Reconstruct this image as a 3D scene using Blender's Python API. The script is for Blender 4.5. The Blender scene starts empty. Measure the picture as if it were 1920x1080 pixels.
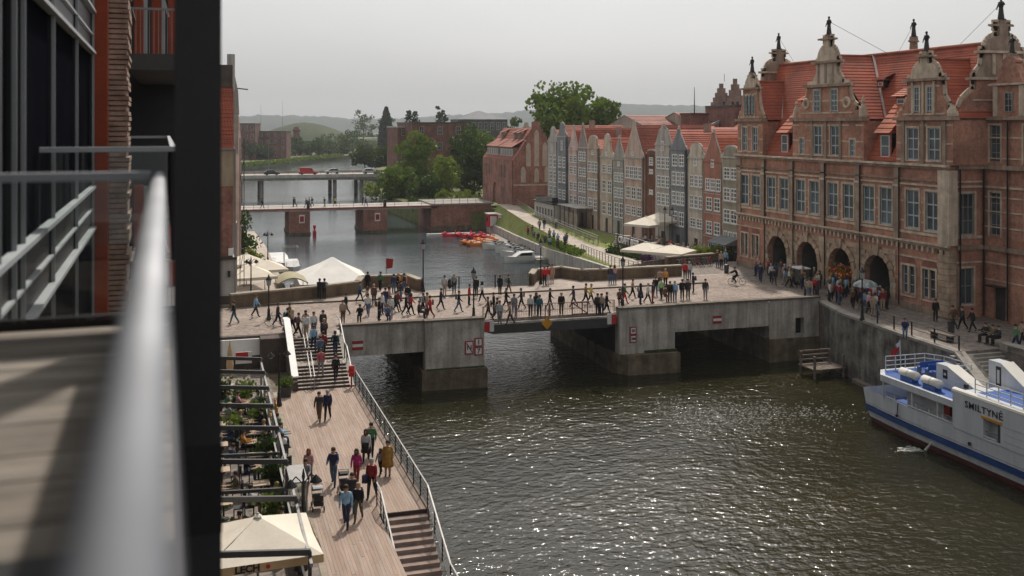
import bpy, math, random
from math import sin, cos, pi, radians, sqrt, atan2
from mathutils import Vector, Matrix, noise as mnoise
random.seed(7)
SC = bpy.context.scene
COL = SC.collection
# ------------------------------------------------------------------ camera, world, sun, exposure
cam_d = bpy.data.cameras.new('camera'); cam = bpy.data.objects.new('camera', cam_d); COL.objects.link(cam)
cam.location = (0, 0, 18.8); cam.rotation_euler = (radians(90), 0, radians(-17))
cam_d.sensor_width = 36.0; cam_d.lens = 36.0*1900/1920; cam_d.shift_y = -305/1920
cam_d.clip_start = 0.05; cam_d.clip_end = 20000
cam_d.dof.use_dof = True; cam_d.dof.focus_distance = 85; cam_d.dof.aperture_fstop = 1.35
SC.camera = cam
SUN_AZ, SUN_EL = 25.0, 52.0          # azimuth measured from +Y (up the river) towards +X
w = bpy.data.worlds.new('World'); SC.world = w; w.use_nodes = True
nt = w.node_tree; bg = nt.nodes['Background']
sky = nt.nodes.new('ShaderNodeTexSky'); sky.sky_type = 'NISHITA'; sky.sun_disc = False
sky.sun_elevation = radians(SUN_EL); sky.sun_rotation = radians(SUN_AZ)
sky.air_density = 1.0; sky.dust_density = 6.0; sky.ozone_density = 1.0; sky.altitude = 20
hs = nt.nodes.new('ShaderNodeHueSaturation'); hs.inputs['Saturation'].default_value = 0.30
mixg = nt.nodes.new('ShaderNodeMix'); mixg.data_type = 'RGBA'; mixg.inputs['Factor'].default_value = 0.56
mixg.inputs['B'].default_value = (5.0, 5.05, 5.1, 1)      # an even veil of high cloud over the clear sky
tc = nt.nodes.new('ShaderNodeTexCoord'); mp = nt.nodes.new('ShaderNodeMapping'); mp.inputs['Scale'].default_value = (1, 1, 3.5)
ns = nt.nodes.new('ShaderNodeTexNoise'); ns.inputs['Scale'].default_value = 2.2; ns.inputs['Detail'].default_value = 4
mr = nt.nodes.new('ShaderNodeMapRange'); mr.inputs['To Min'].default_value = 0.86; mr.inputs['To Max'].default_value = 1.12
mul = nt.nodes.new('ShaderNodeMix'); mul.data_type = 'RGBA'; mul.blend_type = 'MULTIPLY'; mul.inputs['Factor'].default_value = 1
L = nt.links
L.new(sky.outputs[0], hs.inputs['Color']); L.new(hs.outputs[0], mixg.inputs['A'])
L.new(tc.outputs['Generated'], mp.inputs[0]); L.new(mp.outputs[0], ns.inputs['Vector']); L.new(ns.outputs[0], mr.inputs['Value'])
L.new(mixg.outputs['Result'], mul.inputs['A']); L.new(mr.outputs[0], mul.inputs['B']); L.new(mul.outputs['Result'], bg.inputs['Color'])
bg.inputs['Strength'].default_value = 0.13
sun_d = bpy.data.lights.new('sun', 'SUN'); sun_d.energy = 3.0; sun_d.angle = radians(2.0); sun_d.color = (1.0, 0.93, 0.84)
sun = bpy.data.objects.new('sun', sun_d); COL.objects.link(sun)
_to = Vector((sin(radians(SUN_AZ))*cos(radians(SUN_EL)), cos(radians(SUN_AZ))*cos(radians(SUN_EL)), sin(radians(SUN_EL))))
sun.rotation_euler = _to.to_track_quat('Z', 'Y').to_euler(); sun.location = (40, 60, 80)
vs = SC.view_settings; vs.view_transform = 'Standard'; vs.look = 'None'; vs.gamma = 1; vs.exposure = 0.10; vs.use_curve_mapping = False
SC.cycles.max_bounces = 6; SC.cycles.diffuse_bounces = 2; SC.cycles.glossy_bounces = 3; SC.cycles.transmission_bounces = 4
SC.cycles.transparent_max_bounces = 8; SC.cycles.volume_bounces = 0; SC.cycles.caustics_reflective = False; SC.cycles.caustics_refractive = False
# ------------------------------------------------------------------ materials
MATS = {}
def _new(name):
    m = bpy.data.materials.new(name); m.use_nodes = True
    n = m.node_tree.nodes; b = n['Principled BSDF']; MATS[name] = m
    return m, n, m.node_tree.links, b
def _mul(c, k): return (min(c[0]*k, 1), min(c[1]*k, 1), min(c[2]*k, 1), 1)
def _pos(n, l, scale=(1, 1, 1)):
    g = n.new('ShaderNodeNewGeometry'); p = n.new('ShaderNodeMapping'); p.inputs['Scale'].default_value = scale
    l.new(g.outputs['Position'], p.inputs[0]); return p.outputs[0]
def _noise(n, l, vec, scale, detail=4, rough=.55):
    t = n.new('ShaderNodeTexNoise'); t.inputs['Scale'].default_value = scale; t.inputs['Detail'].default_value = detail
    t.inputs['Roughness'].default_value = rough; l.new(vec, t.inputs['Vector']); return t.outputs[0]
def _ramp(n, l, fac, stops):
    r = n.new('ShaderNodeValToRGB'); e = r.color_ramp.elements
    e[0].position, e[0].color = stops[0]; e[1].position, e[1].color = stops[-1]
    for p, c in stops[1:-1]:
        x = e.new(p); x.color = c
    l.new(fac, r.inputs[0]); return r.outputs[0]
def _bump(n, l, b, h, strength, dist=.02):
    k = n.new('ShaderNodeBump'); k.inputs['Strength'].default_value = strength; k.inputs['Distance'].default_value = dist
    l.new(h, k.inputs['Height']); l.new(k.outputs[0], b.inputs['Normal'])
def _mix(n, l, fac, a, c, mode='MIX'):
    k = n.new('ShaderNodeMix'); k.data_type = 'RGBA'; k.blend_type = mode
    for s, v in (('Factor', fac), ('A', a), ('B', c)):
        if hasattr(v, 'is_linked'): l.new(v, k.inputs[s])
        else: k.inputs[s].default_value = v
    return k.outputs['Result']
def mat(name, c, rough=.8, var=.22, scale=1.2, bump=0., bs=12, metal=0., spec=.35, streak=0., c2=None, sv=(1, 1, 1)):
    if name in MATS: return MATS[name]
    m, n, l, b = _new(name)
    v = _pos(n, l, sv); f = _noise(n, l, v, scale)
    a, z = _mul(c, 1-var), (_mul(c2, 1) if c2 else _mul(c, 1+var))
    col = _ramp(n, l, f, [(.3, a), (.7, z)])
    f2 = _noise(n, l, v, scale*9, 3)
    col = _mix(n, l, .5*min(var*2.5, 1), col, _ramp(n, l, f2, [(.3, (.55, .55, .55, 1)), (.7, (1.25, 1.25, 1.25, 1))]), 'MULTIPLY')
    if streak:
        s = _noise(n, l, _pos(n, l, (1.6, 1.6, .12)), 1.0, 5, .65)
        col = _mix(n, l, streak, col, _ramp(n, l, s, [(.36, (.32, .31, .27, 1)), (.6, (1.1, 1.1, 1.08, 1))]), 'MULTIPLY')
    l.new(col, b.inputs['Base Color']); b.inputs['Roughness'].default_value = rough
    b.inputs['Metallic'].default_value = metal; b.inputs['Specular IOR Level'].default_value = spec
    if bump: _bump(n, l, b, _noise(n, l, v, bs, 5), bump)
    return m
def brick(name, c1, c2, mortar, bw=.28, bh=.085, var=.35, streak=.35):
    m, n, l, b = _new(name)
    g = n.new('ShaderNodeNewGeometry'); sp = n.new('ShaderNodeSeparateXYZ'); l.new(g.outputs['Position'], sp.inputs[0])
    ad = n.new('ShaderNodeMath'); l.new(sp.outputs[0], ad.inputs[0]); l.new(sp.outputs[1], ad.inputs[1])
    cb = n.new('ShaderNodeCombineXYZ'); l.new(ad.outputs[0], cb.inputs[0]); l.new(sp.outputs[2], cb.inputs[1])
    t = n.new('ShaderNodeTexBrick'); t.inputs['Scale'].default_value = 1
    t.inputs['Brick Width'].default_value = bw; t.inputs['Row Height'].default_value = bh; t.inputs['Mortar Size'].default_value = .009
    t.inputs['Color1'].default_value = (*c1, 1); t.inputs['Color2'].default_value = (*c2, 1); t.inputs['Mortar'].default_value = (*mortar, 1)
    l.new(cb.outputs[0], t.inputs['Vector'])
    f = _noise(n, l, g.outputs['Position'], .55, 6)
    col = _mix(n, l, var*2, t.outputs[0], _ramp(n, l, f, [(.3, (.5, .48, .46, 1)), (.7, (1.3, 1.28, 1.25, 1))]), 'MULTIPLY')
    f3 = _noise(n, l, g.outputs['Position'], 2.6, 5, .7)
    col = _mix(n, l, .8, col, _ramp(n, l, f3, [(.34, (.66, .60, .56, 1)), (.5, (1, 1, 1, 1)), (.68, (1.22, 1.2, 1.2, 1))]), 'MULTIPLY')
    s = _noise(n, l, _pos(n, l, (1.5, 1.5, .13)), 1.0, 5, .65)
    col = _mix(n, l, streak, col, _ramp(n, l, s, [(.36, (.38, .36, .34, 1)), (.6, (1.05, 1.05, 1.05, 1))]), 'MULTIPLY')
    l.new(col, b.inputs['Base Color']); b.inputs['Roughness'].default_value = .9
    _bump(n, l, b, t.outputs['Fac'], -.35, .02)
    return m
def tiles(name, c1, c2, row=.33):
    m, n, l, b = _new(name)
    g = n.new('ShaderNodeNewGeometry'); sp = n.new('ShaderNodeSeparateXYZ'); l.new(g.outputs['Position'], sp.inputs[0])
    ad = n.new('ShaderNodeMath'); l.new(sp.outputs[0], ad.inputs[0]); l.new(sp.outputs[1], ad.inputs[1])
    cb = n.new('ShaderNodeCombineXYZ'); l.new(ad.outputs[0], cb.inputs[0]); l.new(sp.outputs[2], cb.inputs[1])
    t = n.new('ShaderNodeTexBrick'); t.inputs['Scale'].default_value = 1; t.offset = 0.5
    t.inputs['Brick Width'].default_value = .24; t.inputs['Row Height'].default_value = row; t.inputs['Mortar Size'].default_value = .022
    t.inputs['Color1'].default_value = (*c1, 1); t.inputs['Color2'].default_value = (*c2, 1); t.inputs['Mortar'].default_value = (c1[0]*.35, c1[1]*.35, c1[2]*.35, 1)
    l.new(cb.outputs[0], t.inputs['Vector'])
    f = _noise(n, l, g.outputs['Position'], .5, 6)
    col = _mix(n, l, .75, t.outputs[0], _ramp(n, l, f, [(.28, (.5, .52, .5, 1)), (.7, (1.25, 1.2, 1.15, 1))]), 'MULTIPLY')
    l.new(col, b.inputs['Base Color']); b.inputs['Roughness'].default_value = .75
    _bump(n, l, b, t.outputs['Fac'], -.5, .04)
    return m
def glassy(name, c, rough=.08, spec=.6, var=.5):
    m, n, l, b = _new(name)
    f = _noise(n, l, _pos(n, l), .35, 3)
    l.new(_ramp(n, l, f, [(.35, _mul(c, 1-var)), (.65, _mul(c, 1+var))]), b.inputs['Base Color'])
    b.inputs['Roughness'].default_value = rough; b.inputs['Specular IOR Level'].default_value = spec
    return m
def clear_glass(name, tint=(.93, .95, .945), amt=.10):
    m, n, l, b = _new(name); out = n['Material Output']
    tr = n.new('ShaderNodeBsdfTransparent'); tr.inputs[0].default_value = (*tint, 1)
    gl = n.new('ShaderNodeBsdfGlossy'); gl.inputs['Roughness'].default_value = .02
    fr = n.new('ShaderNodeFresnel'); fr.inputs['IOR'].default_value = 1.45
    sh = n.new('ShaderNodeMixShader'); l.new(fr.outputs[0], sh.inputs[0]); l.new(tr.outputs[0], sh.inputs[1]); l.new(gl.outputs[0], sh.inputs[2])
    l.new(sh.outputs[0], out.inputs['Surface']); return m
def water_mat():
    m, n, l, b = _new('river_water')
    p1 = _pos(n, l, (1, 1.35, 1)); a = _noise(n, l, p1, 1.7, 3, .5); c = _noise(n, l, p1, .55, 2, .5); d = _noise(n, l, p1, 5.5, 2, .5); e = _noise(n, l, p1, .05, 3, .5)
    def ma(op, x, y):
        k = n.new('ShaderNodeMath'); k.operation = op
        for i, v in enumerate((x, y)):
            if hasattr(v, 'is_linked'): l.new(v, k.inputs[i])
            else: k.inputs[i].default_value = v
        return k.outputs[0]
    h = ma('ADD', ma('ADD', ma('MULTIPLY', a, .55), ma('MULTIPLY', c, .55)), ma('MULTIPLY', d, .13))
    sp = n.new('ShaderNodeSeparateXYZ'); l.new(_pos(n, l), sp.inputs[0]); calm = n.new('ShaderNodeMapRange'); l.new(sp.outputs[1], calm.inputs['Value'])
    for q, vv in (('From Min', 84), ('From Max', 112), ('To Min', 1.0), ('To Max', .30)): calm.inputs[q].default_value = vv      # the reach above the bridge lies sheltered and calmer
    h = ma('MULTIPLY', ma('MULTIPLY', h, ma('ADD', ma('MULTIPLY', e, 1.5), .3)), calm.outputs[0])
    k = n.new('ShaderNodeBump'); k.inputs['Strength'].default_value = 1.0; k.inputs['Distance'].default_value = .19
    l.new(h, k.inputs['Height']); l.new(k.outputs[0], b.inputs['Normal'])
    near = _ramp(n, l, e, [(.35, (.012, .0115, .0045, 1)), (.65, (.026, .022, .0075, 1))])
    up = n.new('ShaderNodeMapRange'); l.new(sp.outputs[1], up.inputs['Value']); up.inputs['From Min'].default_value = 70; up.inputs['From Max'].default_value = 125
    l.new(_mix(n, l, up.outputs[0], near, (.040, .052, .058, 1)), b.inputs['Base Color'])  # blue-grey base upstream paints in the reflected sky
    b.inputs['Roughness'].default_value = .10; b.inputs['IOR'].default_value = 1.333; b.inputs['Specular IOR Level'].default_value = .5
    return m
def paving(name, c, vs=3.2, var=.3, edge=.55):
    m, n, l, b = _new(name)
    v = _pos(n, l)
    t = n.new('ShaderNodeTexVoronoi'); t.inputs['Scale'].default_value = vs; l.new(v, t.inputs['Vector'])
    t2 = n.new('ShaderNodeTexVoronoi'); t2.feature = 'DISTANCE_TO_EDGE'; t2.inputs['Scale'].default_value = vs; l.new(v, t2.inputs['Vector'])
    sp = n.new('ShaderNodeSeparateXYZ'); l.new(t.outputs['Color'], sp.inputs[0])
    col = _ramp(n, l, sp.outputs[0], [(0, _mul(c, 1-var)), (1, _mul(c, 1+var))])
    f = _noise(n, l, v, .35, 6, .6)
    col = _mix(n, l, .75, col, _ramp(n, l, f, [(.3, (.62, .6, .58, 1)), (.7, (1.2, 1.2, 1.2, 1))]), 'MULTIPLY')
    col = _mix(n, l, edge, col, _ramp(n, l, t2.outputs['Distance'], [(0, (.45, .42, .4, 1)), (.09, (1, 1, 1, 1))]), 'MULTIPLY')
    l.new(col, b.inputs['Base Color']); b.inputs['Roughness'].default_value = .85
    _bump(n, l, b, t2.outputs['Distance'], .4, .03)
    return m
def leafm(name, c, var=.5, scale=.7):
    m, n, l, b = _new(name)
    f = _noise(n, l, _pos(n, l), scale, 5, .65)
    l.new(_ramp(n, l, f, [(.3, _mul(c, 1-var)), (.52, _mul(c, 1)), (.72, (min(c[0]*(1+var)*1.25, 1), min(c[1]*(1+var), 1), c[2]*(1+var*.4), 1))]), b.inputs['Base Color'])
    b.inputs['Roughness'].default_value = .6; b.inputs['Specular IOR Level'].default_value = .25
    tr = n.new('ShaderNodeBsdfTranslucent'); tr.inputs[0].default_value = (c[0]*1.5, c[1]*1.6, c[2]*.7, 1)
    sh = n.new('ShaderNodeMixShader'); sh.inputs[0].default_value = .3
    l.new(b.outputs[0], sh.inputs[1]); l.new(tr.outputs[0], sh.inputs[2]); l.new(sh.outputs[0], n['Material Output'].inputs['Surface'])
    return m
# ------------------------------------------------------------------ mesh helper
ORG = {}
class MB:
    def __init__(s): s.v = []; s.f = []; s.sm = False
    def add(s, vs, fs):
        o = len(s.v); s.v += [tuple(p) for p in vs]; s.f += [tuple(i+o for i in f) for f in fs]; return s
    def box(s, x0, x1, y0, y1, z0, z1):
        return s.add([(x0,y0,z0),(x1,y0,z0),(x1,y1,z0),(x0,y1,z0),(x0,y0,z1),(x1,y0,z1),(x1,y1,z1),(x0,y1,z1)],
                     [(0,3,2,1),(4,5,6,7),(0,1,5,4),(1,2,6,5),(2,3,7,6),(3,0,4,7)])
    def bar(s, p, q, w, h=None, up=(0,0,1)):
        h = h or w; p = Vector(p); q = Vector(q); d = (q-p).normalized(); u = Vector(up)
        if abs(d.dot(u)) > .98: u = Vector((1,0,0))
        a = d.cross(u).normalized()*w/2; b = a.cross(d).normalized()*h/2
        return s.add([p-a-b,p+a-b,p+a+b,p-a+b,q-a-b,q+a-b,q+a+b,q-a+b],
                     [(0,3,2,1),(4,5,6,7),(0,1,5,4),(1,2,6,5),(2,3,7,6),(3,0,4,7)])
    def cyl(s, p, q, r, r2=None, n=8, cap=True):
        r2 = r if r2 is None else r2; p = Vector(p); q = Vector(q); d = (q-p).normalized()
        u = Vector((0,0,1)) if abs(d.z) < .9 else Vector((1,0,0))
        a = d.cross(u).normalized(); b = d.cross(a); vs = []
        for c, R in ((p, r), (q, r2)):
            vs += [c+a*cos(2*pi*i/n)*R+b*sin(2*pi*i/n)*R for i in range(n)]
        fs = [(i, (i+1) % n, n+(i+1) % n, n+i) for i in range(n)]
        if cap: fs += [tuple(range(n-1, -1, -1)), tuple(range(n, 2*n))]
        return s.add(vs, fs)
    def tube(s, pts, r, n=6):
        for a, b in zip(pts[:-1], pts[1:]): s.cyl(a, b, r, n=n)
        return s
    def lathe(s, prof, c=(0,0,0), n=12):
        vs = []; fs = []
        for r, z in prof: vs += [(c[0]+r*cos(2*pi*i/n), c[1]+r*sin(2*pi*i/n), c[2]+z) for i in range(n)]
        for k in range(len(prof)-1):
            fs += [(k*n+i, k*n+(i+1) % n, (k+1)*n+(i+1) % n, (k+1)*n+i) for i in range(n)]
        fs += [tuple(range(n-1, -1, -1)), tuple(range((len(prof)-1)*n, len(prof)*n))]
        return s.add(vs, fs)
    def prism(s, poly, lo, hi, ax='y'):
        n = len(poly)
        def P(a, b, t): return (a, t, b) if ax == 'y' else ((t, a, b) if ax == 'x' else (a, b, t))
        vs = [P(a, b, lo) for a, b in poly]+[P(a, b, hi) for a, b in poly]
        return s.add(vs, [tuple(range(n)), tuple(range(2*n-1, n-1, -1))]+[(i, n+i, n+(i+1) % n, (i+1) % n) for i in range(n)])
    def poly(s, pts): return s.add(pts, [tuple(range(len(pts)))])
    def torus(s, c, R, r, ax='x', n=18, m=5):
        vs = []; fs = []
        for i in range(n):
            for j in range(m):
                a, b = 2*pi*i/n, 2*pi*j/m; q = R+r*cos(b); x, y, z = q*cos(a), q*sin(a), r*sin(b)
                vs.append((c[0]+z, c[1]+x, c[2]+y) if ax == 'x' else (c[0]+x, c[1]+y, c[2]+z))
        for i in range(n):
            for j in range(m): fs.append((i*m+j, ((i+1) % n)*m+j, ((i+1) % n)*m+(j+1) % m, i*m+(j+1) % m))
        return s.add(vs, fs)
    def ball(s, c, rx, ry=None, rz=None, n=10, k=6):
        ry = rx if ry is None else ry; rz = rx if rz is None else rz
        pr = [(max(cos(-pi/2+pi*i/k), .02), sin(-pi/2+pi*i/k)) for i in range(k+1)]
        o = len(s.v); s.lathe(pr, n=n); s.v[o:] = [(c[0]+x*rx, c[1]+y*ry, c[2]+z*rz) for x, y, z in s.v[o:]]; return s
    def wall(s, x0, x1, z0, z1, holes, y=0., dep=.22, arches=()):
        """front wall facing -y with rectangular openings and round arches, reveals included"""
        hs = list(holes)+[(a-r, a+r, zb, zs+r) for a, r, zb, zs, d in arches]
        xs = sorted({x0, x1} | {max(min(h[i], x1), x0) for h in hs for i in (0, 1)}); zs = sorted({z0, z1} | {max(min(h[i], z1), z0) for h in hs for i in (2, 3)})
        for i in range(len(xs)-1):
            for j in range(len(zs)-1):
                cx, cz = (xs[i]+xs[i+1])/2, (zs[j]+zs[j+1])/2
                if not any(h[0] < cx < h[1] and h[2] < cz < h[3] for h in hs):
                    s.poly([(xs[i],y,zs[j]),(xs[i+1],y,zs[j]),(xs[i+1],y,zs[j+1]),(xs[i],y,zs[j+1])])
        for a, b, c, d in holes:
            e = y+dep
            s.poly([(a,y,c),(a,e,c),(b,e,c),(b,y,c)]).poly([(a,y,d),(b,y,d),(b,e,d),(a,e,d)]).poly([(a,y,c),(a,y,d),(a,e,d),(a,e,c)]).poly([(b,y,c),(b,e,c),(b,e,d),(b,y,d)])
        for a, r, zb, zs_, d in arches:
            N = 12; e = y+d; pts = [(a-r*cos(pi*i/N), zs_+r*sin(pi*i/N)) for i in range(N+1)]
            for i in range(N):
                p, q = pts[i], pts[i+1]; top = zs_+r
                s.poly([(p[0],y,p[1]),(q[0],y,q[1]),(q[0],y,top),(p[0],y,top)]); s.poly([(p[0],y,p[1]),(p[0],e,p[1]),(q[0],e,q[1]),(q[0],y,q[1])])
            for sx in (-1, 1): s.poly([(a+sx*r,y,zb),(a+sx*r,y,zs_),(a+sx*r,e,zs_),(a+sx*r,e,zb)])
            if d > 1: s.poly([(a-r,e,zb)]+[(p[0],e,p[1]) for p in pts]+[(a+r,e,zb)])
        return s
    def mesh(s, name, m, smooth=None):
        me = bpy.data.meshes.new(name); me.from_pydata(s.v, [], s.f)
        me.materials.append(m); sm = s.sm if smooth is None else smooth
        if sm: me.shade_smooth()
        me.update(); return me
    def build(s, name, m, parent=None, world=False, smooth=None, kind=None):
        if parent is None and s.v:
            xs = [p[0] for p in s.v]; ys = [p[1] for p in s.v]; c = ((min(xs)+max(xs))/2, (min(ys)+max(ys))/2, min(p[2] for p in s.v))
            s.v = [(p[0]-c[0], p[1]-c[1], p[2]-c[2]) for p in s.v]
        elif world:
            r = parent
            while r.parent: r = r.parent
            loc, rz = ORG[r.name]; ca, sa = cos(-rz), sin(-rz); nv = []
            for x, y, z in s.v:
                x -= loc[0]; y -= loc[1]; nv.append((x*ca-y*sa, x*sa+y*ca, z-loc[2]))
            s.v = nv
        me = s.mesh(name, m, smooth); o = bpy.data.objects.new(name, me); COL.objects.link(o)
        if parent is None and s.v: o.location = c
        else: o.parent = parent
        if kind: o['kind'] = kind
        return o
def inst(name, me, parent, loc=(0,0,0), rz=0, sc=(1,1,1)):
    o = bpy.data.objects.new(name, me); COL.objects.link(o); o.parent = parent; o.location = loc; o.rotation_euler = (0,0,rz); o.scale = sc; return o
def tag(o, label, cat, group=None):
    o['label'] = label; o['category'] = cat
    if group: o['group'] = group
    return o
def thing(name, label, cat, loc=(0,0,0), rz=0, group=None):
    o = bpy.data.objects.new(name, None); COL.objects.link(o); o.location = loc; o.rotation_euler = (0,0,rz); o.empty_display_size = .3
    ORG[o.name] = (loc, rz); return tag(o, label, cat, group)
def struct(o): o['kind'] = 'structure'; return o
def copy_tree(o, parent=None):
    c = o.copy(); COL.objects.link(c); c.parent = parent
    for ch in o.children: copy_tree(ch, c)
    return c
def dup(root, loc, rz=0, label=None, group=None, sc=None):
    c = copy_tree(root); c.location = loc; c.rotation_euler = (0,0,rz); ORG[c.name] = (loc, rz)
    if label: c['label'] = label
    if group: c['group'] = group
    if sc: c.scale = (sc, sc, sc)
    return c
_WC = {}
def window(parent, x, y, z, w, h, nx, ny, fm, gm, rz=0, name='window', bar=.05, out=.07):
    k = (round(w, 2), round(h, 2), nx, ny, fm.name, gm.name, bar, out)
    if k not in _WC:
        f = MB(); g = MB()
        for a, b in ((-w/2, -w/2+out), (w/2-out, w/2)): f.box(a, b, -.05, .05, 0, h)
        for a, b in ((0, out), (h-out, h)): f.box(-w/2+out, w/2-out, -.05, .05, a, b)
        for i in range(1, nx): f.box(-w/2+w*i/nx-bar/2, -w/2+w*i/nx+bar/2, -.04, .04, out, h-out)
        for j in range(1, ny): f.box(-w/2+out, w/2-out, -.035, .035, h*j/ny-bar/2, h*j/ny+bar/2)
        g.box(-w/2+.02, w/2-.02, .0, .02, .02, h-.02)
        _WC[k] = (f.mesh('window', fm), g.mesh('pane', gm))
    a, b = _WC[k]; o = inst(name, a, parent, (x, y, z), rz); inst('pane', b, o); return o
def text_mesh(txt, size, m, ext=.01, name='lettering', bold=0, space=1.0):
    cu = bpy.data.curves.new(name, 'FONT'); cu.body = txt; cu.size = size; cu.extrude = ext; cu.align_x = 'CENTER'; cu.align_y = 'CENTER'; cu.resolution_u = 2; cu.offset = bold; cu.space_character = space
    o = bpy.data.objects.new(name, cu); COL.objects.link(o); bpy.context.view_layer.update()
    me = bpy.data.meshes.new_from_object(o.evaluated_get(bpy.context.evaluated_depsgraph_get())); bpy.data.objects.remove(o); bpy.data.curves.remove(cu)
    me.name = name; me.materials.clear(); me.materials.append(m); return me
# palette
brick('gate_brick', (.49,.215,.140), (.40,.175,.118), (.43,.31,.23), streak=.3)
mat('gate_stone', (.58,.47,.36), .85, .25, 1.1, .3, 9, streak=.4)
mat('gate_stone_dark', (.33,.245,.185), .88, .3, 1.0, .3, 9, streak=.45)
mat('gate_rustic', (.42,.31,.22), .9, .35, 1.3, .5, 7, streak=.25)
tiles('red_tiles', (.39,.085,.040), (.44,.105,.052), .36)
tiles('orange_tiles', (.43,.105,.045), (.48,.13,.06), .36)
tiles('old_tiles', (.27,.07,.04), (.33,.10,.06), .36)
mat('tile_ridge', (.30,.10,.06), .8, .3); mat('ridge_flashing', (.38,.30,.28), .6, .2)
mat('bronze_dark', (.035,.034,.030), .55, .4, 3, metal=.2)
glassy('window_glass', (.055,.068,.078)); glassy('window_blue', (.060,.085,.105), .12); glassy('dark_glass', (.012,.015,.022), .05, .5)
mat('white_paint', (.78,.76,.72), .6, .08); mat('offwhite_frame', (.52,.50,.46), .6, .12)
mat('gate_frame', (.40,.45,.46), .6, .15); mat('grey_frame', (.28,.27,.25), .6, .15)
mat('concrete', (.44,.405,.365), .92, .25, .7, .35, 6, streak=.6)
mat('concrete_cap', (.13,.105,.08), .9, .3, 1.5, .3, 9)
mat('concrete_wet', (.15,.11,.06), .7, .5, 1.2, .4, 6, c2=(.23,.18,.12), streak=.5)
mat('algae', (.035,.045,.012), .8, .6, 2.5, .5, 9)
mat('quay_stone', (.11,.105,.095), .85, .55, .8, .5, 4, streak=.7, c2=(.27,.25,.22))
mat('granite', (.27,.245,.21), .85, .25, 1.5, .3, 9)
mat('parapet_stone', (.16,.115,.075), .9, .3, .8, .4, 8, streak=.45)
mat('parapet_cap', (.30,.25,.19), .85, .25, 1.2, .3, 9)
paving('deck_paving', (.275,.215,.175), 4.5); paving('pavement_slabs', (.33,.27,.225), 2.0, .12, .3)
paving('quay_paving', (.20,.165,.14), 3.5, .3); paving('path_paving', (.42,.355,.29), 3.0, .18, .35)
mat('black_steel', (.022,.021,.021), .45, .2, 2, metal=.3); mat('dark_steel', (.05,.048,.047), .5, .2, 2)
mat('grey_steel', (.20,.20,.20), .4, .15, 2, metal=.6); mat('galvanised', (.27,.262,.25), .5, .15, 2, metal=.4)
mat('rust_rail', (.20,.10,.075), .7, .3, 3)
mat('red_paint', (.46,.025,.02), .5, .15); mat('sign_white', (.68,.66,.63), .5, .08); mat('sign_red', (.30,.02,.02), .5, .12); mat('yellow_paint', (.55,.25,.02), .5, .12)
mat('black_paint', (.015,.015,.016), .5, .1)
mat('canvas_cream', (.70,.63,.52), .85, .08, .8, .15, 5); mat('canvas_white', (.70,.67,.62), .8, .08, .6, .15, 3); mat('canvas_band', (.52,.36,.19), .8, .1)
mat('grass', (.21,.25,.045), .95, .35, 1.2, .6, 20, c2=(.24,.27,.07)); mat('dry_grass', (.13,.14,.05), .95, .4, .6, .6, 9)
mat('bark', (.07,.05,.035), .95, .3, 3, .6, 9)
leafm('leaf_dark', (.036,.060,.016)); leafm('leaf_mid', (.092,.135,.028)); leafm('leaf_light', (.14,.18,.035)); leafm('leaf_poplar', (.022,.040,.016))
leafm('leaf_far', (.058,.085,.040), .35, .05)
# ------------------------------------------------------------------ water, ground, hills
WZ = -1.05
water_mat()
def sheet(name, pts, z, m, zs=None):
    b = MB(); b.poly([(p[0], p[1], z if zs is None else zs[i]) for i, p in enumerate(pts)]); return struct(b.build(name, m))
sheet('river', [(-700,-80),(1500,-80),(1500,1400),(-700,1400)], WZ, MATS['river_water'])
def bank(name, pts, z, m, bottom=-3.0):
    b = MB(); b.prism(pts, bottom, z, 'z'); return struct(b.build(name, m))
mat('far_ground', (.10,.115,.055), .95, .45, .012, c2=(.20,.185,.11)); mat('bank_soil', (.12,.11,.06), .95, .4, .3)
bank('far_plain', [(-6000,100),(5.6,100),(6.8,165),(6.3,300),(2,420),(17,493),(78,600),(180,720),(500,1000),(6000,1600),(6000,9000),(-6000,9000)], .9, MATS['far_ground'])
bank('right_bank_ground', [(49.5,186),(41.6,198),(41,240),(45,268),(52,300),(56,330),(62,380),(85,450),(200,600),(2500,1100),(2500,186)], 2.4, MATS['dry_grass'])
bank('town_ground', [(50.7,99.8),(2500,99.8),(2500,186),(57.4,186),(56.7,178),(56.7,112),(50.9,110)], 2.85, MATS['quay_paving'])
bank('quay_pavement', [(50.4,75.3),(48.9,70),(47.9,60.5),(47.7,55.6),(51.2,55.6),(51.2,20),(400,20),(400,99.8),(45.5,99.8),(45.5,91.3),(50.4,91.3)], 3.78, MATS['quay_paving'])
mat('forest_far', (.030,.044,.040), .95, .35, .01)
def hills():
    b = MB(); N = 420; prof = [(2300, 0.0), (2600, .45), (2900, .8), (3100, 1.0), (3600, 1.05), (4200, .7)]
    rows = []
    for i in range(N+1):
        a = radians(-32+i*90/N); px = 960+1900*math.tan(max(min(a-radians(17), 1.2), -1.2)); k = max(0, min(1, (px-760)/420)); k = k*k*(3-2*k)
        H = 44*(1-k)+80*k; H += 9*mnoise.noise((a*9, 0, 0))+5*mnoise.noise((a*40, 3, 0))+4.5*mnoise.noise((a*170, 7, 0))+3.2*mnoise.noise((a*390, 9, 0))
        rows.append([(sin(a)*r, cos(a)*r, .5+(H*f)+(2.5*mnoise.noise((a*120, r*.01, 1)) if f > .3 else 0)) for r, f in prof])
    n = len(prof); b.v = [p for r in rows for p in r]
    b.f = [(i*n+j, (i+1)*n+j, (i+1)*n+j+1, i*n+j+1) for i in range(N) for j in range(n-1)]
    b.sm = True; struct(b.build('hills', MATS['forest_far']))
hills()
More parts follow.
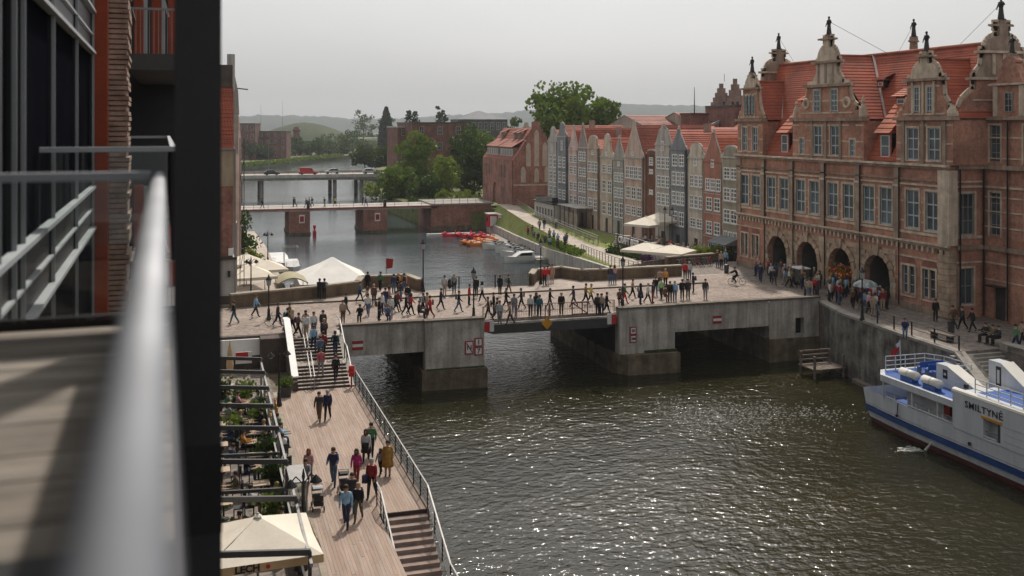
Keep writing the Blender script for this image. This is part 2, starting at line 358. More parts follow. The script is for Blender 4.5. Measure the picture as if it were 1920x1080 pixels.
# ------------------------------------------------------------------ lawn, ramp path and quay beyond the bridge
Wl = [(43.1,97,3.3),(43.1,103.4,2.9),(45.9,122.7,1.7),(48.0,138,.7),(49.5,160,.5),(51.3,183,.5)]
Pl = [(43.5,97,3.42),(44.2,106,3.05),(47.6,126,2.35),(49.2,142,2.65),(50.2,157,3.2),(52.6,181,4.1)]
Pr = [(50.2,99,3.5),(50.6,110,3.0),(51.4,131,2.3),(52.4,148,2.8),(53.6,162,3.3),(55.9,181,4.1)]
def strip(name, A, B, m, lift=0):
    b = MB()
    for i in range(len(A)-1): b.poly([(*A[i][:2],A[i][2]+lift),(*B[i][:2],B[i][2]+lift),(*B[i+1][:2],B[i+1][2]+lift),(*A[i+1][:2],A[i+1][2]+lift)])
    return struct(b.build(name, m))
strip('lawn', Wl, Pl, MATS['grass']); strip('footpath', Pl, Pr, MATS['path_paving'], .004)
strip('upper_lawn', Pr[1:], [(56.8,112,2.86),(56.8,131,2.86),(56.8,148,2.88),(56.8,162,2.9),(57.5,181,4.0)], MATS['grass'])
b = MB(); b.add([(43.3,91.3,3.8),(50.6,91.3,3.8),(50.6,99.2,3.502),(43.5,97.1,3.422)], [(0,1,2,3)]); struct(b.build('quay_path', MATS['path_paving']))
b = MB(); b.prism([(43.1,91.3),(43.1,103.4),(45.9,122.7),(48.0,138),(49.5,160),(51.3,183),(60,183),(60,91.3)], -3, .3, 'z'); struct(b.build('bank_core', MATS['bank_soil']))
qw = thing('quay_wall', 'long grey concrete quay wall beside the lawn and the moored boats', 'wall', (44,126,-1))
for i in range(len(Wl)-1):
    p, q = Wl[i], Wl[i+1]; n = max(1, int(sqrt((q[0]-p[0])**2+(q[1]-p[1])**2)/3.6))
    for k in range(n):
        a = [p[j]+(q[j]-p[j])*k/n for j in range(3)]; c = [p[j]+(q[j]-p[j])*(k+.985)/n for j in range(3)]
        b = MB(); b.bar((a[0]-.1,a[1],a[2]-1.7),(c[0]-.1,c[1],c[2]-1.7), .5, 3.9); b.build('wall_panel', MATS['concrete'], qw, True)
b = MB(); b.bar((43.15,91.5,1.1),(43.15,97.2,1.1), .5, 4.6); b.build('wall_panel', MATS['parapet_stone'], qw, True)
def railing(name, label, pts, h, m_post, m_rail, step=1.6, nwire=3, pw=.06, rw=.07, group=None, cat='railing', wr=.012, bars=0):
    t = thing(name, label, cat, pts[0], 0, group)
    for p, q in zip(pts[:-1], pts[1:]):
        p, q = Vector(p), Vector(q); Ln = (q-p).length; n = max(1, round(Ln/step))
        for k in range(n+1):
            if k == n and q != Vector(pts[-1]): continue
            c = p+(q-p)*k/n; MB().bar(c, c+Vector((0,0,h)), pw).build('post', m_post, t, True)
        MB().bar(p+Vector((0,0,h)), q+Vector((0,0,h)), rw, rw*.7).build('handrail', m_rail, t, True)
        b = MB()
        for j in range(nwire):
            z = h*(j+1)/(nwire+1); b.bar(p+Vector((0,0,z)), q+Vector((0,0,z)), wr*2)
        if nwire: b.build('wire_rails', m_rail if wr > .015 else m_post, t, True)
        if bars:
            b = MB(); nb = int(Ln/bars)
            for j in range(1, nb):
                c = p+(q-p)*j/nb; b.bar(c+Vector((0,0,.08)), c+Vector((0,0,h-.03)), .018)
            b.build('balusters', m_post, t, True, kind='stuff')
    return t
railing('path_railing', 'grey metal railing along the lawn side of the ramp path', [(51.3,128,2.4),(52.4,148,2.8),(53.6,162,3.3),(55.7,180,4.1)], 1.1, MATS['galvanised'], MATS['galvanised'], 2.0, 2)
railing('path_railing', 'grey metal railing between ramp path and the upper lawn slope', [(52.2,130,2.45),(53.3,148,2.8),(54.5,162,3.2)], 1.1, MATS['galvanised'], MATS['galvanised'], 2.0, 2)
railing('quay_railing', 'thin grey railing on the quay edge beside the pale footpath', [(43.4,97,3.4),(43.7,104,3.1),(46.6,122,2.4)], 1.1, MATS['grey_steel'], MATS['grey_steel'], 1.5, 3)
# ------------------------------------------------------------------ right quay wall in front of the gate
QP = [(50.35,75.1),(48.85,69.9),(47.85,60.5),(47.6,55.5),(45.9,50.5),(44.9,44.5),(44.9,20)]
QZ = [3.8,3.8,3.8,3.8,2.2,1.0,1.0]
qr = thing('quay_wall', 'dark stained stone quay wall below the gate building', 'wall', (48,60,-2))
for i in range(len(QP)-1):
    p, q = QP[i], QP[i+1]
    b = MB(); d = Vector((q[0]-p[0], q[1]-p[1], 0)).normalized(); nx = Vector((d.y, -d.x, 0))*-1
    if nx.x < 0: nx = -nx
    a0, a1 = Vector((*p, 0)), Vector((*q, 0))
    v = [a0, a1, a1+nx*1.1, a0+nx*1.1]
    b.add([(x.x, x.y, -3) for x in v]+[(v[0].x,v[0].y,QZ[i]-.12),(v[1].x,v[1].y,QZ[i+1]-.12),(v[2].x,v[2].y,QZ[i+1]-.12),(v[3].x,v[3].y,QZ[i]-.12)], [(0,3,2,1),(4,5,6,7),(0,1,5,4),(1,2,6,5),(2,3,7,6),(3,0,4,7)])
    b.build('masonry', MATS['quay_stone'], qr, True)
    n = max(1, int((a1-a0).length/1.3))
    for k in range(n):
        s, e = a0+(a1-a0)*(k/n), a0+(a1-a0)*((k+.98)/n); z0 = QZ[i]+(QZ[i+1]-QZ[i])*(k/n); z1 = QZ[i]+(QZ[i+1]-QZ[i])*((k+.98)/n)
        b = MB(); off = nx*.28; b.bar((s.x+off.x,s.y+off.y,z0-.03),(e.x+off.x,e.y+off.y,z1-.03), .7, .2); b.build('coping_stone', MATS['granite'], qr, True)
railing('quay_railing', 'low dark railing on the quay wall in front of the gate', [(48.9,67.2,3.85),(48.25,60.6,3.85),(48.0,55.6,3.85)], 1.0, MATS['black_steel'], MATS['dark_steel'], 2.2, 1, .08, .06, wr=.02)
st = thing('quay_steps', 'broad stone steps going down the quay beyond the ferry', 'steps', (49.4,52,1))
for k in range(14):
    z = 3.78-.17*(k+1); y = 55.55-.36*(k+1); MB().box(47.2-.16*k*.5, 51.15, y, y+.35, -1, z).build('step', MATS['granite'], st, True)
MB().box(51.2, 51.9, 38, 55.5, 1, 4.25).build('side_wall', MATS['granite'], st, True)
pl = thing('mooring_platform', 'weathered timber mooring platform at the foot of the quay wall', 'platform', (47,69.6,-1))
for k in range(7): MB().box(45.6+k*.42, 45.98+k*.42, 68.6, 70.8, -.35, -.27).build('plank', mat('old_timber', (.16,.125,.10), .9, .4, 3), pl, True)
for x in (45.7, 48.3):
    for y in (68.7, 70.6): MB().cyl((x,y,-2.5),(x,y,.75),.11).build('pile', MATS['old_timber'], pl, True)
for z in (0.0, .35, .7): MB().box(45.6, 48.5, 70.62, 70.72, z, z+.12).build('rail', MATS['old_timber'], pl, True)
tag(MB().bar((48.3,67.2,-.95),(47.2,60.2,-.95),.55,.35).build('fender_beam', MATS['old_timber']), 'long floating timber fender beam below the stained quay wall', 'beam')
# ------------------------------------------------------------------ bridge
mat('shade_toned_concrete', (.055,.05,.045), .9, .4, .8, .3, 6)  # concrete toned dark for the shade underneath; pier sides also algae-stained
br = thing('concrete_bridge', 'wide grey concrete bridge crowded with walkers over the river', 'bridge', (30,82,-1))
def bp(name, m, b, kind=None): return b.build(name, MATS[m], br, True, kind=kind)
bp('roadway', 'deck_paving', MB().box(-2, 50.42, 75.5, 86.5, 3.4, 3.8)); bp('roadway', 'deck_paving', MB().box(-14, 5.85, 74.35, 75.5, 3.3, 3.797)); bp('roadway', 'deck_paving', MB().box(-14,-2,75.5,92,3.3,3.8)); bp('roadway', 'deck_paving', MB().box(5.85, 9.62, 72.75, 75.5, 3.4, 3.797)); bp('roadway', 'deck_paving', MB().box(45.5, 50.42, 86.5, 91.35, 3.4, 3.8))
for k in range(16): bp('kerb', 'concrete_cap', MB().box(-2+k*2.97, -2+k*2.97+2.94, 86.5, 86.66, 3.5, 3.92))
bp('pavement', 'pavement_slabs', MB().prism([(-2,86.66),(45.5,86.66),(45.5,91.2),(36,91),(34.4,94),(30.6,93.4),(29.2,89.6),(18.9,89.6),(18.2,93.2),(14,93.2),(13,90.2),(9.8,88.9),(2,86.7)], 3.35, 3.9, 'z'))
# near face
bp('side_wall', 'concrete', MB().box(9.68, 16.0, 75.0, 75.5, 1.73, 3.98)); bp('side_wall', 'concrete', MB().box(36.6, 45.5, 75.05, 75.5, 1.95, 4.1)); bp('side_wall', 'concrete', MB().box(20.6,31.7,75.2,75.5,3.4,3.55))
for a, c, z in ((9.62, 16.02, 3.98), (36.55, 45.52, 4.1)):
    n = 4
    for k in range(n): bp('coping', 'concrete_cap', MB().box(a+(c-a)*k/n, a+(c-a)*(k+.993)/n, 74.9, 75.55, z, z+.13))
pa = bp('pier', 'concrete', MB().box(16.0, 20.58, 74.55, 75.49, .42, 4.02)); bp('pier_inner', 'shade_toned_concrete', MB().box(16.0, 20.58, 75.5, 90.5, .42, 3.39)); bp('pier_base', 'concrete_wet', MB().prism([(15.7,74.25),(20.7,74.0),(20.7,90.6),(15.7,90.6)], -2.5, .42, 'z')); bp('pier_cap', 'concrete_cap', MB().box(15.96, 20.62, 74.48, 75.3, 4.02, 4.15))
bp('pier', 'concrete', MB().box(31.75, 36.6, 74.6, 75.49, .55, 4.15)); bp('pier_inner', 'shade_toned_concrete', MB().box(31.75, 36.6, 75.5, 90.5, .55, 3.39)); bp('pier_base', 'concrete_wet', MB().prism([(31.5,75.5),(32.3,74.1),(36.75,73.9),(36.75,90.6),(31.5,90.6)], -2.5, .55, 'z')); bp('pier_cap', 'concrete_cap', MB().box(31.7, 36.62, 74.5, 75.3, 4.15, 4.28))
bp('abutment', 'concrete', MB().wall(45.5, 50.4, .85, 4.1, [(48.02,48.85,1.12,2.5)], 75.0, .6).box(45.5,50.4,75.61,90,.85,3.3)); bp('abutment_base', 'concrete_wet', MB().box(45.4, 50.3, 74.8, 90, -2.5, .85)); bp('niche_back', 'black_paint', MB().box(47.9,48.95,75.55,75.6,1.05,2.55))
bp('coping', 'concrete_cap', MB().box(45.53, 50.45, 74.9, 75.5, 4.1, 4.23))
bp('abutment', 'concrete', MB().box(5.9, 9.66, 75.5, 90, -2.5, 3.4)); bp('abutment', 'concrete', MB().box(-14, 9.6, 75.5, 90, -2.5, 3.25))
bp('deck_underside', 'shade_toned_concrete', MB().box(9.66, 16.0, 75.5, 90, 2.2, 3.4)); bp('deck_underside', 'shade_toned_concrete', MB().box(36.6, 45.5, 75.5, 90, 2.2, 3.4))
bp('steel_girder', 'dark_steel', MB().prism([(20.6,2.98),(21.4,2.72),(30.9,2.66),(31.73,2.9),(31.73,3.4),(20.6,3.4)], 75.1, 75.3)); 
for k in range(5): bp('steel_girder', 'dark_steel', MB().box(20.6, 31.73, 77+k*2.9, 77.3+k*2.9, 2.7, 3.4))
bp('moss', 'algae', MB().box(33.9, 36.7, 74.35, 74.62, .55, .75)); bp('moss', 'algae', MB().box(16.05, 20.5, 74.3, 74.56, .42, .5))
def sign_plate(name, x0, x1, z0, z1, y, base, b=.05): return MB().box(x0, x1, y-.06, y-.01, z0, z1).build(name, MATS[base], br, True)
for x0, x1, z0, z1, y in ((10.58,11.4,2.2,2.86,75.0),(40.25,41.04,2.45,3.08,75.05)):
    s = sign_plate('no_entry_board', x0, x1, z0, z1, y, 'sign_red'); MB().box(x0+.02,x1-.02,y-.075,y-.061,z0+(z1-z0)*.33,z0+(z1-z0)*.66).build('stripe', MATS['sign_white'], s, True)
for x0, x1, z0, z1, t in ((19.05,19.72,1.42,2.44,'N'),(19.80,20.44,1.97,2.62,'I'),(19.80,20.44,1.30,1.94,'7'),(32.62,33.2,2.08,2.72,'20'),(32.62,33.2,1.44,2.06,'3M')):
    y = 74.55 if x0 < 30 else 74.6
    s = sign_plate('navigation_sign', x0, x1, z0, z1, y, 'sign_red'); MB().box(x0+.09,x1-.09,y-.075,y-.061,z0+.09,z1-.09).build('panel', MATS['sign_white'], s, True)
    o = inst('lettering', text_mesh(t, (.5 if len(t) == 1 else .3), MATS['black_paint'], .005, bold=.012), s, (0,0,0)); o.rotation_euler = (radians(90),0,0); lo = ORG[br.name][0]; o.location = ((x0+x1)/2-lo[0], y-.085-lo[1], (z0+z1)/2-lo[2])
    if t == 'N': MB().bar((x0+.12,y-.09,z1-.15),(x1-.12,y-.09,z0+.15),.07,.01,(0,1,0)).build('slash', MATS['sign_red'], s, True)
d = MB(); d.prism([(25.35,3.3),(25.8,2.82),(26.25,3.3),(25.8,3.78)], 74.98, 75.04); d.build('passage_marker', MATS['yellow_paint'], br, True)
for x in (25.7, 26.0): MB().bar((x,75.15,3.4),(x,75.15,4.75),.07).build('marker_post', MATS['rust_rail'], br, True)
for x0, sx in ((20.7, 1), (31.6, -1)):
    MB().prism([(x0,2.95),(x0+sx*.75,2.95),(x0+sx*.75,3.75),(x0,3.95)] if sx > 0 else [(x0,2.95),(x0,3.95),(x0-.75,3.75),(x0-.75,2.95)], 74.9, 75.02).build('end_board', MATS['sign_white'], br, True)
    MB().box(min(x0,x0+sx*.4), max(x0,x0+sx*.4), 74.86, 74.895, 2.95, 3.72).build('red_panel', MATS['red_paint'], br, True)
# near railing over the steel span, with its crossed square board
rl = railing('bridge_railing', 'rust coloured railing with thin bars along the steel middle span', [(20.7,75.35,3.8),(31.6,75.35,3.8)], 1.0, MATS['rust_rail'], MATS['rust_rail'], 2.7, 1, .07, .06, wr=.015, bars=.14)
for a, c in (((28.0,3.85),(29.3,3.85)),((28.0,4.75),(29.3,4.75)),((28.0,3.85),(28.0,4.75)),((29.3,3.85),(29.3,4.75)),((28.0,4.75),(29.3,3.85))): MB().bar((a[0],75.27,a[1]),(c[0],75.27,c[1]),.09,.04,(0,1,0)).build('board_frame', MATS['rust_rail'], rl, True)
rf = railing('bridge_railing', 'dark railing with mesh panels on the far edge of the span', [(18.9,89.55,3.9),(29.2,89.55,3.9)], 1.15, MATS['black_steel'], MATS['black_steel'], 3.4, 1, .1, .05, wr=.012, bars=.16)
MB().prism([(21.0,4.45),(21.45,3.97),(21.9,4.45),(21.45,4.93)], 89.4, 89.48).build('diamond_board', MATS['black_steel'], rf, True)
def parapet(label, pts, z=3.9, h=.95, th=.5):
    t = thing('stone_parapet', label, 'parapet', (*pts[0], z))
    for p, q in zip(pts[:-1], pts[1:]):
        p, q = Vector((*p,0)), Vector((*q,0)); d = (q-p).normalized(); n = max(1, round((q-p).length/2.6))
        for k in range(n):
            a, c = p+(q-p)*(k/n), p+(q-p)*((k+1)/n)-d*.015
            MB().bar((a.x,a.y,z+h/2-.05),(c.x+d.x*(.2 if k==n-1 else 0),c.y+d.y*(.2 if k==n-1 else 0),z+h/2-.05), th, h+.1).build('wall_block', MATS['parapet_stone'], t, True)
            MB().bar((a.x,a.y,z+h+.07),(c.x+d.x*(.25 if k==n-1 else 0),c.y+d.y*(.25 if k==n-1 else 0),z+h+.07), th+.12, .14).build('coping', MATS['parapet_cap'], t, True)
    return t
parapet('brown stone parapet with bastion corner near the white marquee', [(2.2,86.2),(9.8,88.6),(13.2,90.1),(14.0,93.0),(18.2,93.0),(18.7,89.7)])
parapet('brown stone parapet curving round a niche near the quay path', [(29.3,89.7),(30.6,92.6),(33.6,93.6),(34.8,91.2),(36.6,90.9),(45.2,91.2)])
parapet('low stone wall behind the parked bicycles by the gate', [(47.2,98.3),(53.3,99.6)], 3.8, .9)
# ------------------------------------------------------------------ steps, retaining wall, promenade
mat('brown_wall', (.105,.08,.068), .9, .3, 1.0, .3, 8, streak=.4)
rw = thing('retaining_wall', 'dark brown retaining wall beside the top of the bridge steps', 'wall', (2,74,1.6))
MB().box(-14, 5.6, 73.85, 74.35, 1.4, 3.92).build('masonry', MATS['brown_wall'], rw, True); MB().box(3.9, 5.6, 72.6, 73.85, 1.4, 3.9).build('masonry', MATS['brown_wall'], rw, True)
MB().box(1.2, 3.88, 73.6, 73.84, 2.6, 3.75).build('white_panel', MATS['white_paint'], rw, True)
bs = thing('bridge_steps', 'two flights of pale steps from the promenade up to the bridge', 'steps', (7.6,69,1.6))
mat('step_nosing', (.06,.05,.045), .8, .2); mat('step_tread', (.36,.30,.25), .85, .2, 1.5)
def flight(t, x0, x1, y0, z0, n, rise, run, tread, nose, sgn=1):
    for k in range(n):
        a, c = sorted((y0+sgn*k*run, y0+sgn*(k+1)*run)); z = z0+rise*(k+1)
        s = MB().box(x0, x1, a, c-.004 if sgn > 0 else c, z-.5, z).build('step', tread, t, True)
        yy = a if sgn > 0 else c; MB().box(x0, x1, yy-.012 if sgn > 0 else yy+.002, yy-.002 if sgn > 0 else yy+.012, z-rise, z-.035).build('riser', nose, s, True)
flight(bs, 5.98, 9.3, 66.9, 1.6, 7, .157, .34, MATS['step_tread'], MATS['step_nosing'])
MB().box(5.98, 9.3, 69.28, 70.4, 1.9, 2.7).build('landing', MATS['step_tread'], bs, True)
flight(bs, 5.98, 9.3, 70.4, 2.7, 7, .157, .34, MATS['step_tread'], MATS['step_nosing'])
MB().prism([(66.7,1.6),(66.7,2.2),(73.8,4.85),(74.6,4.85),(74.6,1.6)], 5.62, 5.92, 'x').build('side_wall', MATS['brown_wall'], bs, True)
MB().prism([(67.0,2.4),(67.0,2.5),(73.7,4.98),(74.6,4.98),(74.6,4.88),(73.7,4.88)], 5.55, 5.99, 'x').build('white_coping', MATS['white_paint'], bs, True)
MB().box(9.3, 9.62, 66.9, 75.0, -2.5, 1.7).build('side_wall', MATS['concrete'], bs, True)
MB().prism([(66.9,1.6),(69.3,2.7),(70.4,2.7),(72.8,3.8),(75,3.8),(75,1.6)], 9.31, 9.6, 'x').build('side_wall', MATS['concrete'], bs, True)
for x in (6.75, 6.98):
    for y0, z0, y1, z1 in ((66.6,1.65,69.3,2.75),(70.3,2.75,72.9,3.85)):
        MB().bar((x,y0,z0+.85),(x,y1,z1+.85),.05).build('handrail', MATS['galvanised'], bs, True)
        for k in range(3):
            y = y0+.15+(y1-y0-.3)*k/2; z = z0+(z1-z0)*k/2; MB().bar((x,y,z-.1),(x,y,z+.85),.04).build('rail_post', MATS['galvanised'], bs, True)
for y0, z0, y1, z1 in ((66.9,1.62,69.3,2.72),(69.3,2.72,70.4,2.72),(70.4,2.72,72.8,3.82),(72.8,3.82,74.8,3.85)):
    MB().bar((9.42,y0,z0+1.05),(9.42,y1,z1+1.05),.07).build('handrail', MATS['galvanised'], bs, True); MB().bar((9.42,y0,z0),(9.42,y0,z0+1.05),.06).build('rail_post', MATS['black_steel'], bs, True)
sheet('terrace_paving', [(-6,20),(4.35,20),(4.35,73.9),(-6,73.9)], 1.596, MATS['quay_paving'])
b = MB(); b.box(-30, 9.72, 44.6, 75, -3, 1.50).box(-30, 7.5, 10, 44.6, -3, 1.50); struct(b.build('promenade_core', MATS['concrete_wet']))
pr = struct(MB().box(4.35, 4.62, 20, 66.9, 1.5, 1.62).build('promenade_edging', MATS['parapet_cap']))
dk = thing('boardwalk', 'broad riverside boardwalk of pale pinkish timber planks', 'boardwalk', (7,50,1.5)); del dk['label'], dk['category']; dk['kind'] = 'structure'
PM = [mat('plank_%d' % i, c, .8, .16, 2.2, .2, 9, sv=(3,.25,1)) for i, c in enumerate([(.325,.235,.180),(.34,.25,.195),(.305,.218,.168),(.33,.25,.20)])]
pms = [MB().box(-.068, .068, 0, 1, -.06, 0).mesh('plank', m) for m in PM]
x = 4.70; i = 0
while x < 9.6:
    y = 30.0 if x < 7.5 else 44.62; y -= (random.random()*3.5 if x < 7.5 else 0)
    y0 = y
    while y < 66.9:
        Ln = random.choice((4.2, 4.8, 5.4)); e = min(y+Ln, 66.88)
        if e-y > .3:
            inst('plank', random.choice(pms), dk, (x-7, y-50, .10+random.uniform(-.004,.004)), 0, (1, e-y-.012, 1))
        y = e if e < 66.87 else 99
    x += .1425; i += 1
tag(MB().box(9.62, 9.74, 44.5, 66.9, -1.3, 1.64).build('kerb_beam', MATS['old_timber']), 'timber kerb beam along the river edge of the boardwalk', 'kerb')
railing('promenade_railing', 'black post railing with pale handrail along the boardwalk edge', [(9.66,66.8,1.6),(9.68,44.6,1.6),(9.70,40.3,-.15),(9.7,37,-.15)], 1.05, MATS['black_steel'], MATS['galvanised'], 1.55, 4, .055, .06)
railing('stair_railing', 'black post railing with pale handrail down the landing steps', [(7.55,45.6,1.6),(7.55,44.5,1.6),(7.58,40.3,-.15),(7.58,37,-.15)], 1.05, MATS['black_steel'], MATS['galvanised'], .8, 4, .055, .06)
ls = thing('landing_steps', 'dark timber steps leading from the boardwalk down to the water', 'steps', (8.6,42,-1))
mat('dark_tread', (.27,.20,.165), .8, .25, 2)
flight(ls, 7.62, 9.62, 44.6, 1.6-.175, 10, -.175, -.40, MATS['dark_tread'], MATS['step_nosing'], 1) if False else None
for k in range(10):
    z = 1.6-.175*(k+1); y1 = 44.55-.4*k
    s = MB().box(7.66, 9.6, y1-.4, y1, z-.3, z).build('step', MATS['dark_tread'], ls, True); MB().box(7.66, 9.6, y1+.003, y1+.02, z+.03, z+.17).build('riser', mat('step_riser', (.055,.035,.028), .8, .2), s, True)
MB().box(7.5, 9.9, 30, 40.5, -1.3, -.16).build('landing', MATS['dark_tread'], ls, True)
tag(MB().lathe([(.11,0),(.13,.03),(.13,.35),(.09,.42),(.17,.46),(.17,.5)], (9.55,39.5,-.16), 12).build('mooring_bollard', MATS['yellow_paint']), 'yellow mooring bollard at the edge of the water landing', 'bollard')
lb = thing('lifebuoy_post', 'red lifebuoy box on a post where the boardwalk meets the steps', 'lifebuoy', (9.35,66.6,1.6))
MB().box(-.16,.16,-.12,.12,.75,1.45).build('box', MATS['red_paint'], lb); MB().bar((0,0,0),(0,0,.8),.08).build('post', MATS['red_paint'], lb)
MB().torus((0,-.15,1.1),.24,.055,'z').build('ring', MATS['red_paint'], lb)
# ------------------------------------------------------------------ the gate building (local x towards the camera along the facade, y inwards, z up from the pavement)
gt = thing('gate_building', 'long red brick palace gate with four stone arches and statue gables', 'building', (55.2,97.4,3.8), radians(-90))
GB, GS, GD = MATS['gate_brick'], MATS['gate_stone'], MATS['gate_stone_dark']
def gp(name, m, b, par=None): return b.build(name, m if not isinstance(m, str) else MATS[m], par or gt)
AC = [8.0, 13.23, 18.47, 23.7]; BX = [0, 5.4, 10.62, 15.85, 21.08, 26.3, 32.4]
main_w = []                                                        # (centre, width) of the tall first floor windows
for i in range(6):
    c = (BX[i]+BX[i+1])/2; k = 1.62 if i in (0,) else 1.55
    main_w += [(c-1.16, k), (c+1.16, k)]
grd_w = [(1.55, 1.35), (3.75, 1.35), (27.7, 1.55), (30.15, 1.55)]
holes = [(c-k/2, c+k/2, 6.65, 9.75) for c, k in main_w]+[(c-k/2, c+k/2, 1.25, 3.55) for c, k in grd_w]
gp('wall', GB, MB().wall(0, 32.4, 0, 11.85, holes, 0, .25, [(a, 1.72, 0, 2.2, .5) for a in AC]).box(.02, 32.38, .26, .3, 4.2, 11.8))
mat('passage_shade_tone', (.10,.095,.09), .9, .3, .8)  # dark grey puts the shade of the deep passages into the colour
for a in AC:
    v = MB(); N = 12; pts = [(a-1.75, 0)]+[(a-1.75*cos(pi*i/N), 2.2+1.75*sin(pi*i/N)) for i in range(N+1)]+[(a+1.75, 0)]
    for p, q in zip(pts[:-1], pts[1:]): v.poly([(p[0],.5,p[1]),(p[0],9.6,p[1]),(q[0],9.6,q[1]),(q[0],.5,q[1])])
    gp('passage_vault', 'passage_shade_tone', v)
gp('rear_wall', GB, MB().box(0.05, 32.35, 9.7, 10, 0, 11.85)); gp('end_wall', GB, MB().box(0, .3, .3, 9.7, 0, 15.6))
for c, k in main_w:
    o = window(gt, c, .12, 6.65, k, 3.1, 2, 3, MATS['gate_frame'], MATS['window_blue'], bar=.11, out=.09)
    s = MB(); t = .17
    s.box(c-k/2-t, c-k/2, -.07, .02, 6.5, 9.92).box(c+k/2, c+k/2+t, -.07, .02, 6.5, 9.92).box(c-k/2, c+k/2, -.07, .02, 9.75, 9.92).box(c-k/2, c+k/2, -.10, .02, 6.5, 6.65)
    s.box(c-k/2-t-.1, c-k/2-t, -.06, .02, 7.9, 8.1).box(c+k/2+t, c+k/2+t+.1, -.06, .02, 7.9, 8.1)
    gp('surround', GS, s, None)
for c, k in grd_w:
    window(gt, c, .17, 1.25, k, 2.3, 2, 3, MATS['gate_frame'], MATS['window_glass'])
    s = MB(); t = .16; s.box(c-k/2-t, c-k/2, -.07, .02, 1.1, 3.7).box(c+k/2, c+k/2+t, -.07, .02, 1.1, 3.7).box(c-k/2, c+k/2, -.07, .02, 3.55, 3.7).box(c-k/2-t, c+k/2+t, -.12, .02, 1.0, 1.1).box(c-.07, c+.07, -.06, .12, 1.25, 3.55)
    gp('surround', GS, s)
    pts = [(c-k/2-.1, 3.75)]+[(c-(k/2+.1)*cos(pi*i/8), 3.75+.62*sin(pi*i/8)) for i in range(1, 8)]+[(c+k/2+.1, 3.75)]
    gp('blind_arch', mat('pink_brick', (.26,.105,.075), .9, .25), MB().prism(pts, -.03, .01))
# horizontal courses
def course(z0, z1, out, m=GS, x0=-.05, x1=32.5, name='string_course'): return gp(name, m, MB().box(x0, x1, -out, .01, z0, z1))
course(5.35, 5.55, .22, GD); course(5.55, 5.68, .32); course(10.15, 10.3, .12); course(10.55, 10.68, .14, GD); course(11.55, 11.75, .25, GD); course(11.75, 11.92, .42, GS, name='cornice')
course(6.2, 6.42, .08); course(0, .55, .1, GD, name='plinth')
for a, c in ((0.0, 5.3), (26.4, 32.3)): course(4.25, 4.38, .07, x0=a, x1=c); course(.55, .95, .06, GB, a, c, 'base_course')
for x in [k*.62+.4 for k in range(52)]:
    if x < 32.3: gp('bracket', GS, MB().box(x-.09, x+.09, -.2, .01, 4.95, 5.34))
for i, x in enumerate(BX):
    w2 = .34 if 0 < i < 6 else .45; xx = min(max(x, w2), 32.4-w2)
    gp('pilaster', GD, MB().box(xx-w2, xx+w2, -.14, .01, 5.7, 11.54)); gp('pilaster_cap', GS, MB().box(xx-w2-.08, xx+w2+.08, -.2, .01, 9.95, 10.14))
    if 0 < i < 6: gp('downpipe', 'black_steel', MB().cyl((xx+.42,-.2,0.2),(xx+.42,-.2,11.5),.06,n=6))
# corner pier with quoins
gp('corner_pier', GS, MB().box(31.35, 32.62, -.22, .6, 5.7, 11.5))
for k in range(11): gp('quoin', 'gate_rustic', MB().box(31.3+(.18 if k % 2 else 0), 32.6, -.2-(.05 if k % 2 else 0), .5, .1+k*.475, .1+k*.475+.45))
# rusticated stones round the arches
rs = random.Random(3)
RUS = MATS['gate_rustic']
for ai, a in enumerate(AC):
    for k in range(9):                                             # radial voussoirs
        t0, t1 = pi*k/9+.015, pi*(k+1)/9-.015; r0 = 1.73; r1 = 2.2+(.12 if k % 2 else 0)
        if k == 4: r1 = 2.62
        p = [(a+r0*cos(t0), 2.2+r0*sin(t0)), (a+r1*cos(t0), 2.2+r1*sin(t0)), (a+r1*cos(t1), 2.2+r1*sin(t1)), (a+r0*cos(t1), 2.2+r0*sin(t1))]
        gp('keystone' if k == 4 else 'voussoir', RUS, MB().prism(p, -.26 if k == 4 else -.12-.05*rs.random(), .3))
def rustic_fill(x0, x1):
    h = .46
    for r in range(10):
        z = .05+r*h
        spans = [(x0, x1)]
        for a in AC:
            if z+h/2 < 2.2: hw = 1.74
            else:
                dz = z+h/2-2.2; hw = sqrt(max(0, 2.36**2-dz*dz)) if dz < 2.36 else 0
            if hw > 0:
                ns = []
                for s, e in spans:
                    if e <= a-hw or s >= a+hw: ns.append((s, e))
                    else:
                        if s < a-hw: ns.append((s, a-hw))
                        if e > a+hw: ns.append((a+hw, e))
                spans = ns
        for s, e in spans:
            if e-s < .2: continue
            n = max(1, round((e-s)/1.05)); off = 0
            for k in range(n):
                p0, p1 = s+(e-s)*k/n+.012, s+(e-s)*(k+1)/n-.012; d = .05+.07*rs.random()
                gp('stone_block', RUS if rs.random() < .8 else GS, MB().box(p0, p1, -d, .02, z+.012, z+h-.012))
rustic_fill(5.55, 26.15)
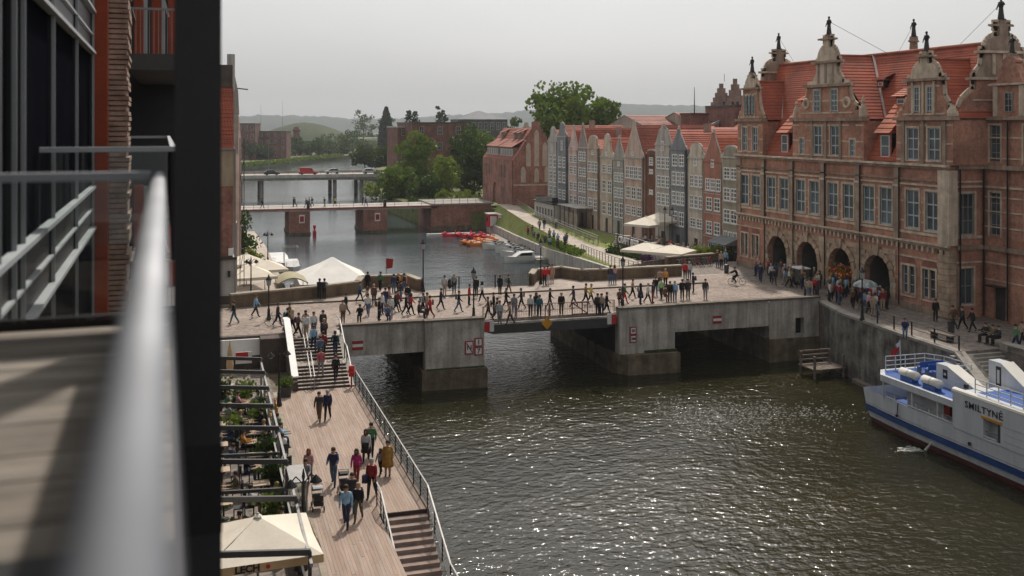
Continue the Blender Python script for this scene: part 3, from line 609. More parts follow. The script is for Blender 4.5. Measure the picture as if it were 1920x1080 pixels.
# upper storey blocks, gables and their roofs
def gable(c, hw, prof, yf, cross_hw, ridge_z, wins, up_wins, statue_z, x_axis=True, cross=True):
    x0, x1 = c-hw, c+hw
    hl = [(a-k/2, a+k/2, z, z+h) for a, k, z, h in wins]
    wl = MB().wall(x0, x1, 11.92, 15.4, hl, yf, .2); wl.box(x0, x0+.2, yf+.01, yf+5, 11.92, 15.4).box(x1-.2, x1, yf+.01, yf+5, 11.92, 15.4).box(x0+.2,x1-.2,yf+.22,yf+.25,11.92,15.4)
    gp('gable_storey', GB, wl)
    for a, k, z, h in wins:
        window(gt, a, yf+.1, z, k, h, 2, 3, MATS['gate_frame'], MATS['window_blue'], bar=.1, out=.09)
        gp('surround', GS, MB().box(a-k/2-.14, a-k/2, yf-.06, yf+.02, z-.1, z+h+.14).box(a+k/2, a+k/2+.14, yf-.06, yf+.02, z-.1, z+h+.14).box(a-k/2, a+k/2, yf-.06, yf+.02, z+h, z+h+.14).box(a-k/2, a+k/2, yf-.1, yf+.02, z-.1, z))
    gp('cornice', GD, MB().box(x0-.12, x1+.12, yf-.3, yf+.5, 15.4, 15.68))
    poly = [(c-w, z) for w, z in prof]+[(c+w, z) for w, z in reversed(prof)]
    gb = gp('gable', GB, MB().prism(poly, yf, yf+.55))
    zc = min(z for w_, z in prof if z > 18.5); up = [(w_, z) for w_, z in prof if z >= zc]
    gp('gable_crown', GS, MB().prism([(c-w_-.02, z) for w_, z in up]+[(c+w_+.02, z) for w_, z in reversed(up)], yf-.05, yf+.6), gb)
    for (w0, z0), (w1, z1) in zip(prof[:-1], prof[1:]):
        if abs(w1-w0) < .01 and .1 < z1-z0 < .3 and z1 > 18: gp('cornice', GD, MB().box(c-w0-.1, c+w0+.1, yf-.32, yf+.62, z0, z1), gb)
    for (w0, z0), (w1, z1) in zip(prof[:-1], prof[1:]):             # stone edging along the outline
        for s in (-1, 1):
            if abs(z1-z0)+abs(w1-w0) > .05: gp('edge_stone', GS, MB().bar((c+s*w0, yf+.26, z0), (c+s*w1, yf+.26, z1), .68, .16, (0,1,0)), gb)
    for a, k, z, h in up_wins:
        o = window(gb, a, yf-.02, z, k, h, 2, 4, MATS['gate_frame'], MATS['window_blue'])
        gp('surround', GS, MB().box(a-k/2-.12, a-k/2, yf-.1, yf+.02, z-.1, z+h+.1).box(a+k/2, a+k/2+.12, yf-.1, yf+.02, z-.1, z+h+.1).box(a-k/2, a+k/2, yf-.1, yf+.02, z+h, z+h+.12), gb)
    return gb
def statue(x, y, z, h=1.65, par=None):
    p = MB(); p.box(x-.28, x+.28, y-.28, y+.28, z-.35, z-.08).box(x-.2,x+.2,y-.2,y+.2,z-.08,z); pd = gp('pedestal', GD, p)
    s = MB(); k = h/1.65
    s.lathe([(.17*k,0),(.24*k,.08*k),(.19*k,.45*k),(.15*k,.85*k),(.21*k,1.1*k),(.20*k,1.28*k),(.08*k,1.37*k),(.06*k,1.41*k)], (x,y,z), 8); s.ball((x,y,z+1.52*k), .11*k, .11*k, .13*k, 8, 5)
    s.cyl((x-.19*k,y,z+1.28*k),(x-.3*k,y-.08*k,z+.9*k),.06*k,.05*k,6).cyl((x-.3*k,y-.08*k,z+.9*k),(x-.18*k,y-.22*k,z+.72*k),.05*k,.04*k,6).cyl((x+.19*k,y,z+1.28*k),(x+.36*k,y,z+1.05*k),.06*k,.05*k,6).cyl((x+.36*k,y,z+1.05*k),(x+.38*k,y-.14*k,z+1.25*k),.05*k,.04*k,6)
    s.box(x-.3*k,x+.3*k,y-.2*k,y+.2*k,z-.06,z+.03); return gp('statue', 'bronze_dark', s, pd)
def dome(w, z0, z1, n=6): return [(w*cos(pi/2*i/n*.82), z0+(z1-z0)*sin(pi/2*i/n)) for i in range(n+1)]
P1 = [(2.35,15.68),(2.3,15.9),(1.95,16.4),(1.62,17.2),(1.45,18.2),(1.42,18.75),(1.6,18.8),(1.6,18.95)]+dome(1.0,18.98,20.0)+[(.3,20.0),(.55,20.25),(.55,20.3)]
P2 = [(5.2,15.68),(5.15,16.2),(4.7,16.35),(4.3,16.35),(4.25,16.7),(3.75,17.0),(3.35,17.6),(3.1,18.5),(3.3,18.55),(3.3,18.8),(2.2,18.85),(2.1,19.15),(1.65,19.6),(1.5,20.0),(1.5,20.7),(1.95,20.75),(1.95,20.95)]+dome(1.4,20.98,22.2)+[(.36,22.25),(.36,22.85),(.8,22.9),(.8,23.05),(.25,23.1)]
P3 = [(3.2,15.68),(3.15,16.05),(2.75,16.2),(2.5,16.25),(2.45,16.7),(2.0,17.3),(1.85,18.5),(2.2,18.55),(2.2,18.75)]+dome(1.5,18.8,19.95)+[(.4,19.95),(.38,20.4),(.75,20.45),(.75,20.6),(.22,20.65)]
gable(2.6, 2.55, P1, 0, 2.6, 19.8, [(1.55,1.0,12.3,2.5),(3.65,1.0,12.3,2.5)], [(1.9,.5,16.2,1.9),(2.6,.5,16.2,1.9),(3.3,.5,16.2,1.9)], 20.5)
gable(16.33, 5.55, P2, -.05, 5.5, 21.4, [(15.0,1.35,12.25,2.7),(17.7,1.35,12.25,2.7),(12.4,.7,12.25,1.5),(20.3,.7,12.25,1.5)], [(14.95,1.0,16.3,2.0),(17.65,1.0,16.3,2.0)], 23.3)
gable(29.5, 3.35, P3, 0, 3.3, 20.2, [(28.2,1.4,12.2,2.6),(30.7,1.4,12.2,2.6)], [(28.75,.62,16.1,2.0),(30.25,.62,16.1,2.0)], 20.9)
for x in (14.1, 16.33, 18.55): gp('pilaster', GD, MB().box(x-.16, x+.16, -.17, .0, 11.95, 15.39))
for x in (15.2, 16.33, 17.5): gp('pilaster', GD, MB().box(x-.14, x+.14, -.15, 0, 18.9, 20.7))
for x in (27.1, 29.45, 31.9): gp('pilaster', GD, MB().box(x-.18, x+.18, -.13, .0, 11.95, 15.39))
for x in (1.0, 1.55, 2.25, 2.95, 3.65): gp('pilaster', GS, MB().box(x-.09, x+.09, -.1, .0, 15.9, 18.4)) if 1.2 < x < 3.9 else None
for x in (28.25, 29.5, 30.75): gp('pilaster', GS, MB().box(x-.12, x+.12, -.12, 0, 15.9, 18.5))
gp('volute', GS, MB().lathe([(.35,0),(.4,.2),(.3,.8),(.12,1.2),(.2,1.4),(.05,1.7)], (11.1,.2,15.7), 8)); gp('volute', GS, MB().lathe([(.35,0),(.4,.2),(.3,.8),(.12,1.2),(.2,1.4),(.05,1.9)], (21.5,.2,15.7), 8)); gp('volute', GS, MB().lathe([(.35,0),(.4,.25),(.3,.6),(.1,.9)], (32.5,.2,15.7), 8))
for k, (x, z) in enumerate(((13.1,18.0),(19.5,18.0))): gp('scroll', GS, MB().torus((x,0,16.9),.55,.16,'z',12,5)) if False else None
statue(2.6, .28, 20.62); statue(16.33, .25, 23.4, 1.7); statue(29.5, .28, 20.95, 1.6)
# main roof as stepped courses
def roof(p0, p1, p2, p3, m, n=26, par=None, name='roof_slope', th=.028):
    """p0-p1 eave, p3-p2 ridge; each course laps the one below"""
    p0, p1, p2, p3 = map(Vector, (p0, p1, p2, p3)); nrm = (p1-p0).cross(p3-p0).normalized()
    if nrm.z < 0: nrm = -nrm
    b = MB()
    for k in range(n):
        a, c = p0+(p3-p0)*(k/n), p1+(p2-p1)*(k/n); d, e = p1+(p2-p1)*((k+1)/n), p0+(p3-p0)*((k+1)/n)
        b.add([a+nrm*th, c+nrm*th, d, e, a, c], [(0,1,2,3),(4,5,1,0)])
    return gp(name, m, b, par)
RT = MATS['red_tiles']
roof((.3,.35,11.95),(32.1,.35,11.95),(32.1,5,21.55),(.3,5,21.55), RT, 44); roof((32.1,9.7,11.95),(.3,9.7,11.95),(.3,5,21.55),(32.1,5,21.55), RT, 20)
gp('ridge_tiles', 'tile_ridge', MB().cyl((.3,5,21.58),(32.1,5,21.58),.16,n=8))
for c, hw, zr, ym in ((2.6, 2.6, 19.6, 4.9), (16.33, 5.5, 21.45, 5.0), (29.5, 3.35, 20.3, 4.9)):
    roof((c+hw+.12,.5,15.55),(c+hw+.12,ym,15.55),(c,ym,zr),(c,.5,zr), RT, 20); roof((c-hw-.12,ym,15.55),(c-hw-.12,.5,15.55),(c,.5,zr),(c,ym,zr), RT, 20)
    gp('ridge_tiles', 'tile_ridge', MB().cyl((c,.5,zr+.03),(c,ym,zr+.03),.13,n=6))
gp('valley_flashing', 'ridge_flashing', MB().bar((22.05,2.15,15.7),(16.5,4.98,21.6),.3,.08))
gp('valley_flashing', 'ridge_flashing', MB().bar((10.6,2.15,15.7),(16.2,4.98,21.6),.3,.08))
gp('valley_flashing', 'ridge_flashing', MB().bar((5.4,2.15,15.7),(2.7,4.2,19.6),.2,.06))
def dormer(x, y, z, w, h, back, rise, m='orange_tiles'):
    d = gp('dormer', RT, MB().box(x-w/2, x-w/2+.1, y, y+back*.5, z, z+h).box(x+w/2-.1, x+w/2, y, y+back*.5, z, z+h).box(x-w/2, x+w/2, y+.05, y+back*.5, z, z+h-.03))
    window(d, x, y+.02, z+.15, w*.72, h-.35, 1, 2, MATS['white_paint'], MATS['window_blue'])
    roof((x-w/2-.25,y-.35,z+h-.02),(x+w/2+.25,y-.35,z+h-.02),(x+w/2+.25,y+back,z+h+rise),(x-w/2-.25,y+back,z+h+rise), MATS[m], 8, d, 'dormer_roof', .06)
dormer(8.4, .55, 12.15, 1.5, 2.1, 2.6, 3.0); dormer(24.0, .55, 12.15, 1.6, 2.2, 2.6, 3.4); dormer(9.2, 2.3, 16.4, 1.2, 1.1, 2.0, 1.2); dormer(23.7, 2.35, 16.3, 1.3, 1.2, 2.1, 1.3); dormer(20.1, 3.0, 18.4, .9, .7, 1.4, .7, 'red_tiles')
# end gables and the one on the town side
PN = [(4.6,15.68),(4.55,16.0),(4.1,16.2),(3.7,17.0),(3.1,17.5),(2.6,17.8),(2.6,18.5),(2.9,18.55),(2.9,18.75),(2.5,18.8),(2.4,19.1),(1.95,19.6),(1.8,20.3),(1.8,20.6),(2.15,20.65),(2.15,20.85)]+dome(1.6,20.9,22.0)+[(.42,22.0),(.4,22.75),(.85,22.8),(.85,22.95),(.25,23.0)]
def end_gable(xx, sgn):
    poly = [(5-w, z) for w, z in PN]+[(5+w, z) for w, z in reversed(PN)]
    gb = gp('gable', GB, MB().prism(poly, xx-.28, xx+.28, 'x'))
    for (w0, z0), (w1, z1) in zip(PN[:-1], PN[1:]):
        for s in (-1, 1): gp('edge_stone', GS, MB().bar((xx, 5+s*w0, z0), (xx, 5+s*w1, z1), .7, .16, (1,0,0)), gb)
    for y in (4.0, 5.0, 6.0): gp('pilaster', GS, MB().box(xx+sgn*.28-(.0 if sgn > 0 else .1), xx+sgn*.28+(.1 if sgn > 0 else 0), y-.15, y+.15, 19.0, 20.6), gb)
    zc = 18.55; up = [(w_, z) for w_, z in PN if z >= zc]; gp('gable_crown', GD, MB().prism([(5-w_-.02, z) for w_, z in up]+[(5+w_+.02, z) for w_, z in reversed(up)], xx-.32, xx+.32, 'x'), gb)
    for z_ in (18.55, 20.65): w_ = 3.0 if z_ < 19 else 2.2; gp('cornice', GS, MB().box(xx-.5, xx+.5, 5-w_, 5+w_, z_, z_+.2), gb)
    gp('band', GS, MB().box(xx+sgn*.28-.06, xx+sgn*.28+.06, 2.0, 8.0, 16.9, 17.05), gb)
    statue(xx, 5, 23.35, 1.75)
end_gable(32.3, 1); end_gable(.1, -1)
gp('gable', GD, MB().lathe([(1.0,20.5),(.9,21.9),(.5,22.2),(.45,22.9),(.65,22.95),(.6,23.1)], (16.3,9.6,0), 4)); statue(16.3, 9.6, 23.45, 1.7)
for p, q in (((16.33,.25,24.6),(18.5,5,21.6)),((16.3,9.6,24.6),(20,5,21.6)),((32.3,5,24.6),(27.6,5,21.6)),((.1,5,24.6),(3.2,5,21.6))): gp('stay_wire', 'black_steel', MB().cyl(p, q, .018, n=4))
# return wall and recessed wing on the right
hN = [(33.0, 1.5)]
nw = MB().wall(0, 3.32, 0, 15.4, [(.9,2.35,6.5,9.7),(.95,2.25,1.1,3.9),(1.3,1.95,12.6,13.7)], 0, .25).box(.05,3.3,.26,.3,.2,15.3)
nw.v = [(32.4-y, x, z) for x, y, z in nw.v]; nw.f = [tuple(reversed(f)) for f in nw.f]; gp('wall', GB, nw)
for y, z, w_, h, nx, ny in ((1.62,6.5,1.45,3.2,3,3),(1.6,1.1,1.3,2.8,2,2),(1.62,12.6,.65,1.1,1,1)):
    window(gt, 32.26, y, z, w_, h, nx, ny, MATS['grey_frame'], MATS['window_glass'], radians(90))
    gp('surround', GS, MB().box(32.4,32.46,y-w_/2-.16,y-w_/2,z-.15,z+h+.15).box(32.4,32.46,y+w_/2,y+w_/2+.16,z-.15,z+h+.15).box(32.4,32.46,y-w_/2,y+w_/2,z+h,z+h+.15).box(32.4,32.5,y-w_/2,y+w_/2,z-.15,z))
for z0, z1, o in ((5.35,5.68,.25),(10.15,10.3,.1),(10.55,10.68,.12),(11.6,11.92,.35),(4.3,4.42,.06),(15.4,15.68,.3),(6.2,6.4,.07)): gp('string_course', GS if o < .2 else GD, MB().box(32.41,32.41+o,.62,3.3-o,z0,z1))
for y in (.85, 3.05): gp('downpipe', 'black_steel', MB().cyl((32.62,y,.2),(32.62,y,15.4),.07,n=6))
ww = [(35.5,.0)]
gp('wing_wall', GB, MB().wall(32.42, 46, 0, 15.4, [(33.0,34.1,6.5,9.8),(36.6,38.2,6.5,9.8),(39.8,41.4,6.5,9.8),(36.7,38.0,.9,3.6),(40,41.3,.9,3.6),(33.0,34.1,12.2,15.0),(36.4,37.6,12.2,15.0),(40,41.2,12.2,15.0),(33.4,34.6,.02,2.5)], 3.3, .25).box(32.45,45.9,3.56,3.6,.1,15.3))
for x, z, w_, h in ((33.55,6.5,1.1,3.3),(37.4,6.5,1.6,3.3),(40.6,6.5,1.6,3.3),(37.35,.9,1.3,2.7),(40.65,.9,1.3,2.7),(33.55,12.2,1.1,2.8),(37,12.2,1.2,2.8),(40.6,12.2,1.2,2.8)):
    window(gt, x, 3.45, z, w_, h, 2, 4, MATS['grey_frame'], MATS['window_glass'])
    gp('surround', GS, MB().box(x-w_/2-.15,x-w_/2,3.23,3.31,z-.12,z+h+.15).box(x+w_/2,x+w_/2+.15,3.23,3.31,z-.12,z+h+.15).box(x-w_/2,x+w_/2,3.23,3.31,z+h,z+h+.15))
gp('wing_door', 'dark_steel', MB().box(33.4,34.6,3.48,3.54,.02,2.5)); gp('door_canopy', 'black_steel', MB().box(33.2,34.9,2.6,3.29,2.6,2.7))
for z0, z1, o in ((5.35,5.68,.25),(10.15,10.3,.1),(11.6,11.92,.35),(4.3,4.42,.06),(15.4,15.68,.3),(7.1,7.2,.05),(8.3,8.4,.05),(9.4,9.5,.05),(12.4,12.5,.05),(14.0,14.1,.05),(3.0,3.1,.05)): gp('string_course', GS if o < .2 else GD, MB().box(32.43,46,3.3-o,3.305,z0,z1))
gp('downpipe', 'black_steel', MB().cyl((35.0,3.1,.2),(35.0,3.1,15.3),.07,n=6))
gp('wing_roof', 'dark_steel', MB().box(32.43,46,3.35,12,15.4,15.5)); gp('wing_rear', GB, MB().box(32.6,46,11.5,12,0,15.4)); 
PW = [(1.55,15.68),(1.5,18.0),(1.85,18.05),(1.85,18.25),(1.3,18.3),(1.1,18.7),(.8,19.3),(.6,19.7),(.75,19.75),(.75,19.9),(.3,20.2)]
gb = gp('gable', GB, MB().prism([(35.05-w_, z) for w_, z in PW]+[(35.05+w_, z) for w_, z in reversed(PW)], 3.2, 3.8))
for s in (-1,1): gp('pilaster', GS, MB().box(35.05+s*1.3-.22,35.05+s*1.3+.22,3.08,3.2,15.7,18.0), gb)
window(gb, 35.05, 3.17, 16.0, .8, 1.5, 2, 3, MATS['grey_frame'], MATS['window_glass']); gp('cornice', GS, MB().box(33.1,37.0,3.0,3.8,18.05,18.2), gb); statue(35.05, 3.5, 20.5, 1.4); gp('dormer_body', RT, MB().box(33.6,36.5,3.81,8,15.6,17.9))

# pale stone bands tying the first floor windows and the gable storeys together
for i in range(6):
    x0, x1 = BX[i]+.36, BX[i+1]-.36; c = (BX[i]+BX[i+1])/2; hwid = 1.55/2+.27
    for z in (7.15, 8.75): 
        for a, b_ in ((x0, c-1.16-hwid), (c-1.16+hwid, c+1.16-hwid), (c+1.16+hwid, x1)):
            if b_-a > .08: gp('stone_band', GS, MB().box(a, b_, -.035, .01, z, z+.14))
for c, hw, xs in ((2.6,2.55,[(1.55,1.0),(3.65,1.0)]),(16.33,5.55,[(12.4,.7),(15.0,1.35),(17.7,1.35),(20.3,.7)]),(29.5,3.35,[(28.2,1.4),(30.7,1.4)])):
    yf = -.05 if c == 16.33 else 0
    for z in (12.15, 13.5, 14.95):
        cur = c-hw+.05
        for a, k in xs+[(c+hw+.6, 1.0)]:
            e = min(a-k/2-.14, c+hw-.05)
            if e-cur > .1: gp('stone_band', GS, MB().box(cur, e, yf-.03, yf+.01, z, z+.13))
            cur = a+k/2+.14
for c, yf, zz in ((16.33,-.05,[(16.25,4.1),(17.35,3.4)]),(29.5,0,[(16.0,2.5),(18.2,1.8)]),(2.6,0,[(15.95,1.9),(18.35,1.4)])):
    for z, w_ in zz: gp('stone_band', GS, MB().box(c-w_, c+w_, yf-.05, yf+.01, z-.16, z-.03))
for x in (13.2, 19.5): gp('scroll', GS, MB().torus((0,0,0),.42,.13,'z',14,6)).matrix_local = Matrix.Translation((x,-.1,17.05)) @ Matrix.Rotation(radians(90),4,'X')
HOUSES = [
 (101.31, 105.29, 'grey_olive', 'ped', 15.16, 16.37, [(12.6, 13.99, 2), (10.11, 11.65, 2), (7.59, 9.21, 2), (4.43, 6.69, 3)], 'tall narrow grey olive house with a curved white pediment beside the gate'),
 (105.29, 109.95, 'brick_pink', 'point', 14.56, 17.92, [(13.78, 14.75, 2), (11.02, 12.51, 3), (8.68, 10.27, 2), (5.88, 7.43, 2)], 'pink brick gabled house with a steep pointed gable and white windows'),
 (110.03, 114.28, 'beige_grey', 'ped', 14.8, 16.5, [(13.79, 14.95, 1), (11.22, 12.71, 3), (8.57, 10.21, 3), (6.19, 7.45, 2)], 'pale beige house with rounded gable top and three window bays'),
 (114.32, 118.78, 'blue_grey', 'point', 15.76, 18.26, [(13.62, 15.12, 2), (11.22, 12.92, 3), (8.72, 10.42, 3), (6.06, 7.9, 2)], 'blue grey house with a pointed gable and pale finial'),
 (118.83, 123.55, 'pale_grey', 'trap', 16.28, 18.62, [(15.41, 16.75, 1), (13.07, 14.68, 3), (10.63, 12.2, 3), (8.27, 9.93, 3), (5.83, 7.28, 2)], 'pale grey house with a broad stepped gable above three white window rows'),
 (123.6, 127.14, 'brown_brick', 'ped', 14.82, 15.41, [(13.43, 14.5, 1), (12.26, 12.9, 1), (9.49, 10.13, 1)], 'narrow recessed brown brick house under a white rounded hood'),
 (127.19, 133.7, 'rose', 'point', 14.34, 19.27, [(14.19, 15.12, 1), (11.32, 13.09, 4), (8.45, 10.22, 3), (6.18, 7.57, 3)], 'rose coloured house with the tallest slender pointed gable'),
 (133.76, 138.19, 'sage', 'point', 13.83, 16.88, [(12.87, 13.6, 1), (10.58, 11.96, 3), (8.29, 9.76, 3), (5.41, 7.6, 2)], 'sage grey house with a small pointed gable and big shop window'),
 (138.25, 143.35, 'cream_tan', 'bell', 14.03, 17.41, [(14.2, 14.86, 1), (11.67, 12.97, 2), (8.72, 10.61, 2), (5.41, 7.37, 2)], 'cream house with a bell shaped gable between two narrower houses'),
 (143.41, 148.44, 'tan', 'ped', 15.22, 17.12, [(14.24, 15.22, 1), (11.56, 13.22, 3), (8.76, 10.59, 3), (5.71, 7.61, 2)], 'tan house with a low rounded pediment and three windows each floor'),
 (148.51, 152.86, 'grey_mauve', 'point', 15.24, 18.75, [(13.11, 14.61, 2), (10.67, 12.1, 2), (8.21, 9.72, 2), (5.58, 7.46, 2)], 'mauve grey banded house with a sharp narrow gable'),
 (152.93, 157.44, 'light_rose', 'point', 14.76, 18.42, [(15.27, 16.3, 1), (12.7, 13.99, 2), (10.76, 12.13, 2), (8.19, 9.61, 2), (5.61, 7.42, 2)], 'light rose house with a sharp gable beside the mauve one'),
 (157.52, 162.35, 'slate_blue', 'bell', 16.9, 19.2, [(14.65, 16.24, 1), (11.74, 13.54, 2), (9.22, 11.02, 2), (6.44, 8.03, 2)], 'slate blue house with a curved gable near the brick gatehouse'),
 (162.43, 167.47, 'slate_grey', 'bell', 16.03, 18.45, [(11.54, 13.71, 2), (8.95, 10.99, 2), (6.23, 8.41, 2)], 'slate grey end house with a curved gable nearest the brick gatehouse')]

# ------------------------------------------------------------------ row of gabled houses along the quay
HC = dict(grey_olive=(.25,.235,.19), brick_pink=(.31,.150,.11), beige_grey=(.43,.39,.325), blue_grey=(.185,.20,.22), pale_grey=(.34,.325,.30), brown_brick=(.14,.065,.045), rose=(.42,.325,.275),
          sage=(.27,.265,.235), cream_tan=(.45,.385,.30), tan=(.37,.30,.235), grey_mauve=(.26,.215,.205), light_rose=(.47,.36,.325), slate_blue=(.185,.205,.215), slate_grey=(.34,.335,.315))
for k, c in HC.items(): mat('facade_'+k, (c[0]*1.42, c[1]*1.34, c[2]*1.30), .9, .18, .6, .2, 9, streak=.4)
glassy('house_glass', (.12,.125,.125), .15); mat('gable_stone_white', (.50,.475,.43), .85, .15, 1, streak=.3); mat('shop_base', (.30,.25,.21), .9, .3, .8, streak=.3); mat('door_dark', (.05,.035,.03), .6, .3)
rh = random.Random(11)
for hi, (ya, yb, ck, style, ev, pk, rows, lab) in enumerate(HOUSES):
    W = yb-ya-.05; base = 2.8; t = thing('gabled_house', lab, 'house', (57.6, yb-.02, base), radians(-90), 'gabled houses along the quay')
    F = MATS['facade_'+ck]; ev -= base; pk -= base; c = W/2
    yo = .35 if ck == 'brown_brick' else (.12*(hi % 3))
    holes = []; wins = []
    for (zb, zt, n) in rows:
        zb -= base; zt -= base
        if zt > ev: wins.append((c, zb, min(.75, W*.2), zt-zb, 2, 2, False)); continue
        pad = .35 if n > 1 else W*.3; ww = (W-2*pad)/n; wd = min(ww-.14, 1.5) if n > 1 else min(W-2*pad, 1.0)
        if n == 1 and ck == 'brown_brick': wd = 1.3
        for k in range(n):
            x = pad+ww*(k+.5); holes.append((x-wd/2, x+wd/2, zb, zt)); wins.append((x, zb, wd, zt-zb, 2, 3, True))
    lowest = min(r[0] for r in rows)-base
    if lowest > 2.3: holes.append((c-.5, c+.5, .02, 2.15))
    t1 = MB().wall(0, W, 0, ev, holes, yo, .16).box(0,W,yo+.17,yo+.2,.05,ev-.05).box(0,.1,yo+.2,11,0,ev).box(W-.1,W,yo+.2,11,0,ev).box(.1,W-.1,10.8,11,0,ev); t1.build('wall', F, t)
    if lowest > 2.3: MB().box(c-.5, c+.5, yo+.1, yo+.15, .02, 2.15).build('door', MATS['door_dark'], t)
    h = pk-ev
    if style == 'point': pr = [(c-W/2,ev),(c-W/2,ev+.12),(c-W*.40,ev+h*.16),(c-.26,ev+h*.88),(c-.26,pk),(c+.26,pk),(c+.26,ev+h*.88),(c+W*.40,ev+h*.16),(c+W/2,ev+.12),(c+W/2,ev)]
    elif style == 'bell': pr = [(c-W/2,ev),(c-W/2,ev+h*.1),(c-W*.36,ev+h*.22),(c-W*.25,ev+h*.5),(c-W*.21,ev+h*.68),(c-W*.24,ev+h*.72),(c-W*.15,ev+h*.93),(c,pk),(c+W*.15,ev+h*.93),(c+W*.24,ev+h*.72),(c+W*.21,ev+h*.68),(c+W*.25,ev+h*.5),(c+W*.36,ev+h*.22),(c+W/2,ev+h*.1),(c+W/2,ev)]
    elif style == 'trap': pr = [(c-W/2,ev),(c-W*.46,ev+h*.12),(c-W*.36,ev+h*.45),(c-W*.27,ev+h*.8),(c-W*.12,ev+h*.86),(c-W*.1,pk),(c+W*.1,pk),(c+W*.12,ev+h*.86),(c+W*.27,ev+h*.8),(c+W*.36,ev+h*.45),(c+W*.46,ev+h*.12),(c+W/2,ev)]
    else: pr = [(c-W/2,ev),(c-W*.46,ev+h*.2),(c-W*.36,ev+h*.3),(c-W*.34,ev+h*.62)]+[(c-W*.36*cos(pi*i/8),ev+h*.62+h*.38*sin(pi*i/8)) for i in range(9)]+[(c+W*.34,ev+h*.62),(c+W*.36,ev+h*.3),(c+W*.46,ev+h*.2),(c+W/2,ev)]
    g = MB().prism(pr, yo, yo+.3).build('gable', F, t)
    b = MB()
    for p, q in zip(pr[:-1], pr[1:]):
        if p[1] >= ev and q[1] >= ev and abs(p[0]-q[0])+abs(p[1]-q[1]) > .1: b.bar((p[0],yo+.14,p[1]),(q[0],yo+.14,q[1]),.4,.1,(0,1,0))
    b.build('gable_coping', MATS['gable_stone_white'], g)
    if style in ('point','trap'): MB().lathe([(.22,0),(.22,.12),(.1,.2),(.16,.34),(.03,.55)], (c,yo+.15,pk), 6).build('finial', MATS['gable_stone_white'], g)
    MB().box(-.02, W+.02, yo-.12, yo, ev-.1, ev+.08).build('cornice', MATS['gable_stone_white'] if hi % 2 == 0 else F, t)
    if ck not in ('brown_brick',):
        zs = sorted({round(r[0]-base-.25, 2) for r in rows if r[1]-base < ev})
        for z in zs:
            if z > .6: MB().box(.02, W-.02, yo-.05, yo, z-.1, z).build('string_course', MATS['gable_stone_white'] if hi % 3 else MATS['facade_'+ck], t)
    gm = MATS['house_glass']
    for (x, zb, wd, hh, nx, ny, real) in wins:
        o = window(t, x, yo+(.06 if real else -.03), zb, wd, hh, nx, ny, MATS['white_paint'] if hi % 4 != 1 or True else MATS['offwhite_frame'], gm, bar=.10, out=.14)
        if real: MB().box(x-wd/2-.06, x+wd/2+.06, yo-.1, yo, zb-.09, zb).build('sill', MATS['gable_stone_white'], o).location = (-x, -(yo+.06), -zb)
    MB().cyl((W-.06,yo-.1,.1),(W-.06,yo-.1,ev),.05,n=5).build('downpipe', MATS['dark_steel'], t)
    rz = pk-.35 if style in ('point','bell','trap') else ev+h*.75; tm = ['red_tiles','orange_tiles','old_tiles','red_tiles'][hi % 4]
    for sgn in (1, -1):
        n = 9; b = MB()
        for k in range(n):
            x0, x1 = c+sgn*(W/2)*(1-k/n), c+sgn*(W/2)*(1-(k+1)/n); z0, z1 = ev-.05+(rz-ev)*k/n, ev-.05+(rz-ev)*(k+1)/n
            b.add([(x0,yo+.3,z0+.06),(x0,11,z0+.06),(x1,11,z1),(x1,yo+.3,z1),(x0,yo+.3,z0),(x0,11,z0)], [(0,1,2,3) if sgn < 0 else (3,2,1,0),(4,5,1,0)])
        b.build('roof_slope', MATS[tm], t)
    if hi % 2 == 0:
        cx = c+W*.28; zc = ev+(rz-ev)*.44; MB().box(cx-.3,cx+.3,4.5+hi % 3,5.3+hi % 3,zc-.5,zc+1.9).build('chimney', MATS['shop_base'], t)
# glazed bay of the first house, low restaurant annexes
gz = thing('glazed_porch', 'white framed glazed porch at the foot of the olive house', 'porch', (57.5,103.2,2.8), radians(-90))
for k in range(4): window(gz, -1.5+k*1.0, -1.6, .5, .95, 2.0, 2, 3, MATS['white_paint'], MATS['window_glass'])
MB().box(-2,2,-1.62,0,0,.5).build('base', MATS['shop_base'], gz); MB().prism([(-1.8,2.5),(-1.8,2.65),(0,3.3),(0,2.5)], -2.1, 2.1, 'x').build('roof', mat('lead_roof', (.17,.19,.19), .6, .2), gz)
an = thing('restaurant_annex', 'low white restaurant annex with flat dark roof against the houses', 'building', (57.4,157,3.5), radians(-90))
an.location = (57.4, 166, 2.9); ORG[an.name] = ((57.4,166,2.9), radians(-90))
MB().wall(0, 10, 0, 2.9, [(1+k*1.5, 1.9+k*1.5, .9, 2.1) for k in range(6)], -2.6, .15).box(0,.12,-2.44,0,0,2.9).box(9.88,10,-2.44,0,0,2.9).build('wall', MATS['gable_stone_white'], an)
MB().box(-.2,10.2,-2.9,0,2.9,3.15).build('roof', MATS['dark_steel'], an); MB().box(.5,9,-2.5,-1.5,3.15,4.0).build('roof_glazing', MATS['dark_glass'], an)
for k in range(6): window(an, 1.45+k*1.5, -2.5, .9, .9, 1.2, 2, 2, MATS['grey_frame'], MATS['window_glass'])
cv = thing('veranda', 'covered veranda with pale canopy and timber posts before the houses', 'veranda', (55,149,2.8))
for k in range(5): MB().bar((55.2,146+k*2,2.8),(55.2,146+k*2,6.0),.12).build('post', MATS['old_timber'], cv, True)
MB().box(54.9,57.5,145.6,154.5,6.0,6.12).build('canopy', MATS['gable_stone_white'], cv, True)
for k in range(4): MB().box(55.25,55.35,146.1+k*2,147.9+k*2,2.8,5.2).build('side_panel', MATS['shop_base'], cv, True)
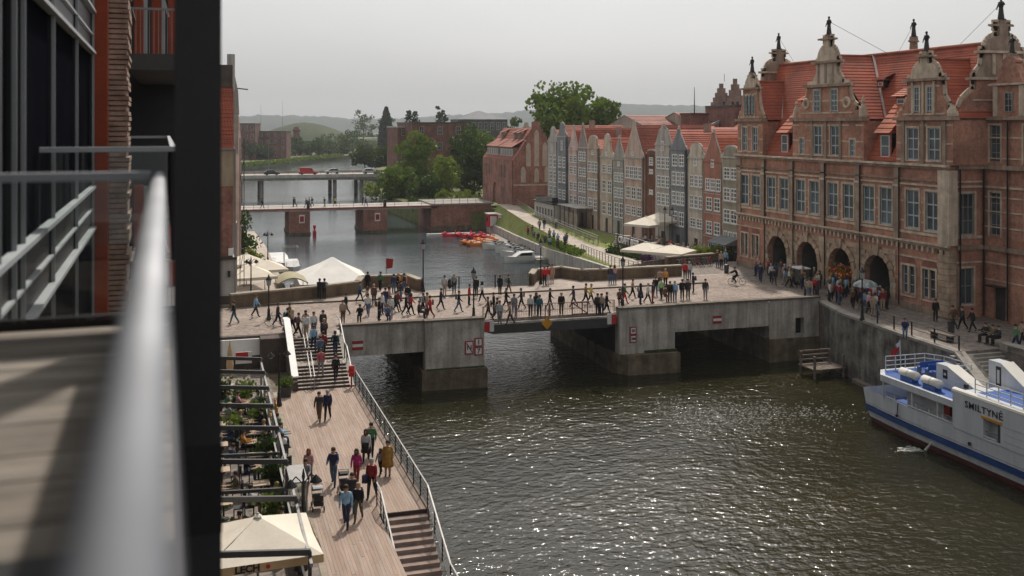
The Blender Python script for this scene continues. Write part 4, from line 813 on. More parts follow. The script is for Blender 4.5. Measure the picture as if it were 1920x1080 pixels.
# ------------------------------------------------------------------ brick gatehouse by the ramp
brick('gothic_brick', (.36,.15,.105), (.28,.115,.085), (.30,.22,.18)); mat('niche_plaster', (.42,.34,.27), .9, .15, 1)
gh = thing('brick_gatehouse', 'gothic red brick gatehouse with plastered niches and dormer roof', 'building', (54.9,200,3.6), radians(-90))
GW, GE = 21.0, 8.7
hl = [(1.5+k*1.15,2.2+k*1.15,5.3,7.6) for k in range(4)]+[(12.2+k*1.15,12.9+k*1.15,5.3,7.6) for k in range(4)]+[(2.6,3.5,1.6,3.4),(13.2,14.1,1.2,3.4),(14.6,15.5,1.2,3.4)]
MB().wall(0, GW, 0, GE, hl, 0, .25, [(9.0,1.3,0,2.8,.5)]).box(0,.3,.3,9,0,GE).box(.3,GW,8.8,9,0,GE).box(.3,GW-.3,.3,.35,0,GE).build('wall', MATS['gothic_brick'], gh)
for a,c,z0,z1 in hl: window(gh, (a+c)/2, .18, z0, c-a, z1-z0, 1 if z1 > 5 else 2, 2, MATS['offwhite_frame'], MATS['window_glass'])
MB().box(7.7,10.3,.5,.55,0,4.2).build('door', MATS['door_dark'], gh)
sg = MB().prism([(0,0),(9,0),(9,GE),(6.6,GE+3.6),(6.6,GE+4.3),(5.3,GE+6.0),(5.3,GE+7.2),(3.7,GE+7.2),(3.7,GE+6.0),(2.4,GE+4.3),(2.4,GE+3.6),(0,GE)], GW-.3, GW+.05, 'x').build('gable', MATS['gothic_brick'], gh)
for y, w_, z0, z1 in ((3.0,.9,GE-1.1,GE+2.6),(4.6,.9,GE-1.1,GE+5.0),(6.2,.9,GE-1.1,GE+2.6),(2.0,.9,4.6,6.9),(4.6,.9,4.6,6.6),(6.6,.9,4.6,6.9)):
    pts = [(y-w_/2,z0),(y+w_/2,z0),(y+w_/2,z1),(y+w_*.3,z1+.45),(y,z1+.7),(y-w_*.3,z1+.45),(y-w_/2,z1)]; MB().prism(pts, GW+.05, GW+.08, 'x').build('niche', MATS['niche_plaster'], sg)
MB().box(GW+.05,GW+.1,0.1,8.9,4.0,4.3).build('band', MATS['niche_plaster'], sg); MB().box(GW-.3,GW+.12,2.3,2.5,GE+3.5,GE+3.8).build('coping', MATS['niche_plaster'], sg)
for sgn in (0, 1):
    n = 12; b = MB()
    for k in range(n):
        y0, y1 = (4.5*k/n, 4.5*(k+1)/n) if not sgn else (9-4.5*k/n, 9-4.5*(k+1)/n); z0, z1 = GE+6*k/n, GE+6*(k+1)/n
        b.add([(0,y0,z0+.07),(GW-.3,y0,z0+.07),(GW-.3,y1,z1),(0,y1,z1),(0,y0,z0),(GW-.3,y0,z0)], [(0,1,2,3),(4,5,1,0)])
    b.build('roof_slope', MATS['old_tiles'], gh)
for x0, x1 in ((1.5,9.5),(10.5,19)):
    d = MB().box(x0,x1,.6,2.6,GE+.3,GE+2.3).build('dormer', MATS['shop_base'], gh); MB().prism([(.3,GE+2.3),(.3,GE+2.42),(3.6,GE+4.3),(3.6,GE+4.1)], x0-.2, x1+.2, 'x').build('dormer_roof', MATS['old_tiles'], d)
    for k in range(5): window(d, x0+.8+k*(x1-x0-1.6)/4, .55, GE+.7, 1.1, 1.3, 2, 1, MATS['white_paint'], MATS['window_glass'])
for x in (4.5, 13, 16): d = MB().box(x-.5,x+.5,2.7,4.2,GE+3.9,GE+5).build('dormer', MATS['shop_base'], gh); MB().prism([(2.4,GE+5),(2.4,GE+5.1),(4.5,GE+5.9),(4.5,GE+5.7)], x-.7, x+.7, 'x').build('dormer_roof', MATS['old_tiles'], d)
# ------------------------------------------------------------------ town roofs behind the row
def block(name, label, x, y, w_, d_, z0, z1, rz, wm, rm, style='ridge', rh_=3, rot=0, cat='building', group='town buildings behind the quay houses', nwin=0, rows=1):
    t = thing(name, label, cat, (x,y,z0), rot, group); H = z1-z0
    MB().box(-w_/2,w_/2,-d_/2,d_/2,0,H).build('wall', wm, t)
    if style == 'ridge':
        for s in (-1,1):
            b = MB(); n = 10
            for k in range(n):
                y0, y1 = s*(d_/2+.3)*(1-k/n), s*(d_/2+.3)*(1-(k+1)/n); a0, a1 = H-.1+rh_*k/n, H-.1+rh_*(k+1)/n
                b.add([(-w_/2-.2,y0,a0+.06),(w_/2+.2,y0,a0+.06),(w_/2+.2,y1,a1),(-w_/2-.2,y1,a1),(-w_/2-.2,y0,a0),(w_/2+.2,y0,a0)], [(0,1,2,3),(4,5,1,0)])
            b.build('roof_slope', rm, t)
        for s in (-1,1): MB().prism([(-d_/2,H),(d_/2,H),(0,H+rh_-.1)], s*w_/2-.05, s*w_/2+.05, 'x').build('gable_end', wm, t)
    elif style == 'flat': MB().box(-w_/2-.15,w_/2+.15,-d_/2-.15,d_/2+.15,H,H+.35).build('roof', rm, t)
    elif style == 'hip':
        b = MB(); b.add([(-w_/2-.2,-d_/2-.2,H),(w_/2+.2,-d_/2-.2,H),(w_/2+.2,d_/2+.2,H),(-w_/2-.2,d_/2+.2,H),(-w_/2+d_/2,0,H+rh_),(w_/2-d_/2,0,H+rh_)], [(0,1,5,4),(1,2,5),(2,3,4,5),(3,0,4)]); b.build('roof_slope', rm, t)
    for r in range(rows):
        for k in range(nwin):
            window(t, -w_/2+w_*(k+.5)/nwin, -d_/2-.03, H*(r+.3)/rows, min(1.3,w_/nwin*.6), H/rows*.5, 2, 2, MATS['offwhite_frame'], MATS['window_glass'])
    return t
brick('town_brick', (.24,.10,.075), (.18,.075,.06), (.2,.15,.13)); mat('town_plaster', (.38,.33,.27), .9, .2, .5, streak=.3); mat('roof_slate', (.085,.09,.10), .7, .25, .4)
WR = radians(-90)
block('town_building', 'long red roofed building parallel to the quay behind the pointed gables', 75, 131, 26, 10, 3.3, 15.0, WR, MATS['town_plaster'], MATS['red_tiles'], 'ridge', 3.6, WR)
block('town_building', 'orange roofed building behind the beige and blue houses', 74, 112, 13, 9, 3.3, 14.2, WR, MATS['town_plaster'], MATS['orange_tiles'], 'ridge', 3.8, WR)
block('town_building', 'red roofed building behind the sage and cream houses', 77, 152, 18, 10, 3.3, 14.4, WR, MATS['town_plaster'], MATS['red_tiles'], 'ridge', 4.4, WR)
block('town_building', 'small pyramid roofed orange tiled building behind the rose house', 80, 139, 8, 7.9, 3.3, 15.5, WR, MATS['town_plaster'], MATS['orange_tiles'], 'hip', 4.2, WR)
block('town_building', 'long low building with dark flat roof behind the quay houses', 92, 132, 26, 8, 3.3, 17.6, WR, MATS['town_brick'], MATS['dark_steel'], 'flat', 0, radians(-75))
tb = block('town_building', 'pale building with a triangular pediment and red roof', 92, 172, 16, 20, 3.3, 18.3, WR, MATS['town_plaster'], MATS['old_tiles'], 'ridge', 3.0, radians(5), nwin=6, rows=4)
MB().prism([(-8,15.0),(8,15.0),(0,18.2)], -10.6, -10.1).build('pediment', MATS['town_plaster'], tb); MB().bar((-8.4,-10.6,14.9),(0,-10.6,18.3),.5,.3,(0,1,0)).build('pediment_cornice', MATS['gable_stone_white'], tb); MB().bar((8.4,-10.6,14.9),(0,-10.6,18.3),.5,.3,(0,1,0)).build('pediment_cornice', MATS['gable_stone_white'], tb)
block('town_building', 'red roofed building with shallow gable left of the pediment', 82, 176, 13, 16, 3.3, 18.2, WR, MATS['town_plaster'], MATS['old_tiles'], 'ridge', 2.6, radians(10))
block('chimney_stack', 'square dark brick stack with a tall mast rising over the roofs', 82.5, 160.5, 3.4, 3.4, 8, 20.6, WR, MATS['town_brick'], MATS['dark_steel'], 'flat', 0, .1, 'chimney')
tag(MB().cyl((82.5,160.5,20.6),(82.5,160.5,25.5),.12,.04,6).build('mast', MATS['dark_steel']), 'thin dark mast standing on the square brick stack', 'mast')
block('town_building', 'tall flat topped brick building in front of the stepped church tower', 92, 160, 9, 14, 3.3, 22.0, WR, MATS['town_brick'], MATS['dark_steel'], 'flat', 0, radians(-8), nwin=3, rows=5)
block('town_building', 'red roofed brick hall beside the gate roof', 97, 150, 14, 10, 3.3, 18.4, WR, MATS['town_brick'], MATS['red_tiles'], 'ridge', 3.0, radians(-10))
block('town_building', 'far low red roofed range below the wooded hill', 120, 205, 30, 14, 3.3, 18.0, WR, MATS['town_brick'], MATS['old_tiles'], 'ridge', 3.4, radians(-5))
ch = thing('church_tower', 'distant brick church tower with stepped twin gables', 'church', (128,232.5,3), radians(-20))
brick('church_brick', (.30,.19,.16), (.25,.16,.14), (.26,.2,.18))
MB().box(-4.2,4.2,-3,5,0,20.5).build('wall', MATS['church_brick'], ch)
for sx, hh in ((-1.2, 26.4), (2.2, 27.6)):
    pr = []; n = 5
    for k in range(n): pr += [(sx-2.6*(1-k/n), 20.5+(hh-20.5)*k/n), (sx-2.6*(1-k/n), 20.5+(hh-20.5)*(k+1)/n)]
    pr += [(2*sx-a, z) for a, z in reversed(pr)]; MB().prism(pr, -3.0 if sx < 0 else -3.4, -2.4 if sx < 0 else -2.9).build('stepped_gable', MATS['church_brick'], ch)
for x in (-.6, 1.6, 2.8): window(ch, x, -3.45, 20.6, .6, 1.2, 1, 1, MATS['dark_steel'], MATS['dark_glass'])
MB().cyl((0,0,27),(0,0,29),.06,n=4).build('finial', MATS['dark_steel'], ch)
# buildings beyond the gatehouse
block('town_building', 'plain red brick waterside block with flat roof among trees', 61, 276, 15.5, 16, 2.4, 19.3, 0, MATS['town_brick'], MATS['dark_steel'], 'flat', 0, radians(4), group='far buildings', nwin=3, rows=4)
block('town_building', 'open floored brick block with pale slabs beside the flat roofed one', 52.6, 281, 3.4, 12, 2.4, 18.2, 0, MATS['town_brick'], MATS['gable_stone_white'], 'flat', 0, radians(4), group='far buildings', nwin=1, rows=5)
block('town_building', 'large slate grey roofed building beyond the gatehouse', 81, 300, 15, 14, 2.4, 20.6, 0, MATS['roof_slate'], MATS['roof_slate'], 'hip', 2.6, radians(-4), group='far buildings', nwin=8, rows=4)
for i, (x, y, hh, wd, lb) in enumerate(((71,236,17.5,3.2,'narrow pale gabled house front with white capped gable'),(74.5,232,19.2,3.4,'tan gabled house front with tall pinnacle gable'),(78.4,229,18.4,3.6,'pinkish gabled house front with stepped gable top'),(82.2,226,19.4,3.6,'brown gabled house front behind the gatehouse roof'))):
    t = thing('gabled_house', lb, 'house', (x,y,2.4), radians(-30), 'gabled houses beyond the gatehouse'); m = MATS[['facade_pale_grey','facade_cream_tan','facade_rose','facade_tan'][i]]
    MB().box(-wd/2,wd/2,0,9,0,hh-6).build('wall', m, t); MB().prism([(-wd/2,hh-6),(wd/2,hh-6),(wd*.3,hh-4),(wd*.16,hh-2.6),(-wd*.16,hh-2.6),(-wd*.3,hh-4)], -.05, .3).build('gable', m, t); MB().box(-.4,.4,-.1,.35,hh-2.6,hh-2.1).build('gable_cap', MATS['gable_stone_white'], t)
    MB().prism([(-wd/2,hh-6),(wd/2,hh-6),(0,hh-3.2)], .3, 9).build('roof', MATS['old_tiles'], t)
    for r in range(4):
        for k in (-1,1): window(t, k*wd*.22, -.03, 1.5+r*2.4, .9, 1.5, 2, 2, MATS['white_paint'], MATS['window_glass'])
t = block('tower_roof', 'dark pointed turret roof rising behind the far gabled houses', 84, 246, 4, 4, 2.4, 19.5, 0, MATS['town_brick'], MATS['old_tiles'], 'hip', 4.5, .2, 'tower', 'far buildings'); 
# far left bank
for x, y, w_, d_, h, lb in ((22,548,12,14,19.5,'brownish red brick warehouse on the far left bank'),(37,556,15,14,15.5,'lower dark brick warehouse beside the taller one'),): block('warehouse', lb, x, y, w_, d_, .9, h, 0, MATS['town_brick'], MATS['dark_steel'], 'flat', 0, radians(-14), group='far warehouses', nwin=4, rows=4)
block('distant_house', 'small distant house with bright orange roof by the poplar', 122, 560, 14, 10, .9, 8, 0, MATS['town_plaster'], MATS['orange_tiles'], 'hip', 6, radians(-14), group='far buildings')
block('distant_shed', 'long pale roofed shed on the distant plain', 150, 1010, 70, 30, .9, 6, 0, MATS['gable_stone_white'], MATS['gable_stone_white'], 'flat', 0, radians(-10), group='far buildings')
block('distant_shed', 'pale grey shed behind the bushes near the road bridge', 86, 405, 24, 10, 2.4, 7, 0, MATS['town_plaster'], MATS['roof_slate'], 'flat', 0, radians(-12), group='far buildings')
for x, y, h, lb in ((70,1300,46,'slender distant transmission mast over the hills'),(98,1320,50,'tallest distant transmission mast over the hills')): tag(MB().cyl((x,y,.9),(x,y,h),.35,.12,5).build('transmission_mast', MATS['grey_steel']), lb, 'mast', 'masts')
tag(MB().lathe([(2.2,0),(2.0,14),(2.6,14.2),(2.6,15),(1.6,17)], (56,640,.9), 10).build('water_tower', MATS['town_brick']), 'small distant brick tower above the bushes on the plain', 'tower')
# ------------------------------------------------------------------ low footbridge with brick piers
cb = thing('brick_pier_bridge', 'low flat bridge on two red brick piers further up the river', 'bridge', (28,191,-1))
mat('bridge_fascia', (.36,.32,.29), .8, .2, .5, streak=.3); mat('weathered_red_rail', (.34,.07,.05), .7, .2)
for x0, x1 in ((15.0,18.7),(28.4,32.8)):
    p = MB().box(x0,x1,186.5,197,-2.5,3.2).build('pier', MATS['gothic_brick'], cb, True); MB().box(x0-.12,x1+.12,186.3,197.2,-2.5,-.6).build('pier_base', MATS['concrete_wet'], cb, True)
    MB().box((x0+x1)/2-.1,(x0+x1)/2+.9,186.4,186.48,1.1,2.6).build('navigation_sign', MATS['sign_white'], cb, True); MB().box((x0+x1)/2+.05,(x0+x1)/2+.75,186.34,186.39,1.35,2.35).build('sign_mark', MATS['sign_red'], cb, True)
for x in (18.4, 32.4): MB().box(x-.25,x+.25,186.4,187,3.75,5.1).build('gate_post', MATS['dark_steel'], cb, True)
MB().box(-4,42.5,186.9,196.5,3.2,3.75).build('deck', MATS['bridge_fascia'], cb, True); MB().box(-4,42.5,186.82,186.9,3.5,3.7).build('red_edge', MATS['weathered_red_rail'], cb, True)
MB().box(41.3,53,186.9,199,-2.5,3.7).build('abutment', MATS['gothic_brick'], cb, True); MB().box(41.3,53.4,186.7,199.2,3.7,4.0).build('abutment_coping', MATS['granite'], cb, True); MB().box(41.2,50,186.6,187,-2.5,-.2).build('abutment_base', MATS['concrete_wet'], cb, True)
railing('footbridge_railing', 'thin dark railing on the near side of the brick pier bridge', [(-4,187.1,3.75),(42,187.1,3.75)], 1.05, MATS['dark_steel'], MATS['dark_steel'], 2.5, 2, .06, .06, wr=.02)
railing('footbridge_railing', 'pale railing along the brick abutment by the gatehouse', [(42,187.2,4.0),(53.2,187.2,4.0)], 1.0, MATS['galvanised'], MATS['galvanised'], 1.5, 1, .08, .08, wr=.02)
tag(MB().lathe([(.3,0),(.35,.8),(.12,1.4),(.25,1.6),(.25,2.1),(.02,2.2)], (19.3,184.5,WZ-.2), 8).build('channel_buoy', MATS['red_paint']), 'small red channel buoy beside the brick bridge pier', 'buoy')
tag(MB().lathe([(.35,0),(.4,.7),(.15,1.3),(.3,1.7),(.02,2.3)], (30.9,205,WZ-.2), 8).build('channel_buoy', MATS['black_steel']), 'dark channel buoy floating beyond the brick pier bridge', 'buoy')
# ------------------------------------------------------------------ road bridge
rb = thing('road_bridge', 'pale concrete road bridge with cars crossing the river', 'bridge', (25,291,-1))
MB().box(-30,64,284,300,3.6,4.9).build('deck', MATS['bridge_fascia'], rb, True); MB().box(-30,64,283.6,284,4.3,5.2).build('parapet_beam', MATS['gable_stone_white'], rb, True); MB().box(-30,64,299.7,300,4.9,5.6).build('parapet_beam', MATS['bridge_fascia'], rb, True)
MB().prism([(40,3.6),(64,3.6),(64,2.0),(50,2.6)], 285, 299).build('deck_haunch', MATS['bridge_fascia'], rb, True)
for x in (10, 15.6, 35.5, 43.0):
    for y in (286, 297): MB().cyl((x,y,-2.5),(x,y,3.6),.55,n=10).build('column', MATS['bridge_fascia'], rb, True)
railing('road_railing', 'thin dark railing above the pale road bridge beam', [(-10,284,5.2),(64,284,5.2)], .9, MATS['dark_steel'], MATS['dark_steel'], 3, 1, .07, .07, wr=.03)
def car(label, x, y, z, col, rz, van=False):
    t = thing('car', label, 'car', (x,y,z), rz, 'cars on the road bridge'); h = 1.0 if not van else 1.3; Ln = 4.3 if not van else 5.2
    MB().prism([(-Ln/2,.3),(Ln/2,.3),(Ln/2,.75),(Ln/2-.9,.95),(-Ln/2+.3,.98),(-Ln/2,.8)], -.85, .85).build('body', col, t)
    MB().prism([(-Ln/2+.3,.95),(Ln/2-1.0,.93),(Ln/2-1.8,1.45 if not van else 2.0),(-Ln/2+.8 if not van else -Ln/2+.1,1.47 if not van else 2.05)], -.75, .75).build('cabin', col if van else MATS['window_glass'], t)
    if not van: MB().prism([(-Ln/2+.85,1.45),(Ln/2-1.8,1.43),(Ln/2-1.85,1.5),(-Ln/2+.9,1.52)], -.74, .74).build('roof', col, t)
    else: MB().box(Ln/2-2.0,Ln/2-1.5,-.77,.77,1.1,1.8).build('side_window', MATS['window_glass'], t)
    for sx in (-Ln/2+.8, Ln/2-.85):
        for sy in (-.86, .86): w1 = MB().cyl((sx,sy-.1,.32),(sx,sy+.1,.32),.32,n=12).build('wheel', MATS['black_paint'], t)
mat('car_silver', (.42,.43,.44), .3, .05, metal=.4); mat('car_red', (.40,.03,.025), .35, .05); mat('car_dark', (.03,.035,.045), .3, .1)
car('dark car crossing the road bridge', 18.5, 289, 4.9, MATS['car_dark'], 0); car('red van crossing the road bridge', 28.5, 289, 4.9, MATS['car_red'], 0, True); car('white silver car behind the red van', 35.6, 293, 4.9, MATS['car_silver'], pi); car('silver car nearest the trees on the road bridge', 46.0, 289.5, 4.9, MATS['car_silver'], 0); car('pale parked car beside the trees past the bridge', 60.5, 293, 4.9, MATS['car_silver'], .4)
tag(MB().cyl((18.2,298,4.9),(18.2,298,13.5),.12,.08,6).bar((18.2,298,13.5),(19.6,298,13.8),.12).build('street_lamp', MATS['grey_steel']), 'tall grey street lamp on the road bridge', 'street lamp')
# ------------------------------------------------------------------ the modern building the balcony belongs to (local a right, b along the facade)
BR = radians(1.94)
mb = thing('modern_building', 'dark glass and brick modern building with white slab edges', 'building', (0,0,0), BR)
mat('anthracite', (.030,.028,.030), .5, .15, 1.5); mat('aluminium', (.33,.34,.36), .6, .12, 4, metal=.3); mat('white_slab', (.40,.41,.42), .6, .1); mat('orange_steel', (.34,.055,.018), .55, .2, 1.5); mat('pier_brick_light', (.38,.26,.20), .9, .35, 4, .4, 14); mat('slab_grey', (.075,.072,.07), .7, .15)
mat('mullion_light', (.34,.35,.36), .4, .1, metal=.4)
clear_glass('balcony_glass'); mat('facade_glass', (.007,.0075,.010), .9, .3, .3, spec=0.0)
def mp_(name, m, b, par=None): return b.build(name, MATS[m], par or mb)
mp_('core', 'anthracite', MB().box(-14, -1.42, -6, 60, 1.4, 34)); 
MU = [3.0, 6.0, 8.9, 9.8, 10.4, 13.1, 16.5, 20.2]
for k, b_ in enumerate(MU):
    mp_('mullion', 'mullion_light', MB().box(-1.26, -1.22, b_-.01, b_+.01, 8, 30)); mp_('mullion', 'black_paint', MB().box(-1.34, -1.26, b_-.06, b_+.06, 8, 30))
LV = [17.7-6.4, 17.7-3.2, 17.7, 17.7+3.2, 17.7+6.4]
for lv in LV:
    for k in range(len(MU)-1):
        mp_('glass_panel', 'facade_glass', MB().box(-1.36, -1.30, MU[k]+.06, MU[k+1]-.06, lv, lv+2.4))
        mp_('spandrel', 'anthracite', MB().box(-1.36, -1.28, MU[k]+.06, MU[k+1]-.06, lv-.74, lv-.06))
    for z0, z1, o in ((-.80,-.75,.10),(-.45,-.42,.05),(-.05,0,.10)):
        mp_('slab_edge', 'white_slab', MB().box(-1.28, -1.28+o, 3, 20.1, lv+z0, lv+z1))
mp_('orange_column', 'orange_steel', MB().box(-1.25, -1.0, 20.3, 20.7, 5, 32)); mp_('orange_column', 'orange_steel', MB().box(-.98, -.72, 21.6, 21.9, 17.4, 22.8))
rbk = random.Random(5); pc = mp_('brick_pier', 'pier_brick_light', MB().box(-1.15, -.7, 20.9, 22.2, 5, 32))
for k in range(150):
    z = 13+k*.098
    if 18.5 < z < 18.56: continue
    inst_b = MB().box(-1.2+rbk.uniform(-.03,.03), -.66+rbk.uniform(-.035,.035), 20.75+rbk.uniform(-.03,.02), 22.25, z+.012, z+.086); mp_('brick', 'pier_brick_light', inst_b, pc)
# balconies of the further wing
for lv in (17.7-2.95, 17.7+2.7):
    mp_('balcony_slab', 'slab_grey', MB().box(-.72, .55, 24.0, 33, lv-.36, lv))
    for k in range(14): mp_('baluster', 'galvanised', MB().box(-.7+k*.095, -.685+k*.095, 24.05, 24.07, lv, lv+.98))
    mp_('balcony_rail', 'galvanised', MB().box(-.72, .55, 24.03, 24.09, lv+.98, lv+1.03)); mp_('balcony_rail', 'galvanised', MB().box(-.72, -.67, 24.03, 33, lv+.98, lv+1.03))
    for x in (-.42, -.02): mp_('steel_post', 'white_slab', MB().box(x-.04, x+.04, 25.6, 25.7, lv, lv+2.6))
    mp_('steel_brace', 'white_slab', MB().bar((-.3,25.65,lv+2.5),(.1,25.65,lv+1.0),.05)); mp_('steel_beam', 'black_steel', MB().box(-.5,.5,25.6,25.7,lv+1.75,lv+1.85))
    for x in (-.62, -.2, .2): mp_('orange_panel', 'orange_steel', MB().box(x-.1, x+.12, 27, 27.2, lv, lv+2.55))
mp_('wing_wall', 'anthracite', MB().box(-1.4, .5, 33, 34, 1.4, 28)); mp_('white_unit', 'white_slab', MB().box(-1.2,-1.05, 6.6, 7.3, 16.2, 17.45))
# own balcony
bl = thing('balcony', 'timber decked balcony with glass balustrade and metal handrail', 'balcony', (0,0,17.4), BR)
def bb(name, m, b, par=None): return b.build(name, MATS[m] if isinstance(m, str) else m, par or bl)
zf = .3
wd = [mat('deck_board_%d' % i, c, .85, .3, 2.5, .3, 9, sv=(.6,4,1)) for i, c in enumerate([(.235,.205,.17),(.20,.17,.14),(.265,.23,.19)])]
for k in range(24):
    b0 = 2.80+k*.132; bb('plank', wd[rbk.randrange(3)], MB().box(-1.28, .03, b0, b0+.126, zf-.03, zf+rbk.uniform(-.003,.003)))
bb('slab', 'anthracite', MB().box(-1.4, .05, -.6, 6.0, zf-.35, zf-.035)); bb('dark_floor_plate', 'black_paint', MB().box(-1.3, .03, -.5, 2.78, zf-.034, zf+.02))  # plain black plate on the near floor, short of the planks
bb('edge_profile', 'black_steel', MB().box(-1.28, .05, 5.975, 6.02, zf-.02, zf+.06)); 
h = 1.15
hr = MB().cyl((-.028,.1,0),(-.028,5.86,0),.034,n=24); hr.v = [(x,y,h-.03+z*.8) for x,y,z in hr.v]; hr.build('handrail', MATS['aluminium'], bl, smooth=True); bb('handrail', 'aluminium', MB().box(-1.28, -.069, 5.80, 5.87, h-.045, h))
bb('glass_panel', 'balcony_glass', MB().box(-.036, -.026, .2, 5.80, zf+.05, h-.045)); bb('glass_panel', 'balcony_glass', MB().box(-1.27, -.07, 5.83, 5.84, zf+.07, h-.045))
col_ = thing('steel_column', 'dark grey steel column at the outer corner of the balcony', 'column', (0,0,1.5), BR)
MB().box(.055,.305,5.95,6.2,0,30).build('shaft', MATS['anthracite'], col_); MB().box(.0,.36,5.9,6.25,0,.05).build('base_plate', MATS['black_steel'], col_); MB().box(.05,.31,5.945,6.205,15.0,15.5).build('collar', MATS['black_steel'], col_)
gb2 = thing('glass_balustrade', 'neighbouring glass balustrade with pale metal rails', 'balustrade', (0,0,17.6), BR)
for a0, a1, b0, b1 in ((-1.26,.12,11.85,11.93),(-1.26,.12,24.0,24.1),(.06,.12,11.93,24.0)): MB().box(a0,a1,b0,b1,.91,.965).build('handrail', MATS['white_slab'], gb2)
MB().box(-1.26,.05,11.885,11.895,-.1,.91).build('glass_panel', MATS['balcony_glass'], gb2); MB().box(.085,.095,11.95,23.98,-.1,.91).build('glass_panel', MATS['balcony_glass'], gb2)
for p in (11.9, 15.9, 19.9, 23.9): MB().box(.07,.11,p-.02,p+.02,-.3,.91).build('post', MATS['black_steel'], gb2)
# ------------------------------------------------------------------ old tiled house on the left bank by the bridge
lh = thing('tiled_house', 'tall narrow house with red tiled slope and brick front by the bridge', 'house', (2.6,88.2,3.8))
def lp(name, m, b, par=None): return b.build(name, MATS[m], par or lh)
mat('cream_render', (.40,.31,.215), .9, .12, .8, streak=.3); mat('white_render', (.44,.41,.375), .9, .12, .8, streak=.3)
lp('brown_base', 'brown_wall', MB().box(-9,-.02,0,12,0,.7)); lp('wall', 'white_render', MB().box(-9,0,.05,12,.7,3.9)); lp('wall', 'gothic_brick', MB().box(-9,-.15,0,12,3.9,9.9)); lp('wall', 'cream_render', MB().box(-9,.05,-.05,12,9.9,13.1))
b = MB(); n = 18
for k in range(n):
    z0, z1 = 13.1+5.2*k/n, 13.1+5.2*(k+1)/n; y0, y1 = -.1+2.4*k/n, -.1+2.4*(k+1)/n
    b.add([(-9,y0-.05,z0),(-.05,y0-.05,z0),(-.05,y1,z1),(-9,y1,z1),(-9,y0,z0),(-.05,y0,z0)], [(0,1,2,3),(4,5,1,0)])
lp('roof_slope', 'red_tiles', b); lp('attic', 'brown_wall', MB().box(-9,-.1,2.2,12,18.3,20.2)); lp('cornice', 'dark_steel', MB().box(-9,.2,-.25,.1,3.75,3.95)); lp('gutter', 'galvanised', MB().box(-9,.1,-.2,0,12.95,13.1))
lp('downpipe', 'galvanised', MB().cyl((.05,-.15,.3),(.05,-.15,13),.06)); lp('wall_lamp', 'black_steel', MB().box(-.55,-.35,-.3,0,2.3,2.8)); lp('alarm_box', 'white_paint', MB().box(-.5,-.1,-.2,0,4.1,4.7)); lp('chimney', 'white_render', MB().cyl((-.2,3.5,18),(-.2,3.5,21.2),.35,n=10))
g2 = thing('grey_gable_house', 'grey gable front with jutting beam behind the tiled house', 'house', (3.15,99,3.6))
for z0, z1, x, m in ((0,6.0,.0,'white_render'),(6,12.5,-.1,'cream_render'),(12.5,16.2,.1,'gable_stone_white')): MB().box(-9,x,0,9,z0,z1).build('wall', MATS[m], g2)
MB().prism([(-3,16.2),(.2,16.2),(.1,18.4),(-.2,19.9),(-.8,19.9)], 0, .6).build('gable', MATS['facade_slate_grey'], g2); MB().bar((-.5,.3,18.75),(1.0,.3,18.6),.14,.1).build('hoist_beam', MATS['black_steel'], g2); MB().box(-.9,-.2,.5,1.5,19.6,20.8).build('chimney', MATS['gable_stone_white'], g2)
for x in (.25, .62):
    MB().cyl((x,-.4,0),(x,-.4,14.0),.04,n=6).build('scaffold_tube', MATS['dark_steel'], g2)
for k in range(6): MB().cyl((.25,-.4,1.5+k*2.1),(.62,-.4,1.5+k*2.1),.035,n=6).build('scaffold_tube', MATS['galvanised'], g2)
for k in range(3): MB().cyl((.25,-.4,1.5+k*4.2),(.62,-.4,3.6+k*4.2),.03,n=6).build('scaffold_brace', MATS['dark_steel'], g2)
g3 = thing('pink_gable_house', 'sliver of a pinkish gable front further down the left bank', 'house', (4.4,124,3)); MB().box(-9,0,0,12,0,14).build('wall', MATS['facade_light_rose'], g3); MB().prism([(-4,14),(0,14),(-.2,16.5),(-.5,18.4),(-1.2,18.4)], 0, .6).build('gable', MATS['facade_light_rose'], g3)
# ------------------------------------------------------------------ restaurant terrace under the balcony
pg = thing('terrace_pergola', 'dark steel terrace frame with sloping beams beside the boardwalk', 'pergola', (1,50,1.6))
BY = [64.3,60.8,57.1,53.4,49.4,44.4,39.9,34.75]
for y in BY:
    MB().bar((-2.6,y,4.95),(3.5,y,4.38),.13,.2).build('beam', MATS['dark_steel'], pg, True); MB().box(3.42,3.54,y-.06,y+.06,1.6,4.4).build('post', MATS['galvanised'] if y > 46 else MATS['dark_steel'], pg, True)
MB().box(3.43,3.53,34.2,64.3,4.1,4.22).build('edge_beam', MATS['galvanised'], pg, True); MB().box(.0,.1,34.2,64.3,4.45,4.6).build('inner_beam', MATS['dark_steel'], pg, True)
for y0, y1 in zip(BY[1:], BY[:-1]):
    MB().box(3.47,3.49,y0+.1,y1-.1,1.65,2.75).build('glass_screen', MATS['balcony_glass'], pg, True); MB().box(3.44,3.52,y0+.08,y1-.08,2.75,2.8).build('screen_rail', MATS['galvanised'], pg, True)
for y in (49.0, 44.1, 39.6): MB().bar((-2.6,y,3.6),(3.5,y,3.3),.1,.14).build('lower_beam', MATS['dark_steel'], pg, True)
MB().box(-.9,-.3,52,64,4.95,5.0).build('fabric_roll', MATS['canvas_white'], pg, True)
sc_ = thing('glass_booth', 'small glass walled booth at the boardwalk edge of the terrace', 'booth', (4.0,45.2,1.6))
for x, y in ((3.6,44.4),(4.32,44.4),(3.6,46.6),(4.32,46.6)): MB().box(x-.03,x+.03,y-.03,y+.03,1.6,3.4).build('post', MATS['galvanised'], sc_, True)
for y in (44.4, 46.6): MB().box(3.63,4.29,y-.01,y+.01,1.65,3.4).build('glass_panel', MATS['balcony_glass'], sc_, True)
